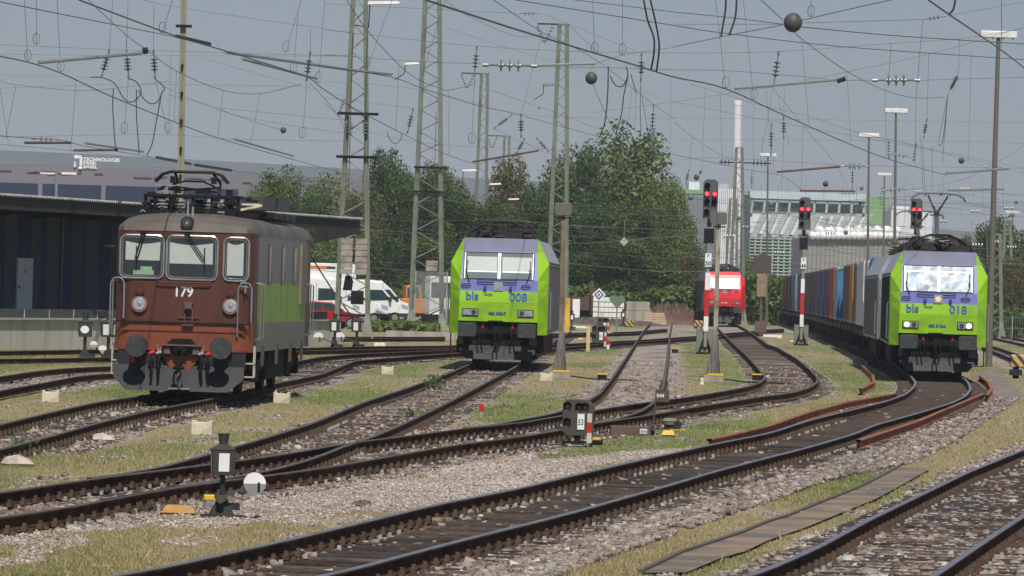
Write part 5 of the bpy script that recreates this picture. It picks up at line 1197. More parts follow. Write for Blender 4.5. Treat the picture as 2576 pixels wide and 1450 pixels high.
# brown signal post by the train
p=at(1914,800,330); root=thing('post_with_box','dark box on a brown post next to the container train, left of the middle signal','post',(p.x,330,GZ)); q=MB(); z=at(1914,640,330).z-GZ; q.b2(-.55,.55,-.1,.1,z-1.15,z-.1); q.prism([(-.3,z-.1),(.3,z-.1),(0,z+.1)],-.1,.1,'y'); q.build('top_box',mat('box_dark_brown',(.07,.06,.055),.8),root); q=MB(); q.b2(-.3,.3,-.12,.0,z-2.6,z-1.2); q.build('tan_board',mat('board_tan',(.28,.2,.12),.8,0,.3,4),root); q=MB(); q.bar((0,0,0),(0,0,z-1.1),.12); q.b2(-.35,.35,-.2,.2,0,.9); q.build('post',BROWNM,root)
# white plates lying in grass etc
for t,x,y,w_,lab in((8,45,305,.55,'white plate lying in the grass left of the middle signal'),(7,690,215,.5,'small white numbered plate near the distant lantern right of locomotive 008')):
    p=tg(t,x,y,GZ); q=MB(); q.b2(-w_,w_,-.06,.06,.03,.17); tag(q.build('small_plate',WHITE,None,p,bevel=.005),lab,'plate')
def sign_diamond(px,py,D,s_,label,post=True):
    p=at(px,py,D); root=thing('diamond_sign',label,'sign',(p.x,D,GZ if post else p.z)); z=(p.z-GZ) if post else 0
    q=MB(); 
    for k_,(r_,m_) in enumerate(((1,0),(.72,1),(.46,0),(.2,1))): q.add([(-s_*r_,-.01*k_,z),(0,-.01*k_,z-s_*r_),(s_*r_,-.01*k_,z),(0,-.01*k_,z+s_*r_)],[(0,1,2,3)],m_)
    q.add([(-s_,.03,z),(0,.03,z-s_),(s_,.03,z),(0,.03,z+s_)],[(0,1,2,3)],0); q.build('sign_board',[WHITE,mat('sign_navy',(.03,.05,.2),.5)],root)
    q=MB()
    if post: q.cyl((0,.03,0),(0,.03,z),.04,n=8)
    else: q.cyl((0,.03,0),(0,.03,s_+1.2),.02,n=6)
    q.build('post' if post else 'hanger',GALV,root)
sign_diamond(1507,742,330,.42,'blue and white diamond sign on a post before the white stack')
sign_diamond(1570,608,360,.27,'small black and white diamond sign hanging from the wires before dark trees',False)
p=at(1553,757,330); root=thing('shield_sign','dull green heart-shaped sign on a thin post before the white stack','sign',(p.x,330,GZ)); q=MB(); z=p.z-GZ; q.prism([(0,z-.5),(.5,z+.05),(.42,z+.3),(.15,z+.34),(0,z+.25),(-.15,z+.34),(-.42,z+.3),(-.5,z+.05)],-.02,.02,'y'); q.build('sign_board',mat('sign_green',(.12,.17,.12),.6),root); q=MB(); q.cyl((0,.03,0),(0,.03,z),.04,n=8); q.build('post',GALV,root)
# ---------------------------------------------------------------- freight shed with loading dock (left)
def wl(px,py,D): return at(px,py,D)
dA=gnd(-260,884,GZ); dA=Vector((dA.x,dA.y,GZ)); d1=gnd(100,880,GZ); d2=gnd(838,872,GZ)
dirv=(Vector((d2.x-d1.x,d2.y-d1.y,0))).normalized(); nrm=Vector((-dirv.y,dirv.x,0)); nrm=nrm if nrm.y>0 else -nrm
O=Vector((d1.x,d1.y,GZ)); ang=math.atan2(dirv.y,dirv.x)
Ltot=(Vector((d2.x,d2.y,0))-Vector((d1.x,d1.y,0))).length
shed=thing('freight_shed','dark freight shed with blue-striped wall, white door and wide corrugated canopy at the left','shed',(O.x,O.y,GZ),ang)
print('SHED len',Ltot,'ang',math.degrees(ang),O)
DK=mat('dock_wall',(.50,.46,.41),.9,0,.08,1.5,dirt_or_glare=(.42,.385,.34),dscale=.8,streak=True)
q=MB(); q.b2(-30,Ltot,.05,9,0,1.0); q.build('dock_wall',DK,shed)
q=MB(); q.b2(-30,Ltot+.02,-.06,9.03,1.0,1.06,0); q.b2(-30,Ltot-.4,.15,.35,1.06,1.36,1)
for k_ in range(22): q.b2(-30+k_*2.4,-30+k_*2.4+.04,.13,.16,1.06,1.36,0)
q.build('dock_edge',[mat('dock_edge_light',(.42,.40,.37),.9),mat('dock_kerb_dark',(.06,.065,.06),.9,0,.2,2)],shed)
# striped rear wall
SW=bpy.data.materials.new('striped_wall'); SW.use_nodes=True; n_=SW.node_tree; tc_=n_.nodes.new('ShaderNodeTexCoord'); sx_=n_.nodes.new('ShaderNodeSeparateXYZ'); n_.links.new(tc_.outputs['Object'],sx_.inputs[0])
m1=n_.nodes.new('ShaderNodeMath'); m1.operation='MULTIPLY'; m1.inputs[1].default_value=.235; m2=n_.nodes.new('ShaderNodeMath'); m2.operation='FRACT'; n_.links.new(sx_.outputs[0],m1.inputs[0]); n_.links.new(m1.outputs[0],m2.inputs[0])
cr=n_.nodes.new('ShaderNodeValToRGB'); cr.color_ramp.interpolation='CONSTANT'; e=cr.color_ramp.elements; e[0].color=(.12,.15,.165,1); e[1].position=.30; e[1].color=(.03,.075,.18,1); e3=e.new(.62); e3.color=(.10,.13,.15,1); e4=e.new(.86); e4.color=(.035,.085,.19,1)
n_.links.new(m2.outputs[0],cr.inputs[0]); bs=n_.nodes['Principled BSDF']; n_.links.new(cr.outputs[0],bs.inputs['Base Color']); bs.inputs['Roughness'].default_value=.6
wx0,wx1=-32,Ltot-4.6; wyy=4.6
q=MB(); q.b2(wx0,wx1,wyy,wyy+4.4,1.0,5.0)
for k_ in range(int((wx1-wx0)/.22)): q.b2(wx0+k_*.22,wx0+k_*.22+.1,wyy-.03,wyy,1.06,4.6)
q.build('rear_wall',SW,shed)
def onwall(px,D=None):   # x along the shed of a picture column, at the rear wall
    # solve ray/plane
    x,y=un(px,760); s=x/F; # X = s*D
    # plane: O + dirv*t + nrm*wyy
    P0=O+nrm*wyy; a=np.array([[dirv.x,-s],[dirv.y,-1.0]]); b=np.array([-P0.x,-P0.y]); t,D=np.linalg.solve(a,b); return t
t0,t1=onwall(37),onwall(76)
q=MB(); q.b2(t0,t1,wyy-.08,wyy-.03,1.08,3.1); dr=q.build('door',mat('door_white',(.85,.87,.9),.5,0,.05,2),shed); q=MB(); q.b2(t0+.12,t0+.17,wyy-.12,wyy-.08,2.0,2.1); q.build('handle',DGREY,dr)
q=MB(); q.b2((t0+t1)/2-.05,(t0+t1)/2+.05,wyy-.085,wyy-.08,2.55,2.68); q.build('door_label',mat('door_label_red',(.4,.05,.05),.5),dr)
tt=onwall(147); q=MB(); q.cyl((tt,wyy-.1,1.06),(tt,wyy-.1,4.6),.035,n=8); q.build('downpipe',GALV,shed)
tt=onwall(262); q=MB(); q.b2(tt-.35,tt+.35,wyy-.25,wyy-.05,3.62,3.7); q.build('wall_shelf',CREAM,shed)
# canopy
ev=lambda px,py,D: at(px,py,D)
zE=5.05
q=MB(); n=int((Ltot+34)/.22); x0=-32; xe=Ltot+1.2
Hc=zE+.55
q.b2(x0,xe,-.6,-.5,zE-.42,zE,0); q.b2(x0,xe,-.5,wyy+.2,zE-.12,zE-.04,0)
for k_ in range(12): xx=x0+1+k_*4.6; q.prism([(-.85,zE-.14),(wyy,zE-.14),(wyy,zE-.55)],xx,xx+.15,'x',0) if xx<Ltot-5 else None
q.build('canopy_frame',mat('canopy_dark',(.03,.028,.026),.85,0,.2,2),shed)
q=MB(); k_=0; xx=x0
while xx<xe:
    q.add([(xx,-.7,zE+.02),(xx+.11,-.7,zE+.10),(xx+.22,-.7,zE+.02),(xx,wyy+6,zE+.42),(xx+.11,wyy+6,zE+.50),(xx+.22,wyy+6,zE+.42),(xx,-.7,zE-.01),(xx+.11,-.7,zE+.07),(xx+.22,-.7,zE-.01)],[(0,1,4,3),(1,2,5,4),(6,7,1,0),(7,8,2,1)]); xx+=.22
q.build('corrugated_roof',mat('roof_sheet',(.36,.35,.33),.8,0,.15,1.5,dirt_or_glare=(.25,.22,.2)),shed)
q=MB(); xx=Ltot-5; q.b2(xx,Ltot+2.2,-.9,wyy,zE-.75,zE-.42) if False else q.prism([(Ltot-5,zE-.42),(Ltot+1,zE-.42),(Ltot+1,zE-.5),(Ltot-5,zE-1.0)],-.8,-.65,'y'); q.build('canopy_bracket',mat('canopy_dark'),shed)
q=MB(); q.b2(Ltot-6.5,Ltot-3.0,1,3,zE+.2,zE+.7); q.build('roof_hatch',mat('hatch_dark',(.05,.05,.052),.8),shed)
p=at(152,440,215); root=thing('street_lamp','grey double street lamp standing behind the shed roof at left','lamp post',(p.x,215,GZ)); zt=p.z-GZ
q=MB(); q.cyl((-.1,0,0),(-.15,0,zt+.1),.06,n=8); q.bar((-.5,0,zt-.05),(.5,0,zt),.04); q.build('pole',GALV,root); q=MB(); q.box((.35,0,zt+.05),(.6,.2,.1)); q.box((-.5,0,zt+.03),(.6,.2,.07)); q.build('lamp_head',mat('lamp_white'),root,bevel=.02)
# low kerb behind lattice mast 1
a_=gnd(930,868,GZ); b_=gnd(1098,866,GZ); root=thing('low_kerb_wall','low concrete kerb wall beside the foot of the lattice mast','wall',(a_.x,250,GZ)); 
q=MB(); q.b2(0,b_.x-a_.x+.6,0,.5,0,.36); q.build('wall',CONC,root)

# ---------------------------------------------------------------- long building with roof sign, hill
MB_=MB()
p0=at(-60,383,620); p1=at(780,432,620); base=GZ
root=thing('industrial_building','long flat grey building with white lettering, far behind the shed roof','building',(0,620,GZ))
TB=mat('far_facade_grey',(.17,.16,.185),.8,0,.06,.05)
q=MB(); q.add([(p0.x-20,0,0),(p1.x+16,0,0),(p1.x+16,0,p1.z-.6),(p0.x-20,0,p0.z-.8),(p0.x-20,60,0),(p1.x+16,60,0),(p1.x+16,60,p1.z-.6),(p0.x-20,60,p0.z-.8)],[(0,1,2,3),(4,5,6,7),(0,3,7,4),(1,2,6,5),(3,2,6,7)]); q.build('facade',TB,root)
q=MB(); za=at(200,470,620).z; zb=at(200,461,620).z; q.b2(p0.x-20,at(600,460,620).x,-.15,-.02,za-1.6,zb); q.build('window_band',mat('far_window_blue',(.012,.022,.06),.8),root)
q=MB()
for k_ in range(9): xx=p0.x+k_*7.3; q.b2(xx,xx+.5,-.22,-.15,za-1.6,zb)
q.build('mullions',TB,root)
q=MB()
r_=random.Random(4)
for k_ in range(26):
    xx=r_.uniform(p0.x,p1.x); zz=at(300,432,620).z+(xx-p0.x)*-.02+r_.uniform(-.15,.15); q.b2(xx,xx+r_.uniform(.4,2.2),-.12,-.02,zz,zz+.12)
q.build('dark_joint',mat('far_joint',(.08,.08,.10),.8),root)
LW=mat('far_letter_white',(.75,.75,.76),.6)
pz=at(210,409,620)
for k_,tx in enumerate(('TECHNOLOGIE','PARK','BASEL')): t_=at(210,405+k_*9.2,620); text('facade_lettering',tx,.56,LW,root,(t_.x,-.2,t_.z-GZ),off=.02,sx=1.08)
t_=at(197,410,620); q=MB(); w_=.95; z_=t_.z-GZ; x_=t_.x
q.b2(x_-.5,x_+.35,-.25,-.05,z_+.45,z_+.85); q.b2(x_+.15,x_+.5,-.25,-.05,z_-.5,z_+.7); q.b2(x_-.5,x_-.2,-.25,-.05,z_-.55,z_-.1); q.b2(x_-.5,x_-.3,-.25,-.05,z_-.1,z_+.15); q.b2(x_+.05,x_+.5,-.25,-.05,z_-.75,z_-.45); q.build('facade_logo',LW,root,bevel=.08)
# hills
hm=MB(); pts=[(-200,360),(0,378),(300,392),(600,408),(870,424),(1000,433),(1180,448),(1380,458),(1500,462),(1800,500),(2100,560),(2700,600)]
f=[]; V=[]; n=len(pts)
for i_,(px,py) in enumerate(pts):
    t_=at(px,py,4200); V.append((t_.x,4200,-5)); V.append((t_.x,4200,t_.z))
for i_,(px,py) in enumerate(pts):
    t_=at(px,py,4200); V.append((t_.x,5400,t_.z*1.0-8))
fs=[(2*i_,2*i_+2,2*i_+3,2*i_+1) for i_ in range(n-1)]+[(2*i_+1,2*i_+3,2*n+i_+1,2*n+i_) for i_ in range(n-1)]
# slope the front face so it reads as ground rising
V=[(x,(3400 if z==-5 else y),z) for x,y,z in V]
hm.add(V,fs); tag(hm.build('hills',mat('hill_wood',(.05,.06,.05),1,0,.25,.01),smooth=True),kind='structure')

# ---------------------------------------------------------------- buildings right of centre
def bbox(root,name,px0,py0,px1,py1,D,m,depth=15,off=0,zb=None):
    a=at(px0,py0,D); b=at(px1,py1,D); q=MB(); o=root.location
    q.b2(a.x-o.x,b.x-o.x,off,off+depth,(b.z if zb is None else zb)-o.z,a.z-o.z); return q.build(name,m,root)
B0=900
ob=thing('office_building','pale grey and green glass office building behind the red locomotive and signals','building',(0,B0,0))
PG=mat('pale_panel',(.50,.58,.62),.4,.1,.1,.08); GRN=mat('green_render',(.20,.36,.17),.7,0,.05,.05); LWHT=mat('white_cladding',(.72,.74,.77),.4,0,.1,.06); DKG=mat('office_glass',(.05,.075,.08),.15,0,.3,.08,spec=.8)
z3=lambda x,y:((2696+x/1.84)*K1,(600+y/1.84)*K1)
def zb_(root,name,x0,y0,x1,y1,m,off=0,depth=15,D=B0,zb=None): 
    a=z3(x0,y0); b=z3(x1,y1); return bbox(root,name,a[0],a[1],b[0],b[1],D,m,depth,off,zb)
zb_(ob,'roof_slab',560,300,1412,380,PG,0); zb_(ob,'green_wall',40,285,560,330,GRN,6); zb_(ob,'green_wing',1408,340,1592,640,GRN,2,zb=0)
zb_(ob,'window_band',566,380,1408,468,DKG,1.5); 
zb_(ob,'lower_facade',550,468,1404,640,LWHT,.5)
q=MB(); 
for k_ in range(10):
    a=at(*z3(580+k_*92,380),B0); b=at(*z3(550+k_*92,640),B0); m_=at(*z3(570+k_*92,468),B0)
    q.bar((a.x,.6,a.z),(m_.x,.2,m_.z),.35,.35)
q.build('facade_rib',mat('facade_mint',(.34,.44,.36),.6),ob)
q=MB()
for k_ in range(11):
    a=at(*z3(640+k_*78,470),B0); b=at(*z3(560+k_*78,640),B0)
    q.add([(a.x,.2,a.z),(a.x+1.1,.2,a.z),(b.x+1.1,.2,b.z),(b.x,.2,b.z)],[(0,1,2,3)])
q.build('slanted_stripe',mat('stripe_grey_green',(.38,.44,.42),.6),ob)
lw=zb_(ob,'lattice_wing',548,640,955,880,DKG,0,zb=0)
q=MB()
for k_ in range(10): a=at(*z3(556+k_*43,640),B0); q.b2(a.x-.13,a.x+.13,-.6,-.1,0,a.z)
for k_ in range(14): a=at(*z3(750,655+k_*24),B0); c0=at(*z3(548,650),B0).x; c1_=at(*z3(955,650),B0).x; q.b2(c0,c1_,-.7,-.2,a.z-.1,a.z+.1)
q.build('facade_grid',mat('grid_mint',(.34,.43,.34),.6),lw)
tw=zb_(ob,'silver_tower',326,290,482,760,mat('silver_tower',(.30,.34,.35),.45,.2,.1,.1),-3,zb=0)
q=MB(); a=at(*z3(326,290),B0).x; b=at(*z3(482,290),B0).x
for k_ in range(12): xx=a+(b-a)*k_/11; q.b2(xx-.12,xx+.12,-3.4,-3.02,0,at(*z3(400,290),B0).z)
q.build('tower_rib',LWHT,tw)
zb_(ob,'dark_bay',484,345,552,700,DKG,-2,zb=0); zb_(ob,'roof_house',128,225,205,285,LWHT,12); zb_(ob,'roof_house',330,238,420,292,mat('roof_house_grey',(.4,.44,.5),.6),12)
ch=at(1856,253,1000); cb=at(1849,760,1000); root=thing('chimney','tall plain white chimney rising behind the office building','chimney',(cb.x,1000,0)); q=MB(); q.cyl((0,0,0),(ch.x-cb.x,0,ch.z),.98,.72,n=24); q.build('shaft',mat('chimney_white',(.68,.70,.72),.5,0,.04,.05),root,smooth=True); q=MB(); q.cyl((ch.x-cb.x,0,ch.z-.9),(ch.x-cb.x,0,ch.z),.80,.80,n=24); q.build('rim',WHITE,root)
hall=thing('market_hall','long beige hall with rows of white domed rooflights behind the container train','building',(0,780,0)); HB=mat('hall_beige',(.27,.26,.24),.8,0,.08,.08,streak=True)
zb_(hall,'wall',950,645,1760,900,HB,0,30,780,zb=0); zb_(hall,'upper_roof',1000,610,1900,650,mat('hall_roof',(.30,.27,.26),.8),6,25,780); zb_(hall,'right_wall',1590,640,2300,900,HB,8,30,780,zb=0)
q=MB()
for k_ in range(17): a=at(*z3(1020+k_*38,636),780); q.ball((a.x,-.5,a.z+.1),.62,n=10)
for k_ in range(9): a=at(*z3(1105+k_*72,590),780); q.ball((a.x,12,a.z),.8,n=10)
tag(q.build('rooflight',mat('rooflight_white',(.8,.8,.8),.3),hall,smooth=True),kind='stuff')
q=MB()
for k_ in range(26): a=at(*z3(955+k_*32,650),780); q.b2(a.x,a.x+.12,-.12,0,0,a.z-.3)
q.build('wall_joint',mat('hall_joint',(.2,.18,.17),.8),hall)
wb=thing('white_building','plain white building with stepped roof, beyond the hall at right','building',(0,850,0)); zb_(wb,'wall',1600,440,1896,700,mat('far_white',(.62,.63,.66),.6,0,.05,.05),0,20,850,zb=0); zb_(wb,'roof_house',1620,412,1740,440,mat('far_white'),3,10,850)
gb=thing('flat_grey_building','low flat grey building with rooflights at the far right horizon','building',(0,950,0)); zb_(gb,'wall',1900,625,2700,900,mat('far_grey_flat',(.24,.235,.23),.8,0,.06,.05),0,20,950,zb=0)
q=MB()
for k_ in range(13): a=at(*z3(2330+k_*30,668),950); q.ball((a.x,-.5,a.z),.9,n=10)
tag(q.build('rooflight',mat('rooflight_white'),gb,smooth=True),kind='stuff')
q=MB(); a=at(*z3(2100,780),950); q.b2(at(*z3(1900,700),950).x,at(*z3(2700,700),950).x,-.3,-.05,2,at(*z3(2200,690),950).z-3); q.build('glass_front',mat('far_blue_glass',(.16,.21,.26),.4),gb)

# ---------------------------------------------------------------- trees
LEAFM=attr_mat('leaves',.7,trans=.3,spec=.25)
def crown_mesh(name,seed,n,lobes,pal,leaf=.3):
    r=np.random.default_rng(seed); V=[];Cc=[]
    L=[]
    for i_ in range(lobes):
        t=r.uniform(0,1); rad=.44*math.sqrt(max(.02,1-abs((t-.46)/.60)**3.2)); a=r.uniform(0,6.28); d=rad*r.uniform(.3,.9)
        L.append((d*math.cos(a),d*math.sin(a),.10+t*.82,r.uniform(.10,.19)))
    L=np.array(L); vol=L[:,3]**2; k=r.choice(lobes,n,p=vol/vol.sum()); u=r.normal(size=(n,3)); u/=np.linalg.norm(u,axis=1)[:,None]; rr=L[k,3]*r.uniform(.55,1.08,n)
    c=L[k,:3]+u*rr[:,None]*np.array([1,1,.8]); 
    nrm=u+r.normal(size=(n,3))*.6; nrm/=np.linalg.norm(nrm,axis=1)[:,None]; a=np.cross(nrm,r.normal(size=(n,3))); a/=np.linalg.norm(a,axis=1)[:,None]; b=np.cross(nrm,a)
    sz=r.uniform(.5,1.3,n)[:,None]*leaf*.5
    a=a*np.array([1,1,.6]); b=b*np.array([1,1,.6]); V=np.stack([c-a*sz,c-b*sz*.7,c+a*sz,c+b*sz*.7],1)
    tone=(L[k,0]*7.13+L[k,1]*3.7+L[k,2]*5.3)%1.0
    pal=np.array(pal); idx=(tone*len(pal)).astype(int)%len(pal); idx=np.where(r.uniform(size=n)<.25,r.integers(0,len(pal),n),idx)
    col=pal[idx]*r.uniform(.4,1.45,(n,1))
    return V.reshape(-1,3),np.arange(n*4).reshape(-1,4),np.repeat(col,4,axis=0)
PG1=[(.05,.095,.022),(.085,.14,.03),(.06,.105,.032),(.13,.175,.04)]; PG2=[(.12,.18,.038),(.17,.22,.052),(.085,.14,.034),(.20,.235,.065)]; PG3=[(.12,.125,.034),(.16,.135,.045),(.09,.12,.034),(.19,.15,.05)]
CR=[]
for i_,(pal,n) in enumerate(((PG1,15000),(PG1,15000),(PG2,15000),(PG2,15000),(PG3,12000))):
    v,f_,c_=crown_mesh('crown',40+i_,n,60 if i_<4 else 46,pal,.036); me_o=nmesh('crown_src',v,f_,LEAFM,c_); CR.append(me_o.data); bpy.data.objects.remove(me_o)
BARK=mat('bark',(.06,.05,.04),.9,0,.3,3)
def tree(px,ytop,wpx,D,kind,label,group='trees behind the yard'):
    D+=32 if D<416 else 12; t=at(px,ytop,D); h=(t.z-GZ)*1.06; wd=1.3*wpx/(F/D); root=thing('tree',label,'tree',(t.x,D,GZ-.1),random.uniform(0,6),group)
    o=bpy.data.objects.new('crown',CR[kind]); C.objects.link(o); o.parent=root; o.scale=(wd,wd*.9,h*.96); o.location=(0,0,h*.02)
    q=MB(); q.cyl((0,0,0),(.1,0,h*.55),.03*h*.6,.1,n=8)
    for k_ in range(5): a_=k_*1.3; q.cyl((0,0,h*(.2+.07*k_)),(math.cos(a_)*wd*.28,math.sin(a_)*wd*.28,h*(.5+.07*k_)),.12,.04,n=6)
    q.build('trunk',BARK,root)
KW=['dark green','dense dark green','leafy mid-green','light green','yellowing autumn']
tr=[(655,470,110,420,2,'light green tree just right of the brown locomotive roof'),(715,440,150,430,3,'rounded light green tree above the shed canopy end'),(782,490,120,400,0,''),(830,440,150,440,2,''),(905,500,120,400,4,''),(970,374,130,450,0,'tall dark tree between the two big lattice masts'),(1010,450,120,410,1,''),(1085,428,140,440,1,''),(1140,470,130,400,0,''),(1180,462,110,430,2,''),(1245,510,130,400,1,''),(1290,416,140,450,4,'autumn yellow-brown tree behind locomotive 008'),(1350,460,110,430,0,''),(1385,500,110,400,1,''),(1458,362,160,430,0,'tall dark green tree right of the lattice mast with cross-arm'),(1440,520,130,400,1,''),(1578,340,235,440,3,'tallest and widest tree, in the middle of the picture'),(1520,480,150,405,0,''),(1600,520,150,400,1,''),(1655,470,130,430,2,''),(1700,470,110,450,3,''),(1740,590,110,415,2,''),(1720,640,110,395,4,'low yellowish bush left of the red locomotive'),(1895,650,80,440,2,'bushy tree right of the red locomotive'),(1560,600,160,390,1,''),(1660,640,150,392,0,''),(1460,630,160,390,0,''),(1060,600,170,390,1,''),(930,590,170,392,0,''),(800,600,150,395,2,''),(1330,640,140,392,0,''),(2500,555,110,420,1,'dark tree just right of the tallest lamp post'),(2568,575,110,410,0,'dark tree cut by the right edge of the picture'),(2540,655,120,380,4,'brownish bush low at the right edge beyond the fence'),(2440,600,60,560,1,'small distant tree behind the top corner of locomotive 018')]
LW_=[ 'by the shed canopy end','between the brown locomotive and first lattice mast','behind the white vans','just left of the second big lattice mast','just right of the second big lattice mast','behind the roof of locomotive 008','right of locomotive 008','below the tallest tree','left of the red locomotive']
cnt={}
def wherew(px):
    for lim,tx in ((740,'at the end of the shed canopy'),(860,'left of the mast with tension weights'),(945,'right of the mast with tension weights'),(1040,'left of the mast with the mesh cage'),(1120,'behind the mast with the mesh cage'),(1215,'left above locomotive 008'),(1330,'right above locomotive 008'),(1430,'behind the brown box post'),(1520,'left below the tallest tree'),(1620,'below the tallest tree'),(1700,'right below the tallest tree'),(1800,'left of the red signal mast')):
        if px<lim: return tx
    return 'far right'
for px,yt,wp,D_,kd,lab in tr:
    if not lab: lab='%s tree %s, %s'%(KW[kd],wherew(px),'rear row' if D_>=425 else 'front row low and bushy' if D_<396 else 'middle row')
    tree(px,yt,wp,D_,kd,lab)
# undergrowth along the tree line
def bushes(name,x0,x1,D,h,n,seed,pal):
    r=np.random.default_rng(seed); a=at(x0,800,D).x; b=at(x1,800,D).x; c=np.c_[r.uniform(a,b,n),D+r.uniform(-4,4,n),np.zeros(n)]; hh=h*(.5+.7*fbm(c[:,0]*.35,c[:,1]*.1,seed)); c[:,2]=GZ+hh*r.uniform(0,1,n)**.7
    u=r.normal(size=(n,3)); u/=np.linalg.norm(u,axis=1)[:,None]; e=np.cross(u,r.normal(size=(n,3))); e/=np.linalg.norm(e,axis=1)[:,None]; g_=np.cross(u,e); sz=r.uniform(.12,.3,n)[:,None]
    V=np.stack([c-e*sz,c-g_*sz*.6,c+e*sz,c+g_*sz*.6],1).reshape(-1,3); pal=np.array(pal); col=pal[r.integers(0,len(pal),n)]*r.uniform(.6,1.4,(n,1))
    tag(nmesh(name,V,np.arange(n*4).reshape(-1,4),LEAFM,np.repeat(col,4,axis=0)),kind='stuff')
bushes('hedge_undergrowth',600,1745,420,3.0,30000,5,PG1+PG2); bushes('trackside_bushes',1740,1960,440,4.2,7000,15,PG2)
bushes('roadside_weeds',925,1100,285,.42,6000,6,PG2+[(.12,.13,.05)])
bushes('right_undergrowth',2470,2640,372,2.2,6000,8,PG1)
# fence on the far right
a_=at(2485,790,345); root=thing('wire_fence','low green wire fence beyond the tracks at the right edge','fence',(a_.x,345,GZ)); 
for k_ in range(12): q=MB(); q.bar((k_*.8,0,0),(k_*.8,0,1.6),.07); q.build('post',MASTG,root)
q=MB()
for k_ in range(60): q.bar((k_*.15,0,.1),(k_*.15,0,1.5),.02)
for z_ in(.1,.8,1.5): q.bar((0,0,z_),(9,0,z_),.04)
q.build('mesh_panel',mat('fence_green',(.10,.15,.09),.6),root)

# ---------------------------------------------------------------- parked vans and cars
VW=mat('van_white',(.78,.78,.78),.3,0,.03,1); VB=mat('van_black_plastic',(.03,.03,.03),.5); VG=mat('van_glass',(.03,.06,.065),.08,0,.3,1,spec=.9); TY=mat('tyre',(.02,.02,.02),.8)
def van(label,px,py,s,rz,L=5.6,h=2.6,hi=True,group='white vans parked in a row'):
    p=at(px,py,F/s); root=thing('parked_van',label,'van',(p.x,F/s,GZ),rz,group); W_=.98
    pr=[(0,.45),(0,.95),(.12,1.12),(.95,1.35),(1.75,h-.55),(2.3,h-.12),(3.0,h),(L-.2,h),(L,h-.15),(L,.45)]
    q=MB(); q.prism([(x,z) for x,z in pr],-W_,W_,'y'); q.build('body',VW,root,bevel=.06)
    def side(poly,nm,m,o=.012):
        q=MB(); q.prism(poly,-W_-o,-W_+.02,'y'); q.prism(poly,W_-.02,W_+o,'y'); return q.build(nm,m,root)
    side([(1.25,1.45),(1.85,h-.62),(2.75,h-.62),(2.75,1.38)],'side_window',VG); side([(.0,.40),(0,.62),(1.0,.62),(L,.5),(L,.38)],'sill_trim',VB,.02); side([(2.85,1.2),(2.87,1.2),(2.87,h-.3),(2.85,h-.3)],'door_seam',VB,.015)
    q=MB(); q.add([(.98,-W_+.12,1.37),(.98,W_-.12,1.37),(1.73,W_-.16,h-.57),(1.73,-W_+.16,h-.57)],[(0,1,2,3)]); o=q.build('windscreen',VG,root); o.location=(-.03,0,.02)
    for sg in(-1,1): q=MB(); q.prism([(.03,.85),(.03,1.08),(.5,1.22),(.45,.95)],sg*(W_-.3),sg*(W_+.014),'y'); q.build('headlight',mat('van_lamp',(.45,.52,.6),.15,.3,.2,8),root)
    q=MB(); q.b2(-.03,.04,-.55,.55,.6,.85); q.build('grille',VB,root); q=MB(); q.b2(-.05,.1,-W_,W_,.38,.6); q.build('bumper',VB,root)
    for sg in(-1,1):
        q=MB(); q.box((1.35,sg*(W_+.14),1.5),(.16,.2,.32)); q.build('mirror',VB,root)
        for x in(.95,L-1.1): q=MB(); q.cyl((x,sg*(W_-.18),.34),(x,sg*(W_+.02),.34),.34,n=20); wq=q.build('wheel',TY,root); q=MB(); q.cyl((x,sg*(W_+.02),.34),(x,sg*(W_+.03),.34),.2,n=14); q.build('rim',GALV,wq)
    return root
RZ=R(180+22)
van('white high-roof van farthest left, behind the brown locomotive rails',891,790,41,RZ,5.8,2.75)
van('white van with its nose right of the tension-weight mast, second from left',963,790,40,RZ,5.6,2.3)
van('white high-roof van third from left, round-shouldered roof',1014,790,38.5,RZ,6.0,2.72)
van('white van at the right end of the row, nose beside the mesh cage mast',1030,790,37.2,RZ,6.0,2.74)
van('plain white van in the middle of the row, seen through the mast with tension weights',930,790,38.0,RZ,5.8,2.7)
# box truck
p=at(870,780,355); root=thing('box_truck','large white box lorry with black and orange stripes, behind the vans','lorry',(p.x,355,GZ),R(180+12)); q=MB(); q.b2(-.4,8.0,-1.25,1.25,1.0,3.75); q.build('cargo_box',VW,root,bevel=.04)
q=MB()
for sg in(-1,1): q.b2(1.0,8,sg*1.24,sg*1.262,3.38,3.55); q.prism([(3.8,2.5),(4.8,3.2),(8,3.2),(8,2.5)],sg*1.24,sg*1.262,'y')
q.build('black_stripe',VB,root); q=MB(); OR=mat('orange_paint',(.55,.19,.03),.5,0,.05)
for sg in(-1,1): q.b2(1.6,3.2,sg*1.24,sg*1.27,3.36,3.57); q.prism([(5.6,2.4),(5.2,3.25),(6.4,3.25),(6.6,2.4)],sg*1.24,sg*1.27,'y')
q.build('orange_stripe',OR,root); q=MB(); q.b2(-2.3,-.5,-1.2,1.2,.6,2.7); q.build('cab',VW,root,bevel=.15)
for x in(-1.4,5.2,6.4): q=MB(); q.cyl((x,-1.25,.5),(x,-.9,.5),.5,n=18); q.cyl((x,.9,.5),(x,1.25,.5),.5,n=18); q.build('wheel',TY,root)
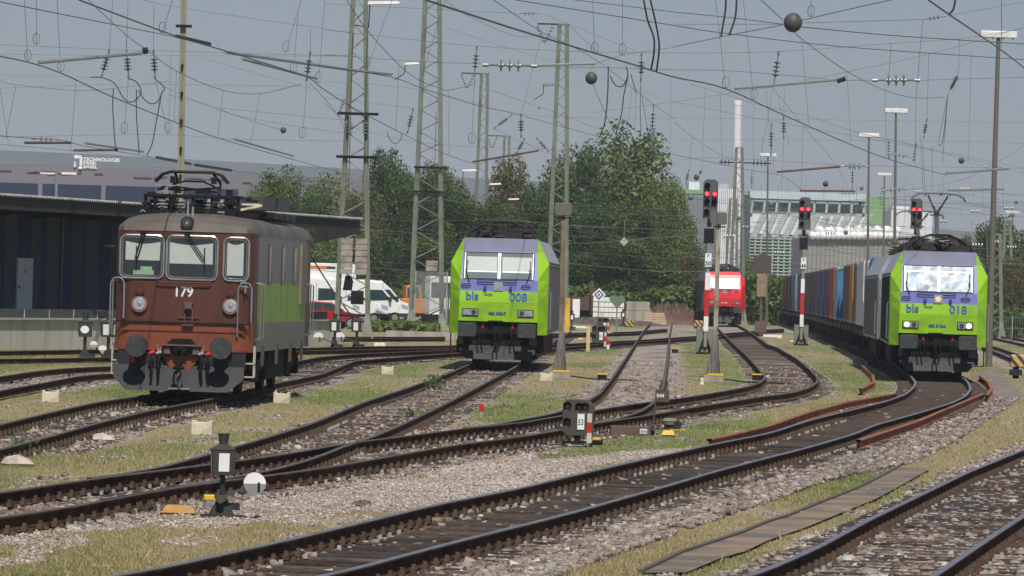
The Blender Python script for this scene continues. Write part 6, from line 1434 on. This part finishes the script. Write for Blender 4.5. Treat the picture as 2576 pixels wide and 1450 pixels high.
# red car
p=at(907,815,F/46); root=thing('parked_car','dark red car in front of the white vans, under the tension-weight mast','car',(p.x,F/46,GZ),R(180+20)); RC=mat('car_red',(.32,.012,.02),.3,0,.06,1,spec=.8)
pr=[(0,.35),(.02,.65),(.25,.8),(1.15,.95),(1.95,1.42),(3.1,1.47),(4.0,1.05),(4.35,.95),(4.4,.4)]
q=MB(); q.prism(pr,-.85,.85,'y'); q.build('body',RC,root,bevel=.06)
for sg in(-1,1):
    q=MB(); q.prism([(1.35,1.0),(2.0,1.36),(3.0,1.40),(3.6,1.05)],sg*.84,sg*.862,'y'); q.build('side_window',VG,root); q=MB(); q.b2(2.45,2.5,sg*.84,sg*.868,.95,1.4); q.build('pillar',RC,root)
    q=MB(); q.prism([(.02,.6),(.06,.74),(.55,.82),(.5,.68)],sg*.55,sg*.862,'y'); q.build('headlight',mat('van_lamp'),root)
    q=MB(); q.box((1.5,sg*.95,1.05),(.15,.18,.13)); q.build('mirror',VB,root)
    for x in(.85,3.5): q=MB(); q.cyl((x,sg*.68,.32),(x,sg*.87,.32),.32,n=20); wq=q.build('wheel',TY,root); q=MB(); q.cyl((x,sg*.87,.32),(x,sg*.885,.32),.21,n=10); q.build('rim',mat('rim_silver',(.5,.5,.5),.3,.6),wq)
q=MB(); q.add([(1.2,-.7,.98),(1.2,.7,.98),(1.93,.62,1.4),(1.93,-.62,1.4)],[(0,1,2,3)]); o=q.build('windscreen',VG,root); o.location=(-.03,0,.03)
# orange machine
p=at(1012,745,345); root=thing('utility_vehicle','orange utility vehicle partly hidden behind the mesh cage mast','machine',(at(1078,780,378).x,378,GZ),R(10),None,.8)
q=MB(); q.b2(-2.6,2.6,-1,1,.6,1.9); q.prism([(-2.2,1.9),(-2.2,3.0),(-.9,3.1),(-.7,1.9)],-.9,.9,'y'); q.b2(.4,2.5,-.9,.9,1.9,2.3); q.build('body',OR,root,bevel=.08)
q=MB(); q.prism([(-2.05,2.0),(-2.05,2.85),(-1.1,2.9),(-.95,2.0)],-.93,.93,'y'); q.build('cab_window',VG,root)
q=MB(); q.box((-1.5,0,3.0),(1.2,1.2,.15)); q.cyl((-1.5,0,3.05),(-1.5,0,3.3),.12,n=10); q.build('roof_beacon',mat('machine_yellow',(.6,.35,.04),.5),root)
for x in(-1.8,0,1.7): q=MB(); q.cyl((x,-1.05,.5),(x,-.7,.5),.5,n=16); q.cyl((x,.7,.5),(x,1.05,.5),.5,n=16); q.build('wheel',TY,root)
p=at(1108,770,350); root=thing('parked_van','white and dark blue lorry cab just left of locomotive 008','lorry',(p.x+.3,350,GZ),R(190)); q=MB(); q.b2(-1.2,1.2,-1,1,.5,3.1); q.build('body',VW,root,bevel=.08); q=MB(); q.b2(-1.1,1.1,-1.02,1.02,1.7,2.7); q.build('side_window',mat('lorry_glass_blue',(.04,.07,.12),.1,spec=.8),root); q=MB(); q.cyl((0,-1.02,.5),(0,1.02,.5),.5,n=16); q.build('wheel',TY,root)

# ---------------------------------------------------------------- stored materials beyond the far track
def ats(px,py,D): p=at(px,py,D); return p
a_=at(1492,780,400); root=thing('sleeper_stack','stack of white concrete sleepers in five layers beyond the far track','stack',(a_.x,400,GZ)); W0=at(1570,780,400).x-a_.x
for k_ in range(5):
    for j_ in range(8): 
        q=MB(); q.b2(W0*j_/8+.004,W0*(j_+1)/8-.004,0,2.4,.1+k_*.38,.1+k_*.38+.33); q.build('concrete_sleeper',mat('sleeper_concrete',(.75,.73,.69),.85,0,.1,2),root,bevel=.02)
    q=MB(); q.b2(0,W0,.2,.3,.1+k_*.38-.1,.1+k_*.38-.001); q.build('spacer_timber',WOOD,root)
a_=at(1571,780,402); root=thing('concrete_blocks','grey concrete block pile right of the white sleeper stack','stack',(a_.x,402,GZ)); q=MB(); q.b2(.1,2.0,0,1.5,0,1.0); q.b2(.15,1.9,.1,1.4,1.02,1.7); q.build('block',CONC,root,bevel=.03)
a_=at(1420,780,410); root=thing('rusty_wagon','low dark rusty wagon left of the white sleeper stack','wagon',(a_.x,410,GZ)); RW=mat('wagon_rust',(.09,.05,.04),.9,0,.3,2); q=MB(); q.b2(0,2.0,0,8,.9,1.9); q.b2(1.9,2.2,0,.3,.9,3.2); q.build('body',RW,root)
for x in(.3,1.7): q=MB(); q.cyl((x,1,.45),(x+.2,1,.45),.45,n=16); q.cyl((x,6,.45),(x+.2,6,.45),.45,n=16); q.build('wheel',DARK,root)
a_=at(1648,782,395); q=MB()
for k_ in range(5): q.b2(-.9+.03*k_,.9-.05*k_,0,1.5,.1+k_*.17,.24+k_*.17)
tag(q.build('timber_pile',mat('fresh_timber',(.5,.36,.25),.8,0,.15,3),None,(a_.x,395,GZ)),'small pile of pale timber boards beyond the far track, right of the stacks','timber pile')
# soil heap
def heap(px0,px1,D,h,label,m,name='soil_heap',seed=1):
    a=at(px0,790,D).x; b=at(px1,790,D).x; nx,ny=40,14; r=np.random.default_rng(seed); V=[]
    for j in range(ny):
        for i in range(nx):
            u=i/(nx-1); w__=j/(ny-1); V.append((a+(b-a)*u,D+6*w__,GZ-.1+h*math.sin(math.pi*u)**.7*math.sin(math.pi*w__)*(.75+.5*r.uniform())))
    fs=[(j*nx+i,j*nx+i+1,(j+1)*nx+i+1,(j+1)*nx+i) for j in range(ny-1) for i in range(nx-1)]
    q=MB(); q.add(V,fs); return tag(q.build(name,m),label,'heap')
heap(1590,1790,410,1.6,'long heap of brown soil left of the red locomotive',mat('soil_brown',(.13,.075,.055),.95,0,.3,1.5))
heap(1320,1700,385,.55,'low strip of dark ballast rubble in front of the stacks',mat('rubble_dark',(.10,.07,.06),.95,0,.4,3),'rubble_strip',3)
heap(1120,1180,300,.8,'low gravel bank left of locomotive 008 beyond the kerb',mat('bank_gravel',(.3,.25,.2),.95,0,.2,3),'gravel_bank',4) if False else None
# weeds between rails of track C
def weed(t,x,y,h,n,label):
    p=tg(t,x,y,GZ); q=MB()
    for k_ in range(n):
        a_=random.uniform(0,6.28); r_=random.uniform(.0,.28); l=Vector((math.cos(a_)*r_,math.sin(a_)*r_,h*random.uniform(.2,1))); s_=random.uniform(.02,.05); e=Vector((random.uniform(-1,1),random.uniform(-1,1),random.uniform(-1,1)))*s_; g_=Vector((random.uniform(-1,1),random.uniform(-1,1),random.uniform(-1,1)))*s_
        q.add([l-e,l-g_,l+e,l+g_],[(0,1,2,3)])
    q.tube([(0,0,0),(.05,0,h*.8)],.008,4); tag(q.build('weed',mat('weed_green',(.07,.13,.04),.8,0,.3,9),None,p),label,'weed')
weed(6,1790,680,.42,170,'leafy green weed between the rails in front of locomotive 008'); weed(6,1570,930,.16,70,'small green weed between the rails, nearer than the leafy one'); weed(1,215,240,.25,60,'thin weed beside the near rail at the left edge')
for t,x,y,s_,lab in((1,190,345,.20,'pale angular rock lying on the gravel at the left edge'),(1,1040,95,.16,'pale flat rock at the edge of the grass left of the lantern'),(2,1065,745,.10,'reddish brown stone on the fine gravel beside the near track')):
    p=tg(t,x,y,GZ); q=MB(); q.ball((0,0,s_*.2),s_,n=8,sc=(1.2,.9,.55)); q.v=[tuple(Vector(v)*(1+random.uniform(-.22,.22))) for v in q.v]; tag(q.build('rock',mat('rock_pale',(.48,.40,.35),.9,0,.2,6) if s_>.12 else BROWNM,None,p),lab,'rock')

# ---------------------------------------------------------------- overhead line
zc={'a':0.0,'b':817.7,'c':1695.8,'p':None}
def zp(k,x,y): return (x,y) if k=='p' else (zc[k]+.3418*x,.3418*y)
def wl3(pts,D0,D1):
    """picture points -> points in space, depth running evenly from D0 to D1"""
    P=[zp(*p) for p in pts]; x0,x1=P[0][0],P[-1][0]; L=[0]
    for a,b in zip(P,P[1:]): L.append(L[-1]+math.hypot(b[0]-a[0],b[1]-a[1]))
    return [at(p[0],p[1],1/((1/D0)*(1-l/L[-1])+(1/D1)*(l/L[-1]))) for p,l in zip(P,L)]
def zl(k,*xy): return [(k,xy[i],xy[i+1]) for i in range(0,len(xy),2)]
def dense(pts,n=6):
    out=[]
    for i in range(len(pts)-1):
        p0=pts[max(i-1,0)];p1=pts[i];p2=pts[i+1];p3=pts[min(i+2,len(pts)-1)]
        for j in range(n):
            t=j/n; out.append(.5*((2*p1)+(-p0+p2)*t+(2*p0-5*p1+4*p2-p3)*t*t+(-p0+3*p1-3*p2+p3)*t**3))
    out.append(pts[-1]); return out
class Span:
    def __init__(s,label): s.root=thing('overhead_wire_span',label,'overhead wires',(0,0,0),0,'overhead contact line spans')
    def wire(s,pts,D0,D1,r=.012,m=None,nm='wire',px=None):
        P=dense(wl3(pts,D0,D1)); q=MB(); q.tube(P,r*.8,5); o=q.build(nm,m or WIREC,s.root); return o
    def rod(s,pts,D0,D1,r=.035,m=None): q=MB(); q.tube(wl3(pts,D0,D1),r,6); return q.build('registration_arm',m or GALV,s.root)
    def ball(s,k,x,y,D,rpx):
        p=at(*zp(k,x,y),D); r=rpx/(F/D); q=MB(); q.cyl(p+Vector((-r*.55,0,0)),p+Vector((r*.55,0,0)),r,r,n=20) if False else q.ball(p,r,n=16,sc=(.95,1,1)); o=q.build('ball_weight',mat('ball_weight',(.06,.065,.055),.55,0,.25,4),s.root,smooth=True)
    def ins(s,k,x0,y0,x1,y1,D,n=3,rpx=8,m=None,body=.35):
        a=at(*zp(k,x0,y0),D); b=at(*zp(k,x1,y1),D); sc=F/D; r=rpx/sc; q=MB(); q.tube([a,b],r*.16,6); d=b-a
        for i in range(n):
            f=.5+(i-(n-1)/2)*(body*2/max(n-1,1))*.5; c=a+d*f; q.cyl(c-d.normalized()*r*.12,c+d.normalized()*r*.12,r,r*.85,n=14)
            q.cyl(c-d.normalized()*r*.35,c+d.normalized()*r*.35,r*.35,n=8)
        for f in(.05,.95): q.cyl(a+d*max(0,f-.06),a+d*min(1,f+.06),r*.3,n=8)
        q.build('insulator',m or INS,s.root,smooth=True)
    def drop(s,k,x0,y0,x1,y1,D,loop=False,r=.008):
        a=at(*zp(k,x0,y0),D); b=at(*zp(k,x1,y1),D); P=[a,b]
        q=MB(); q.tube(P,r,4)
        if loop:
            R_=.16*(D/150); c=b+Vector((.0,0,R_)); q.tube([c+Vector((R_*.6*math.sin(t),0,R_*math.cos(t))) for t in [2*math.pi*i_/10 for i_ in range(11)]],r,4)
        q.build('dropper',WIRE,s.root)
    def cable(s,pts,D0,D1,r=.018): q=MB(); q.tube(dense(wl3(pts,D0,D1),5),r,6); q.build('jumper_cable',mat('cable_black',(.03,.03,.035),.6),s.root)
S=Span('messenger wire from the top left corner down to the first lattice mast')
S.wire(zl('a',0,15,1200,255,1300,275,1540,335),95,135,.012,WIRE); S.wire(zl('a',580,0,1290,265,1540,340,1900,450,2260,570)+zl('b',0,665,290,840,850,1120,1110,1210),85,300,.017,WIRE)
S.rod(zl('a',1300,268,1545,325),132,138,.05,DGREY); S.rod(zl('a',1660,385,2576,515)+zl('b',490,550),140,170,.045); S.rod(zl('a',1780,435,2330,580),142,160,.04)
S.drop('a',1270,0,1195,245,110,True); S.drop('a',2215,0,2105,385,150,True); S.drop('a',2195,80,2160,540,150,True); S.drop('a',2390,0,2345,610,155,True)
S=Span('cross-span wires high at the left with three hanging insulator strings')
S.wire(zl('a',0,330,1000,372,1300,378,2576,415)+zl('b',0,405,700,455,1150,470),150,155,.010); S.wire(zl('a',650,0,930,260,1090,375,1300,525,1640,665,1915,690,2215,620),120,150,.010,WIRE)
S.rod(zl('a',285,460,1040,390),110,112,.04); S.rod(zl('a',1050,377,1090,372),112,112,.07,DGREY)
for x0,y0,x1,y1 in((805,370,745,575),(932,370,947,580),(1130,370,1142,585)): S.ins('a',x0,y0,x1,y1,150,4,9.5)
S.drop('a',830,0,805,370,150); S.drop('a',943,0,932,370,150); S.drop('a',1133,40,1130,370,150); S.drop('a',925,250,932,370,150)
S.cable(zl('a',665,570,745,572,830,605,870,655,900,710,940,748,990,745,1040,680,1005,605,945,580),150,150,.015); S.cable(zl('a',1020,665,1060,730,1110,765,1160,750,1195,680,1210,645,1142,582),150,150,.015)
S.cable(zl('a',835,655,830,800,850,1100),150,150,.015); S.cable(zl('a',1005,660,1005,850,1025,1135),150,150,.015); S.cable(zl('a',1190,680,1150,900,1120,1060,1080,1145),150,150,.015)
S.drop('a',180,0,205,450,120,True); S.drop('a',268,0,268,330,120,True); S.drop('a',420,0,448,530,125,True)
S=Span('contact wire sloping from left edge behind the brown locomotive to the first mast')
S.wire(zl('a',0,415,210,460,450,540,830,715,1290,900,1600,1015,2100,1160,2570,1290),80,235,.013,WIRE); S.wire(zl('a',0,595,120,625,575,668,850,650,1240,600) ,140,150,.008); S.wire(zl('a',0,650,820,620),160,160,.007); S.wire(zl('a',0,552,670,570),170,170,.007); S.wire(zl('a',0,400,950,410,2500,415),170,180,.006)
S.drop('a',560,580,520,1130,150); S.drop('a',120,625,45,1000,150); S.drop('a',0,650,62,1060,160); S.drop('a',945,580,915,985,150,True); S.drop('a',1145,590,1235,985,150,True); S.drop('a',1300,525,1283,895,160); S.drop('a',1645,668,1603,1010,170); S.drop('a',1915,692,1840,1085,175)
S.rod(zl('a',1720,1025,2160,1150),180,215,.04)
S=Span('low wires running along the top of the far grey building at the left')
S.wire(zl('a',0,1000,230,1020,440,1030,620,1075,950,1130,1270,1185,1560,1235,2576,1370),140,330,.013,WIRE); S.wire(zl('a',0,1065,520,1110,900,1150),150,220,.010); S.wire(zl('a',0,1215,1000,1225,2000,1290,2576,1330),250,260,.012); S.wire(zl('a',0,1010,500,1000,1240,993,1720,1025,2550,1040),180,200,.007)
S.rod(zl('a',185,1052,520,1052),160,165,.04,BROWNM); S.rod(zl('a',545,1108,865,1105),180,183,.04,BROWNM); S.rod(zl('a',625,1055,1055,1118),175,190,.04); S.ins('a',240,1022,440,1028,150,3,8); S.rod(zl('a',1155,1160,1400,1208),200,215,.06,DGREY); S.rod(zl('a',1440,1215,1700,1255),205,220,.06,DGREY)
S=Span('thin wires crossing above the brown locomotive to the first lattice mast, with two ball weights')
S.wire(zl('a',1240,700,1440,748,1600,797,1730,850,2060,955),190,200,.010); S.ball('a',2085,960,200,8); S.wire(zl('a',1210,640,1720,845,2410,965,2576,980),190,230,.008); S.wire(zl('a',1600,795,2576,890),190,200,.007); S.ball('a',1968,1293,230,8); S.wire(zl('a',1030,620,2215,635),175,180,.006); S.wire(zl('a',2280,610,2490,855,2570,1080),160,190,.010); S.ins('a',2285,380,2255,600,150,4,9.5); S.drop('a',2286,215,2285,385,150); S.ins('a',2535,730,2490,860,170,3,5); S.drop('a',2260,600,2225,1020,150,True); S.drop('a',1262,400,1240,990,190); S.wire(zl('a',1050,0,1400,70,2576,240),150,160,.007); S.wire(zl('a',1500,430,2200,630,2576,720),170,200,.006)
S=Span('thick black feeder wire slanting down across the middle to the right')
S.wire(zl('b',740,0,1400,215,1980,390,2330,495)+zl('c',0,568,380,655,800,845,1300,1065,1620,1185,2000,1290),90,330,.024,WIRE); S.cable(zl('b',2345,0,2375,150,2420,280,2420,400,2400,510),120,125,.022); S.cable(zl('b',2395,0,2440,200,2460,350,2440,525),120,125,.022)
for x0,y0,x1,y1 in((1970,0,1985,395),(2190,0,2188,405)): S.drop('b',x0,y0,x1,y1,120,True)
S.drop('c',305,0,380,650,140,True); S.drop('c',510,0,588,735,150,True); S.drop('c',940,285,993,925,170); S.drop('c',1272,528,1302,1060,200)
S=Span('horizontal cross-span with large disc insulators and a ball weight, upper middle')
S.wire(zl('b',1150,470,1230,480),150,150,.012); S.ins('b',1160,478,1560,488,150,3,16,body=.32); S.rod(zl('b',1560,482,1990,470),150,150,.035); S.wire(zl('b',1990,470,2200,405,2576,350),150,160,.010); S.wire(zl('b',1520,492,2090,500,2576,515)+zl('c',350,520,770,550,1230,590,1460,592),150,160,.010); S.ball('b',1960,577,150,16); S.wire(zl('b',1975,625,2060,830,2145,1000),150,160,.010); S.drop('b',1985,470,1945,530,150)
S.ins('c',1460,592,1810,592,160,3,15,body=.32); S.wire(zl('c',1810,592,2576,570),160,165,.010); S.rod(zl('c',450,655,1240,585),155,158,.04); S.rod(zl('c',1200,600,1262,580),155,155,.07,DGREY)
S=Span('upper cross-span wire with four hanging insulator strings across the picture')
S.wire(zl('b',0,222,1115,340,1900,380,2576,390)+zl('c',770,380,1600,320,2100,285,2576,215),180,190,.011)
S.ins('b',1117,340,1100,565,180,4,8.5); S.ins('b',2330,395,2325,600,185,4,8.5); S.ins('c',770,380,733,640,185,4,9); S.ins('c',2100,285,2097,500,185,0,3); S.ins('c',2085,560,2035,660,185,7,6,body=.7,m=mat('insulator_brown',(.05,.035,.03),.4)); S.drop('c',2097,500,2085,560,185); S.drop('c',2035,660,2015,700,185)
for x,y in((1080,1060),(1105,640)): S.drop('b',1100,570,x,y,185,y>900,.010)
for x,y in((1945,1050),(2015,690),(1975,1200)): S.drop('c',2015,700,x,y,190,False,.012)
S.cable(zl('c',2010,750,1975,1050,1940,1060),190,190,.012); S.cable(zl('b',2100,560,2130,620,2165,640,2200,625,2230,550,2215,490),150,150,.016); S.cable(zl('b',2085,490,2080,700,2060,900,2020,1010),150,150,.018); S.cable(zl('b',2230,560,2200,700,2180,850,2140,990),150,150,.016); S.cable(zl('b',2250,545,2280,650,2290,690),160,160,.012); S.cable(zl('b',2325,600,2320,800,2325,1000),185,185,.010); S.cable(zl('b',2330,690,2380,1000),185,185,.008)
S=Span('large ball weight span at the upper right where five wires meet')
S.wire(zl('c',640,0,800,150),110,125,.012,WIRE); S.ball('c',875,168,125,25); S.wire(zl('c',885,228,935,285,1270,525,1550,665,1780,722,1990,715),125,190,.012,WIRE); S.wire(zl('c',0,345,400,262,800,185),140,125,.012); S.wire(zl('c',945,150,1240,80,1600,0),125,110,.012); S.wire(zl('c',0,90,400,130,800,180),140,125,.012,WIRE); S.wire(zl('c',945,200,1640,265,2576,325),125,140,.014,WIRE); S.wire(zl('b',1400,0,2576,190)+zl('c',330,240,1240,345,2576,440),120,150,.013,WIRE); S.wire(zl('b',1830,0,2576,90),130,140,.011,WIRE); S.wire(zl('c',0,180,800,180),140,125,.007)
S.wire(zl('c',945,170,1830,145),125,130,.009); S.ins('c',1830,145,2000,120,130,3,7); S.wire(zl('c',2000,120,2576,15),130,135,.007); S.drop('c',1010,0,1008,125,120,True); S.drop('c',1830,150,1780,730,130)
S.cable(zl('c',382,0,375,100,345,270),120,120,.022); S.cable(zl('c',460,0,450,130,405,262),120,120,.022)
S=Span('thick wire cutting across the top right corner')
S.wire(zl('c',1870,0,2030,112,2400,365,2576,500),70,120,.016,WIRE); S.cable(zl('c',2070,0,2055,70,2025,105),80,80,.016); S.drop('c',2410,0,2410,355,100); S.drop('c',1600,320,1580,560,170,False,.010); S.drop('c',2190,390,2165,1200,220)
S=Span('diagonal wires passing the two lattice masts left of locomotive 008')
S.wire(zl('b',160,0,300,210,545,480,700,595,850,650,910,665,1090,625),120,170,.011,WIRE); S.wire(zl('b',0,490,490,570,730,655,1130,780,1440,850,2010,1005,2150,1030),150,350,.016,WIRE); S.wire(zl('b',0,760,170,910,260,960),190,230,.010); S.ins('b',650,800,605,985,230,4,7.5); S.ins('b',1380,845,1240,950,240,5,6); S.ins('b',1443,840,1443,1015,240,4,8); S.ins('b',1470,1020,1410,1130,300,4,6); S.ins('b',1555,1015,1650,1120,300,4,6); S.rod(zl('b',1090,1192,1570,1110),260,270,.05,BROWNM); S.drop('b',545,480,520,970,170); S.drop('b',912,665,912,1140,180); S.drop('b',885,0,700,600,150) ; S.drop('b',495,0,310,500,150,True); S.drop('b',1600,250,1440,850,200); S.wire(zl('b',880,0,1060,120,1400,265,1600,255),140,180,.008); S.wire(zl('b',1240,0,1600,240,1990,440,2420,770,2576,880),130,300,.012,WIRE)
S.wire(zl('b',850,550,1100,330,1590,250,1740,170),200,300,.005) if False else None
S.ball('b',517,1122,260,7); S.cable(zl('b',455,970,480,1030,520,1060,560,1020,560,985),230,230,.015); S.wire(zl('b',0,720,300,755,650,800),200,230,.008); S.wire(zl('b',310,970,700,1050,1300,1090,2500,1120),250,280,.009)
S=Span('wires with small insulators right of the tall mast with cross-arm')
S.wire(zl('b',1640,0,1700,60,1990,370) if False else zl('b',1790,180,1990,370),200,220,.010); S.ins('b',1415,100,1590,97,160,3,6.5); S.wire(zl('b',0,30,1415,100),150,160,.007); S.wire(zl('b',1590,97,2300,380),160,200,.006); S.ins('b',2418,770,2405,1000,240,4,7); S.ins('b',2425,960,2420,1090,300,3,5); S.wire(zl('b',1200,655,1400,728,1700,830,2050,960,2576,1130),260,420,.013,mat('wire_mint',(.22,.28,.20),.6)); S.wire(zl('b',1800,1160,2200,1270,2550,1370),300,380,.02,mat('wire_mint')); S.ball('b',1575,798,240,2.5)
S.wire(zl('b',0,600,700,660,1440,840,2010,870,2576,870),230,240,.007); S.wire(zl('b',1240,950,1700,1110,2576,1140),270,300,.009); S.wire(zl('b',1440,1010,1560,1100,1850,1200),240,300,.008); S.wire(zl('b',880,200,1330,350,1720,470,2576,760),190,300,.006)
S.wire(zl('b',1970,830,2576,750)+zl('c',400,690,730,640,1270,530,1900,395,2576,200),250,180,.008); S.drop('b',2545,560,2540,1120,240); S.drop('b',2260,650,2220,1000,250); S.drop('b',2290,690,2280,1000,250)
S=Span('wires and weights between the left main signal and the tall white-headed lamps')
S.wire(zl('c',0,750,600,870,1200,980,2000,1130,2576,1280),260,300,.010); S.wire(zl('c',120,620,330,680,600,765,1000,860,1330,970,1800,1080,2576,1240),230,330,.010); S.wire(zl('c',0,895,130,1005,340,1140,480,1190),240,300,.011,WIRE); S.wire(zl('c',0,1140,200,1180,540,1250,800,1300,950,1410),220,300,.014,WIRE); S.wire(zl('c',0,870,1300,885,2576,905),300,310,.009); S.wire(zl('c',0,1025,2000,1040,2576,1060),330,340,.009); S.wire(zl('c',0,1195,180,1165,600,1175,1200,1215,1440,1222,2576,1240),230,240,.010)
S.rod(zl('c',760,1267,1220,1228),235,238,.05,BROWNM); S.ins('c',1230,1225,1430,1225,236,3,9); S.rod(zl('c',2000,1277,2460,1243),200,203,.045); S.rod(zl('c',930,1405,1330,1408),240,243,.045,BROWNM); S.rod(zl('c',2020,1402,2425,1392),215,217,.045); S.ins('c',1570,1130,1750,1155,260,3,6.5); S.ins('c',1535,1405,1720,1392,260,3,6.5); S.ins('c',1210,1425,1370,1425,280,3,5)
S.ins('c',807,855,807,1025,230,4,7); S.ins('c',718,905,712,1150,240,5,6.5); S.ins('c',1862,875,1835,1020,210,4,6.5); S.ins('c',1580,1040,1582,1170,240,6,4,body=.8,m=mat('insulator_brown')); S.ins('c',1782,1055,1762,1190,240,6,4,body=.8,m=mat('insulator_brown')); S.ins('c',1315,1210,1310,1400,260,4,5); S.ins('c',572,1270,570,1390,280,4,4); S.ins('c',110,1250,85,1360,280,4,5); S.ins('c',200,1250,190,1290,280,3,4)
S.ball('c',2115,1185,210,8); S.ball('c',1115,1355,250,7.5); S.ball('c',165,1307,260,7.5); S.drop('c',1115,1380,1098,1450,250)
for a in((340,690,355,1200,260),(585,770,585,1400,300),(130,1005,115,1270,300),(230,650,205,1270,300),(725,660,632,1170,230),(675,660,738,1270,240),(760,700,850,1080,240),(808,1020,790,1400,250),(720,900,715,1010,250),(812,640,808,855,240),(950,940,935,1400,260),(1875,400,1862,875,230),(1550,670,1565,1160,220),(1780,730,1775,1230,220),(1815,1010,1835,1450,210),(1895,1075,1905,1400,230),(1830,1040,1850,1450,215)): S.drop(*(('c',)+a),r=.010)
S.wire(zl('c',720,640,880,840,1000,985,1180,1200,1280,1370),190,300,.010); S.wire(zl('c',740,1130,980,980,1130,1130),250,280,.007) if False else None
S.wire(zl('c',2576,1075,2350,1210,2100,1330,1700,1400),210,280,.008); S.wire(zl('c',1330,975,1830,1085,2350,1250),270,300,.008)
# distant tangle, one mass nobody could count
q=MB(); r_=random.Random(12); WF=mat('far_wire',(.17,.18,.165),.7)
for k_ in range(85):
    D_=r_.uniform(260,560); x0=r_.uniform(600,2300) if k_<45 else r_.uniform(1700,2500); y0=r_.uniform(500,690) if k_<45 else r_.uniform(470,700); L_=r_.uniform(180,700); sl_=r_.choice((.03,.05,.06,.10,-.02,.16))
    a=at(x0,y0,D_); b=at(x0+L_,y0+L_*sl_,D_+r_.uniform(0,80)); 
    P=[a+(b-a)*t-Vector((0,0,1))*(4*t*(1-t)*r_.uniform(0,.35)) for t in(0,.25,.5,.75,1)]; q.tube(P,r_.uniform(.010,.018),4)
for k_ in range(120):
    D_=r_.uniform(260,520); x0=r_.uniform(1700,2560); y0=r_.uniform(430,640); a=at(x0,y0,D_); b=at(x0+r_.uniform(-6,6),y0+r_.uniform(25,110),D_); q.tube([a,b],.010,4)
tag(q.build('distant_wires',WF),kind='stuff')
sp=thing('distant_insulators','small insulators and ball weights hanging in the far tangle of wires at right','insulators',(0,0,0))
q=MB()
for k_ in range(34):
    D_=r_.uniform(280,480); x0=r_.uniform(1720,2560); y0=r_.uniform(470,660); p=at(x0,y0,D_)
    if r_.random()<.3: q.ball(p,.16,n=10)
    else:
        h_=r_.random()<.5
        for j in range(4): d=Vector((.16*j,0,0)) if h_ else Vector((.02*j,0,-.16*j)); ax=Vector((.03,0,0)) if h_ else Vector((0,0,.03)); q.cyl(p+d-ax,p+d+ax,.13,n=8)
o=q.build('insulator',INS,sp); tag(o,kind='stuff')
# white luminaires on the masts
def lumi(px,py,D,label,L=1.1,dark=False,fl=1):
    p=at(px,py,D); root=thing('mast_luminaire',label,'luminaire',p,0,'pale luminaires on the lattice masts'); q=MB(); q.add([(-L/2,-.15,0),(L/2,-.15,.08*fl),(L/2,.15,.08*fl),(-L/2,.15,0),(-L/2+.1,-.1,.16),(L/2-.1,-.1,.2),(L/2-.1,.1,.2),(-L/2+.1,.1,.16)],[(0,1,2,3),(4,5,6,7),(0,1,5,4),(1,2,6,5),(2,3,7,6),(3,0,4,7)]); q.build('lamp_head',mat('luminaire_pale',(.65,.6,.52),.5) if not dark else mat('luminaire_dark',(.08,.09,.13),.5),root,bevel=.03)
    q=MB(); q.tube([(-L*.4,0,0),(-L*.42,0,-.5-(.5 if L>1 else 0)),(-L*.42-.6,0,-.9)],.03); q.build('arm',DGREY,root)
lumi(965,14,236,'peach-coloured luminaire at the top of the mast with tension weights',1.5); lumi(1036,165,325,'luminaire on the upper part of the mesh-cage mast',1.0); lumi(1181,433,380,'white luminaire in front of the trees left of the slim mast',1.1); lumi(1246,467,420,'white luminaire between the two masts above locomotive 008',1.0); lumi(1292,505,440,'lowest white luminaire right of the masts above locomotive 008',1.0); lumi(1383,218,355,'dark luminaire left of the mast with cross-arm',1.0,True)

# ---------------------------------------------------------------- air
hz=MB(); hz.b2(-2000,2000,-20,6000,-1.6,130)
ho=hz.build('haze',None if False else BLACK); ho.data.materials.clear()
hm_=bpy.data.materials.new('haze_air'); hm_.use_nodes=True; n_=hm_.node_tree; n_.nodes.clear(); pv=n_.nodes.new('ShaderNodeVolumePrincipled'); pv.inputs['Color'].default_value=(.78,.83,.95,1); pv.inputs['Density'].default_value=.00016; mo=n_.nodes.new('ShaderNodeOutputMaterial'); n_.links.new(pv.outputs[0],mo.inputs['Volume']); ho.data.materials.append(hm_); tag(ho,kind='stuff')
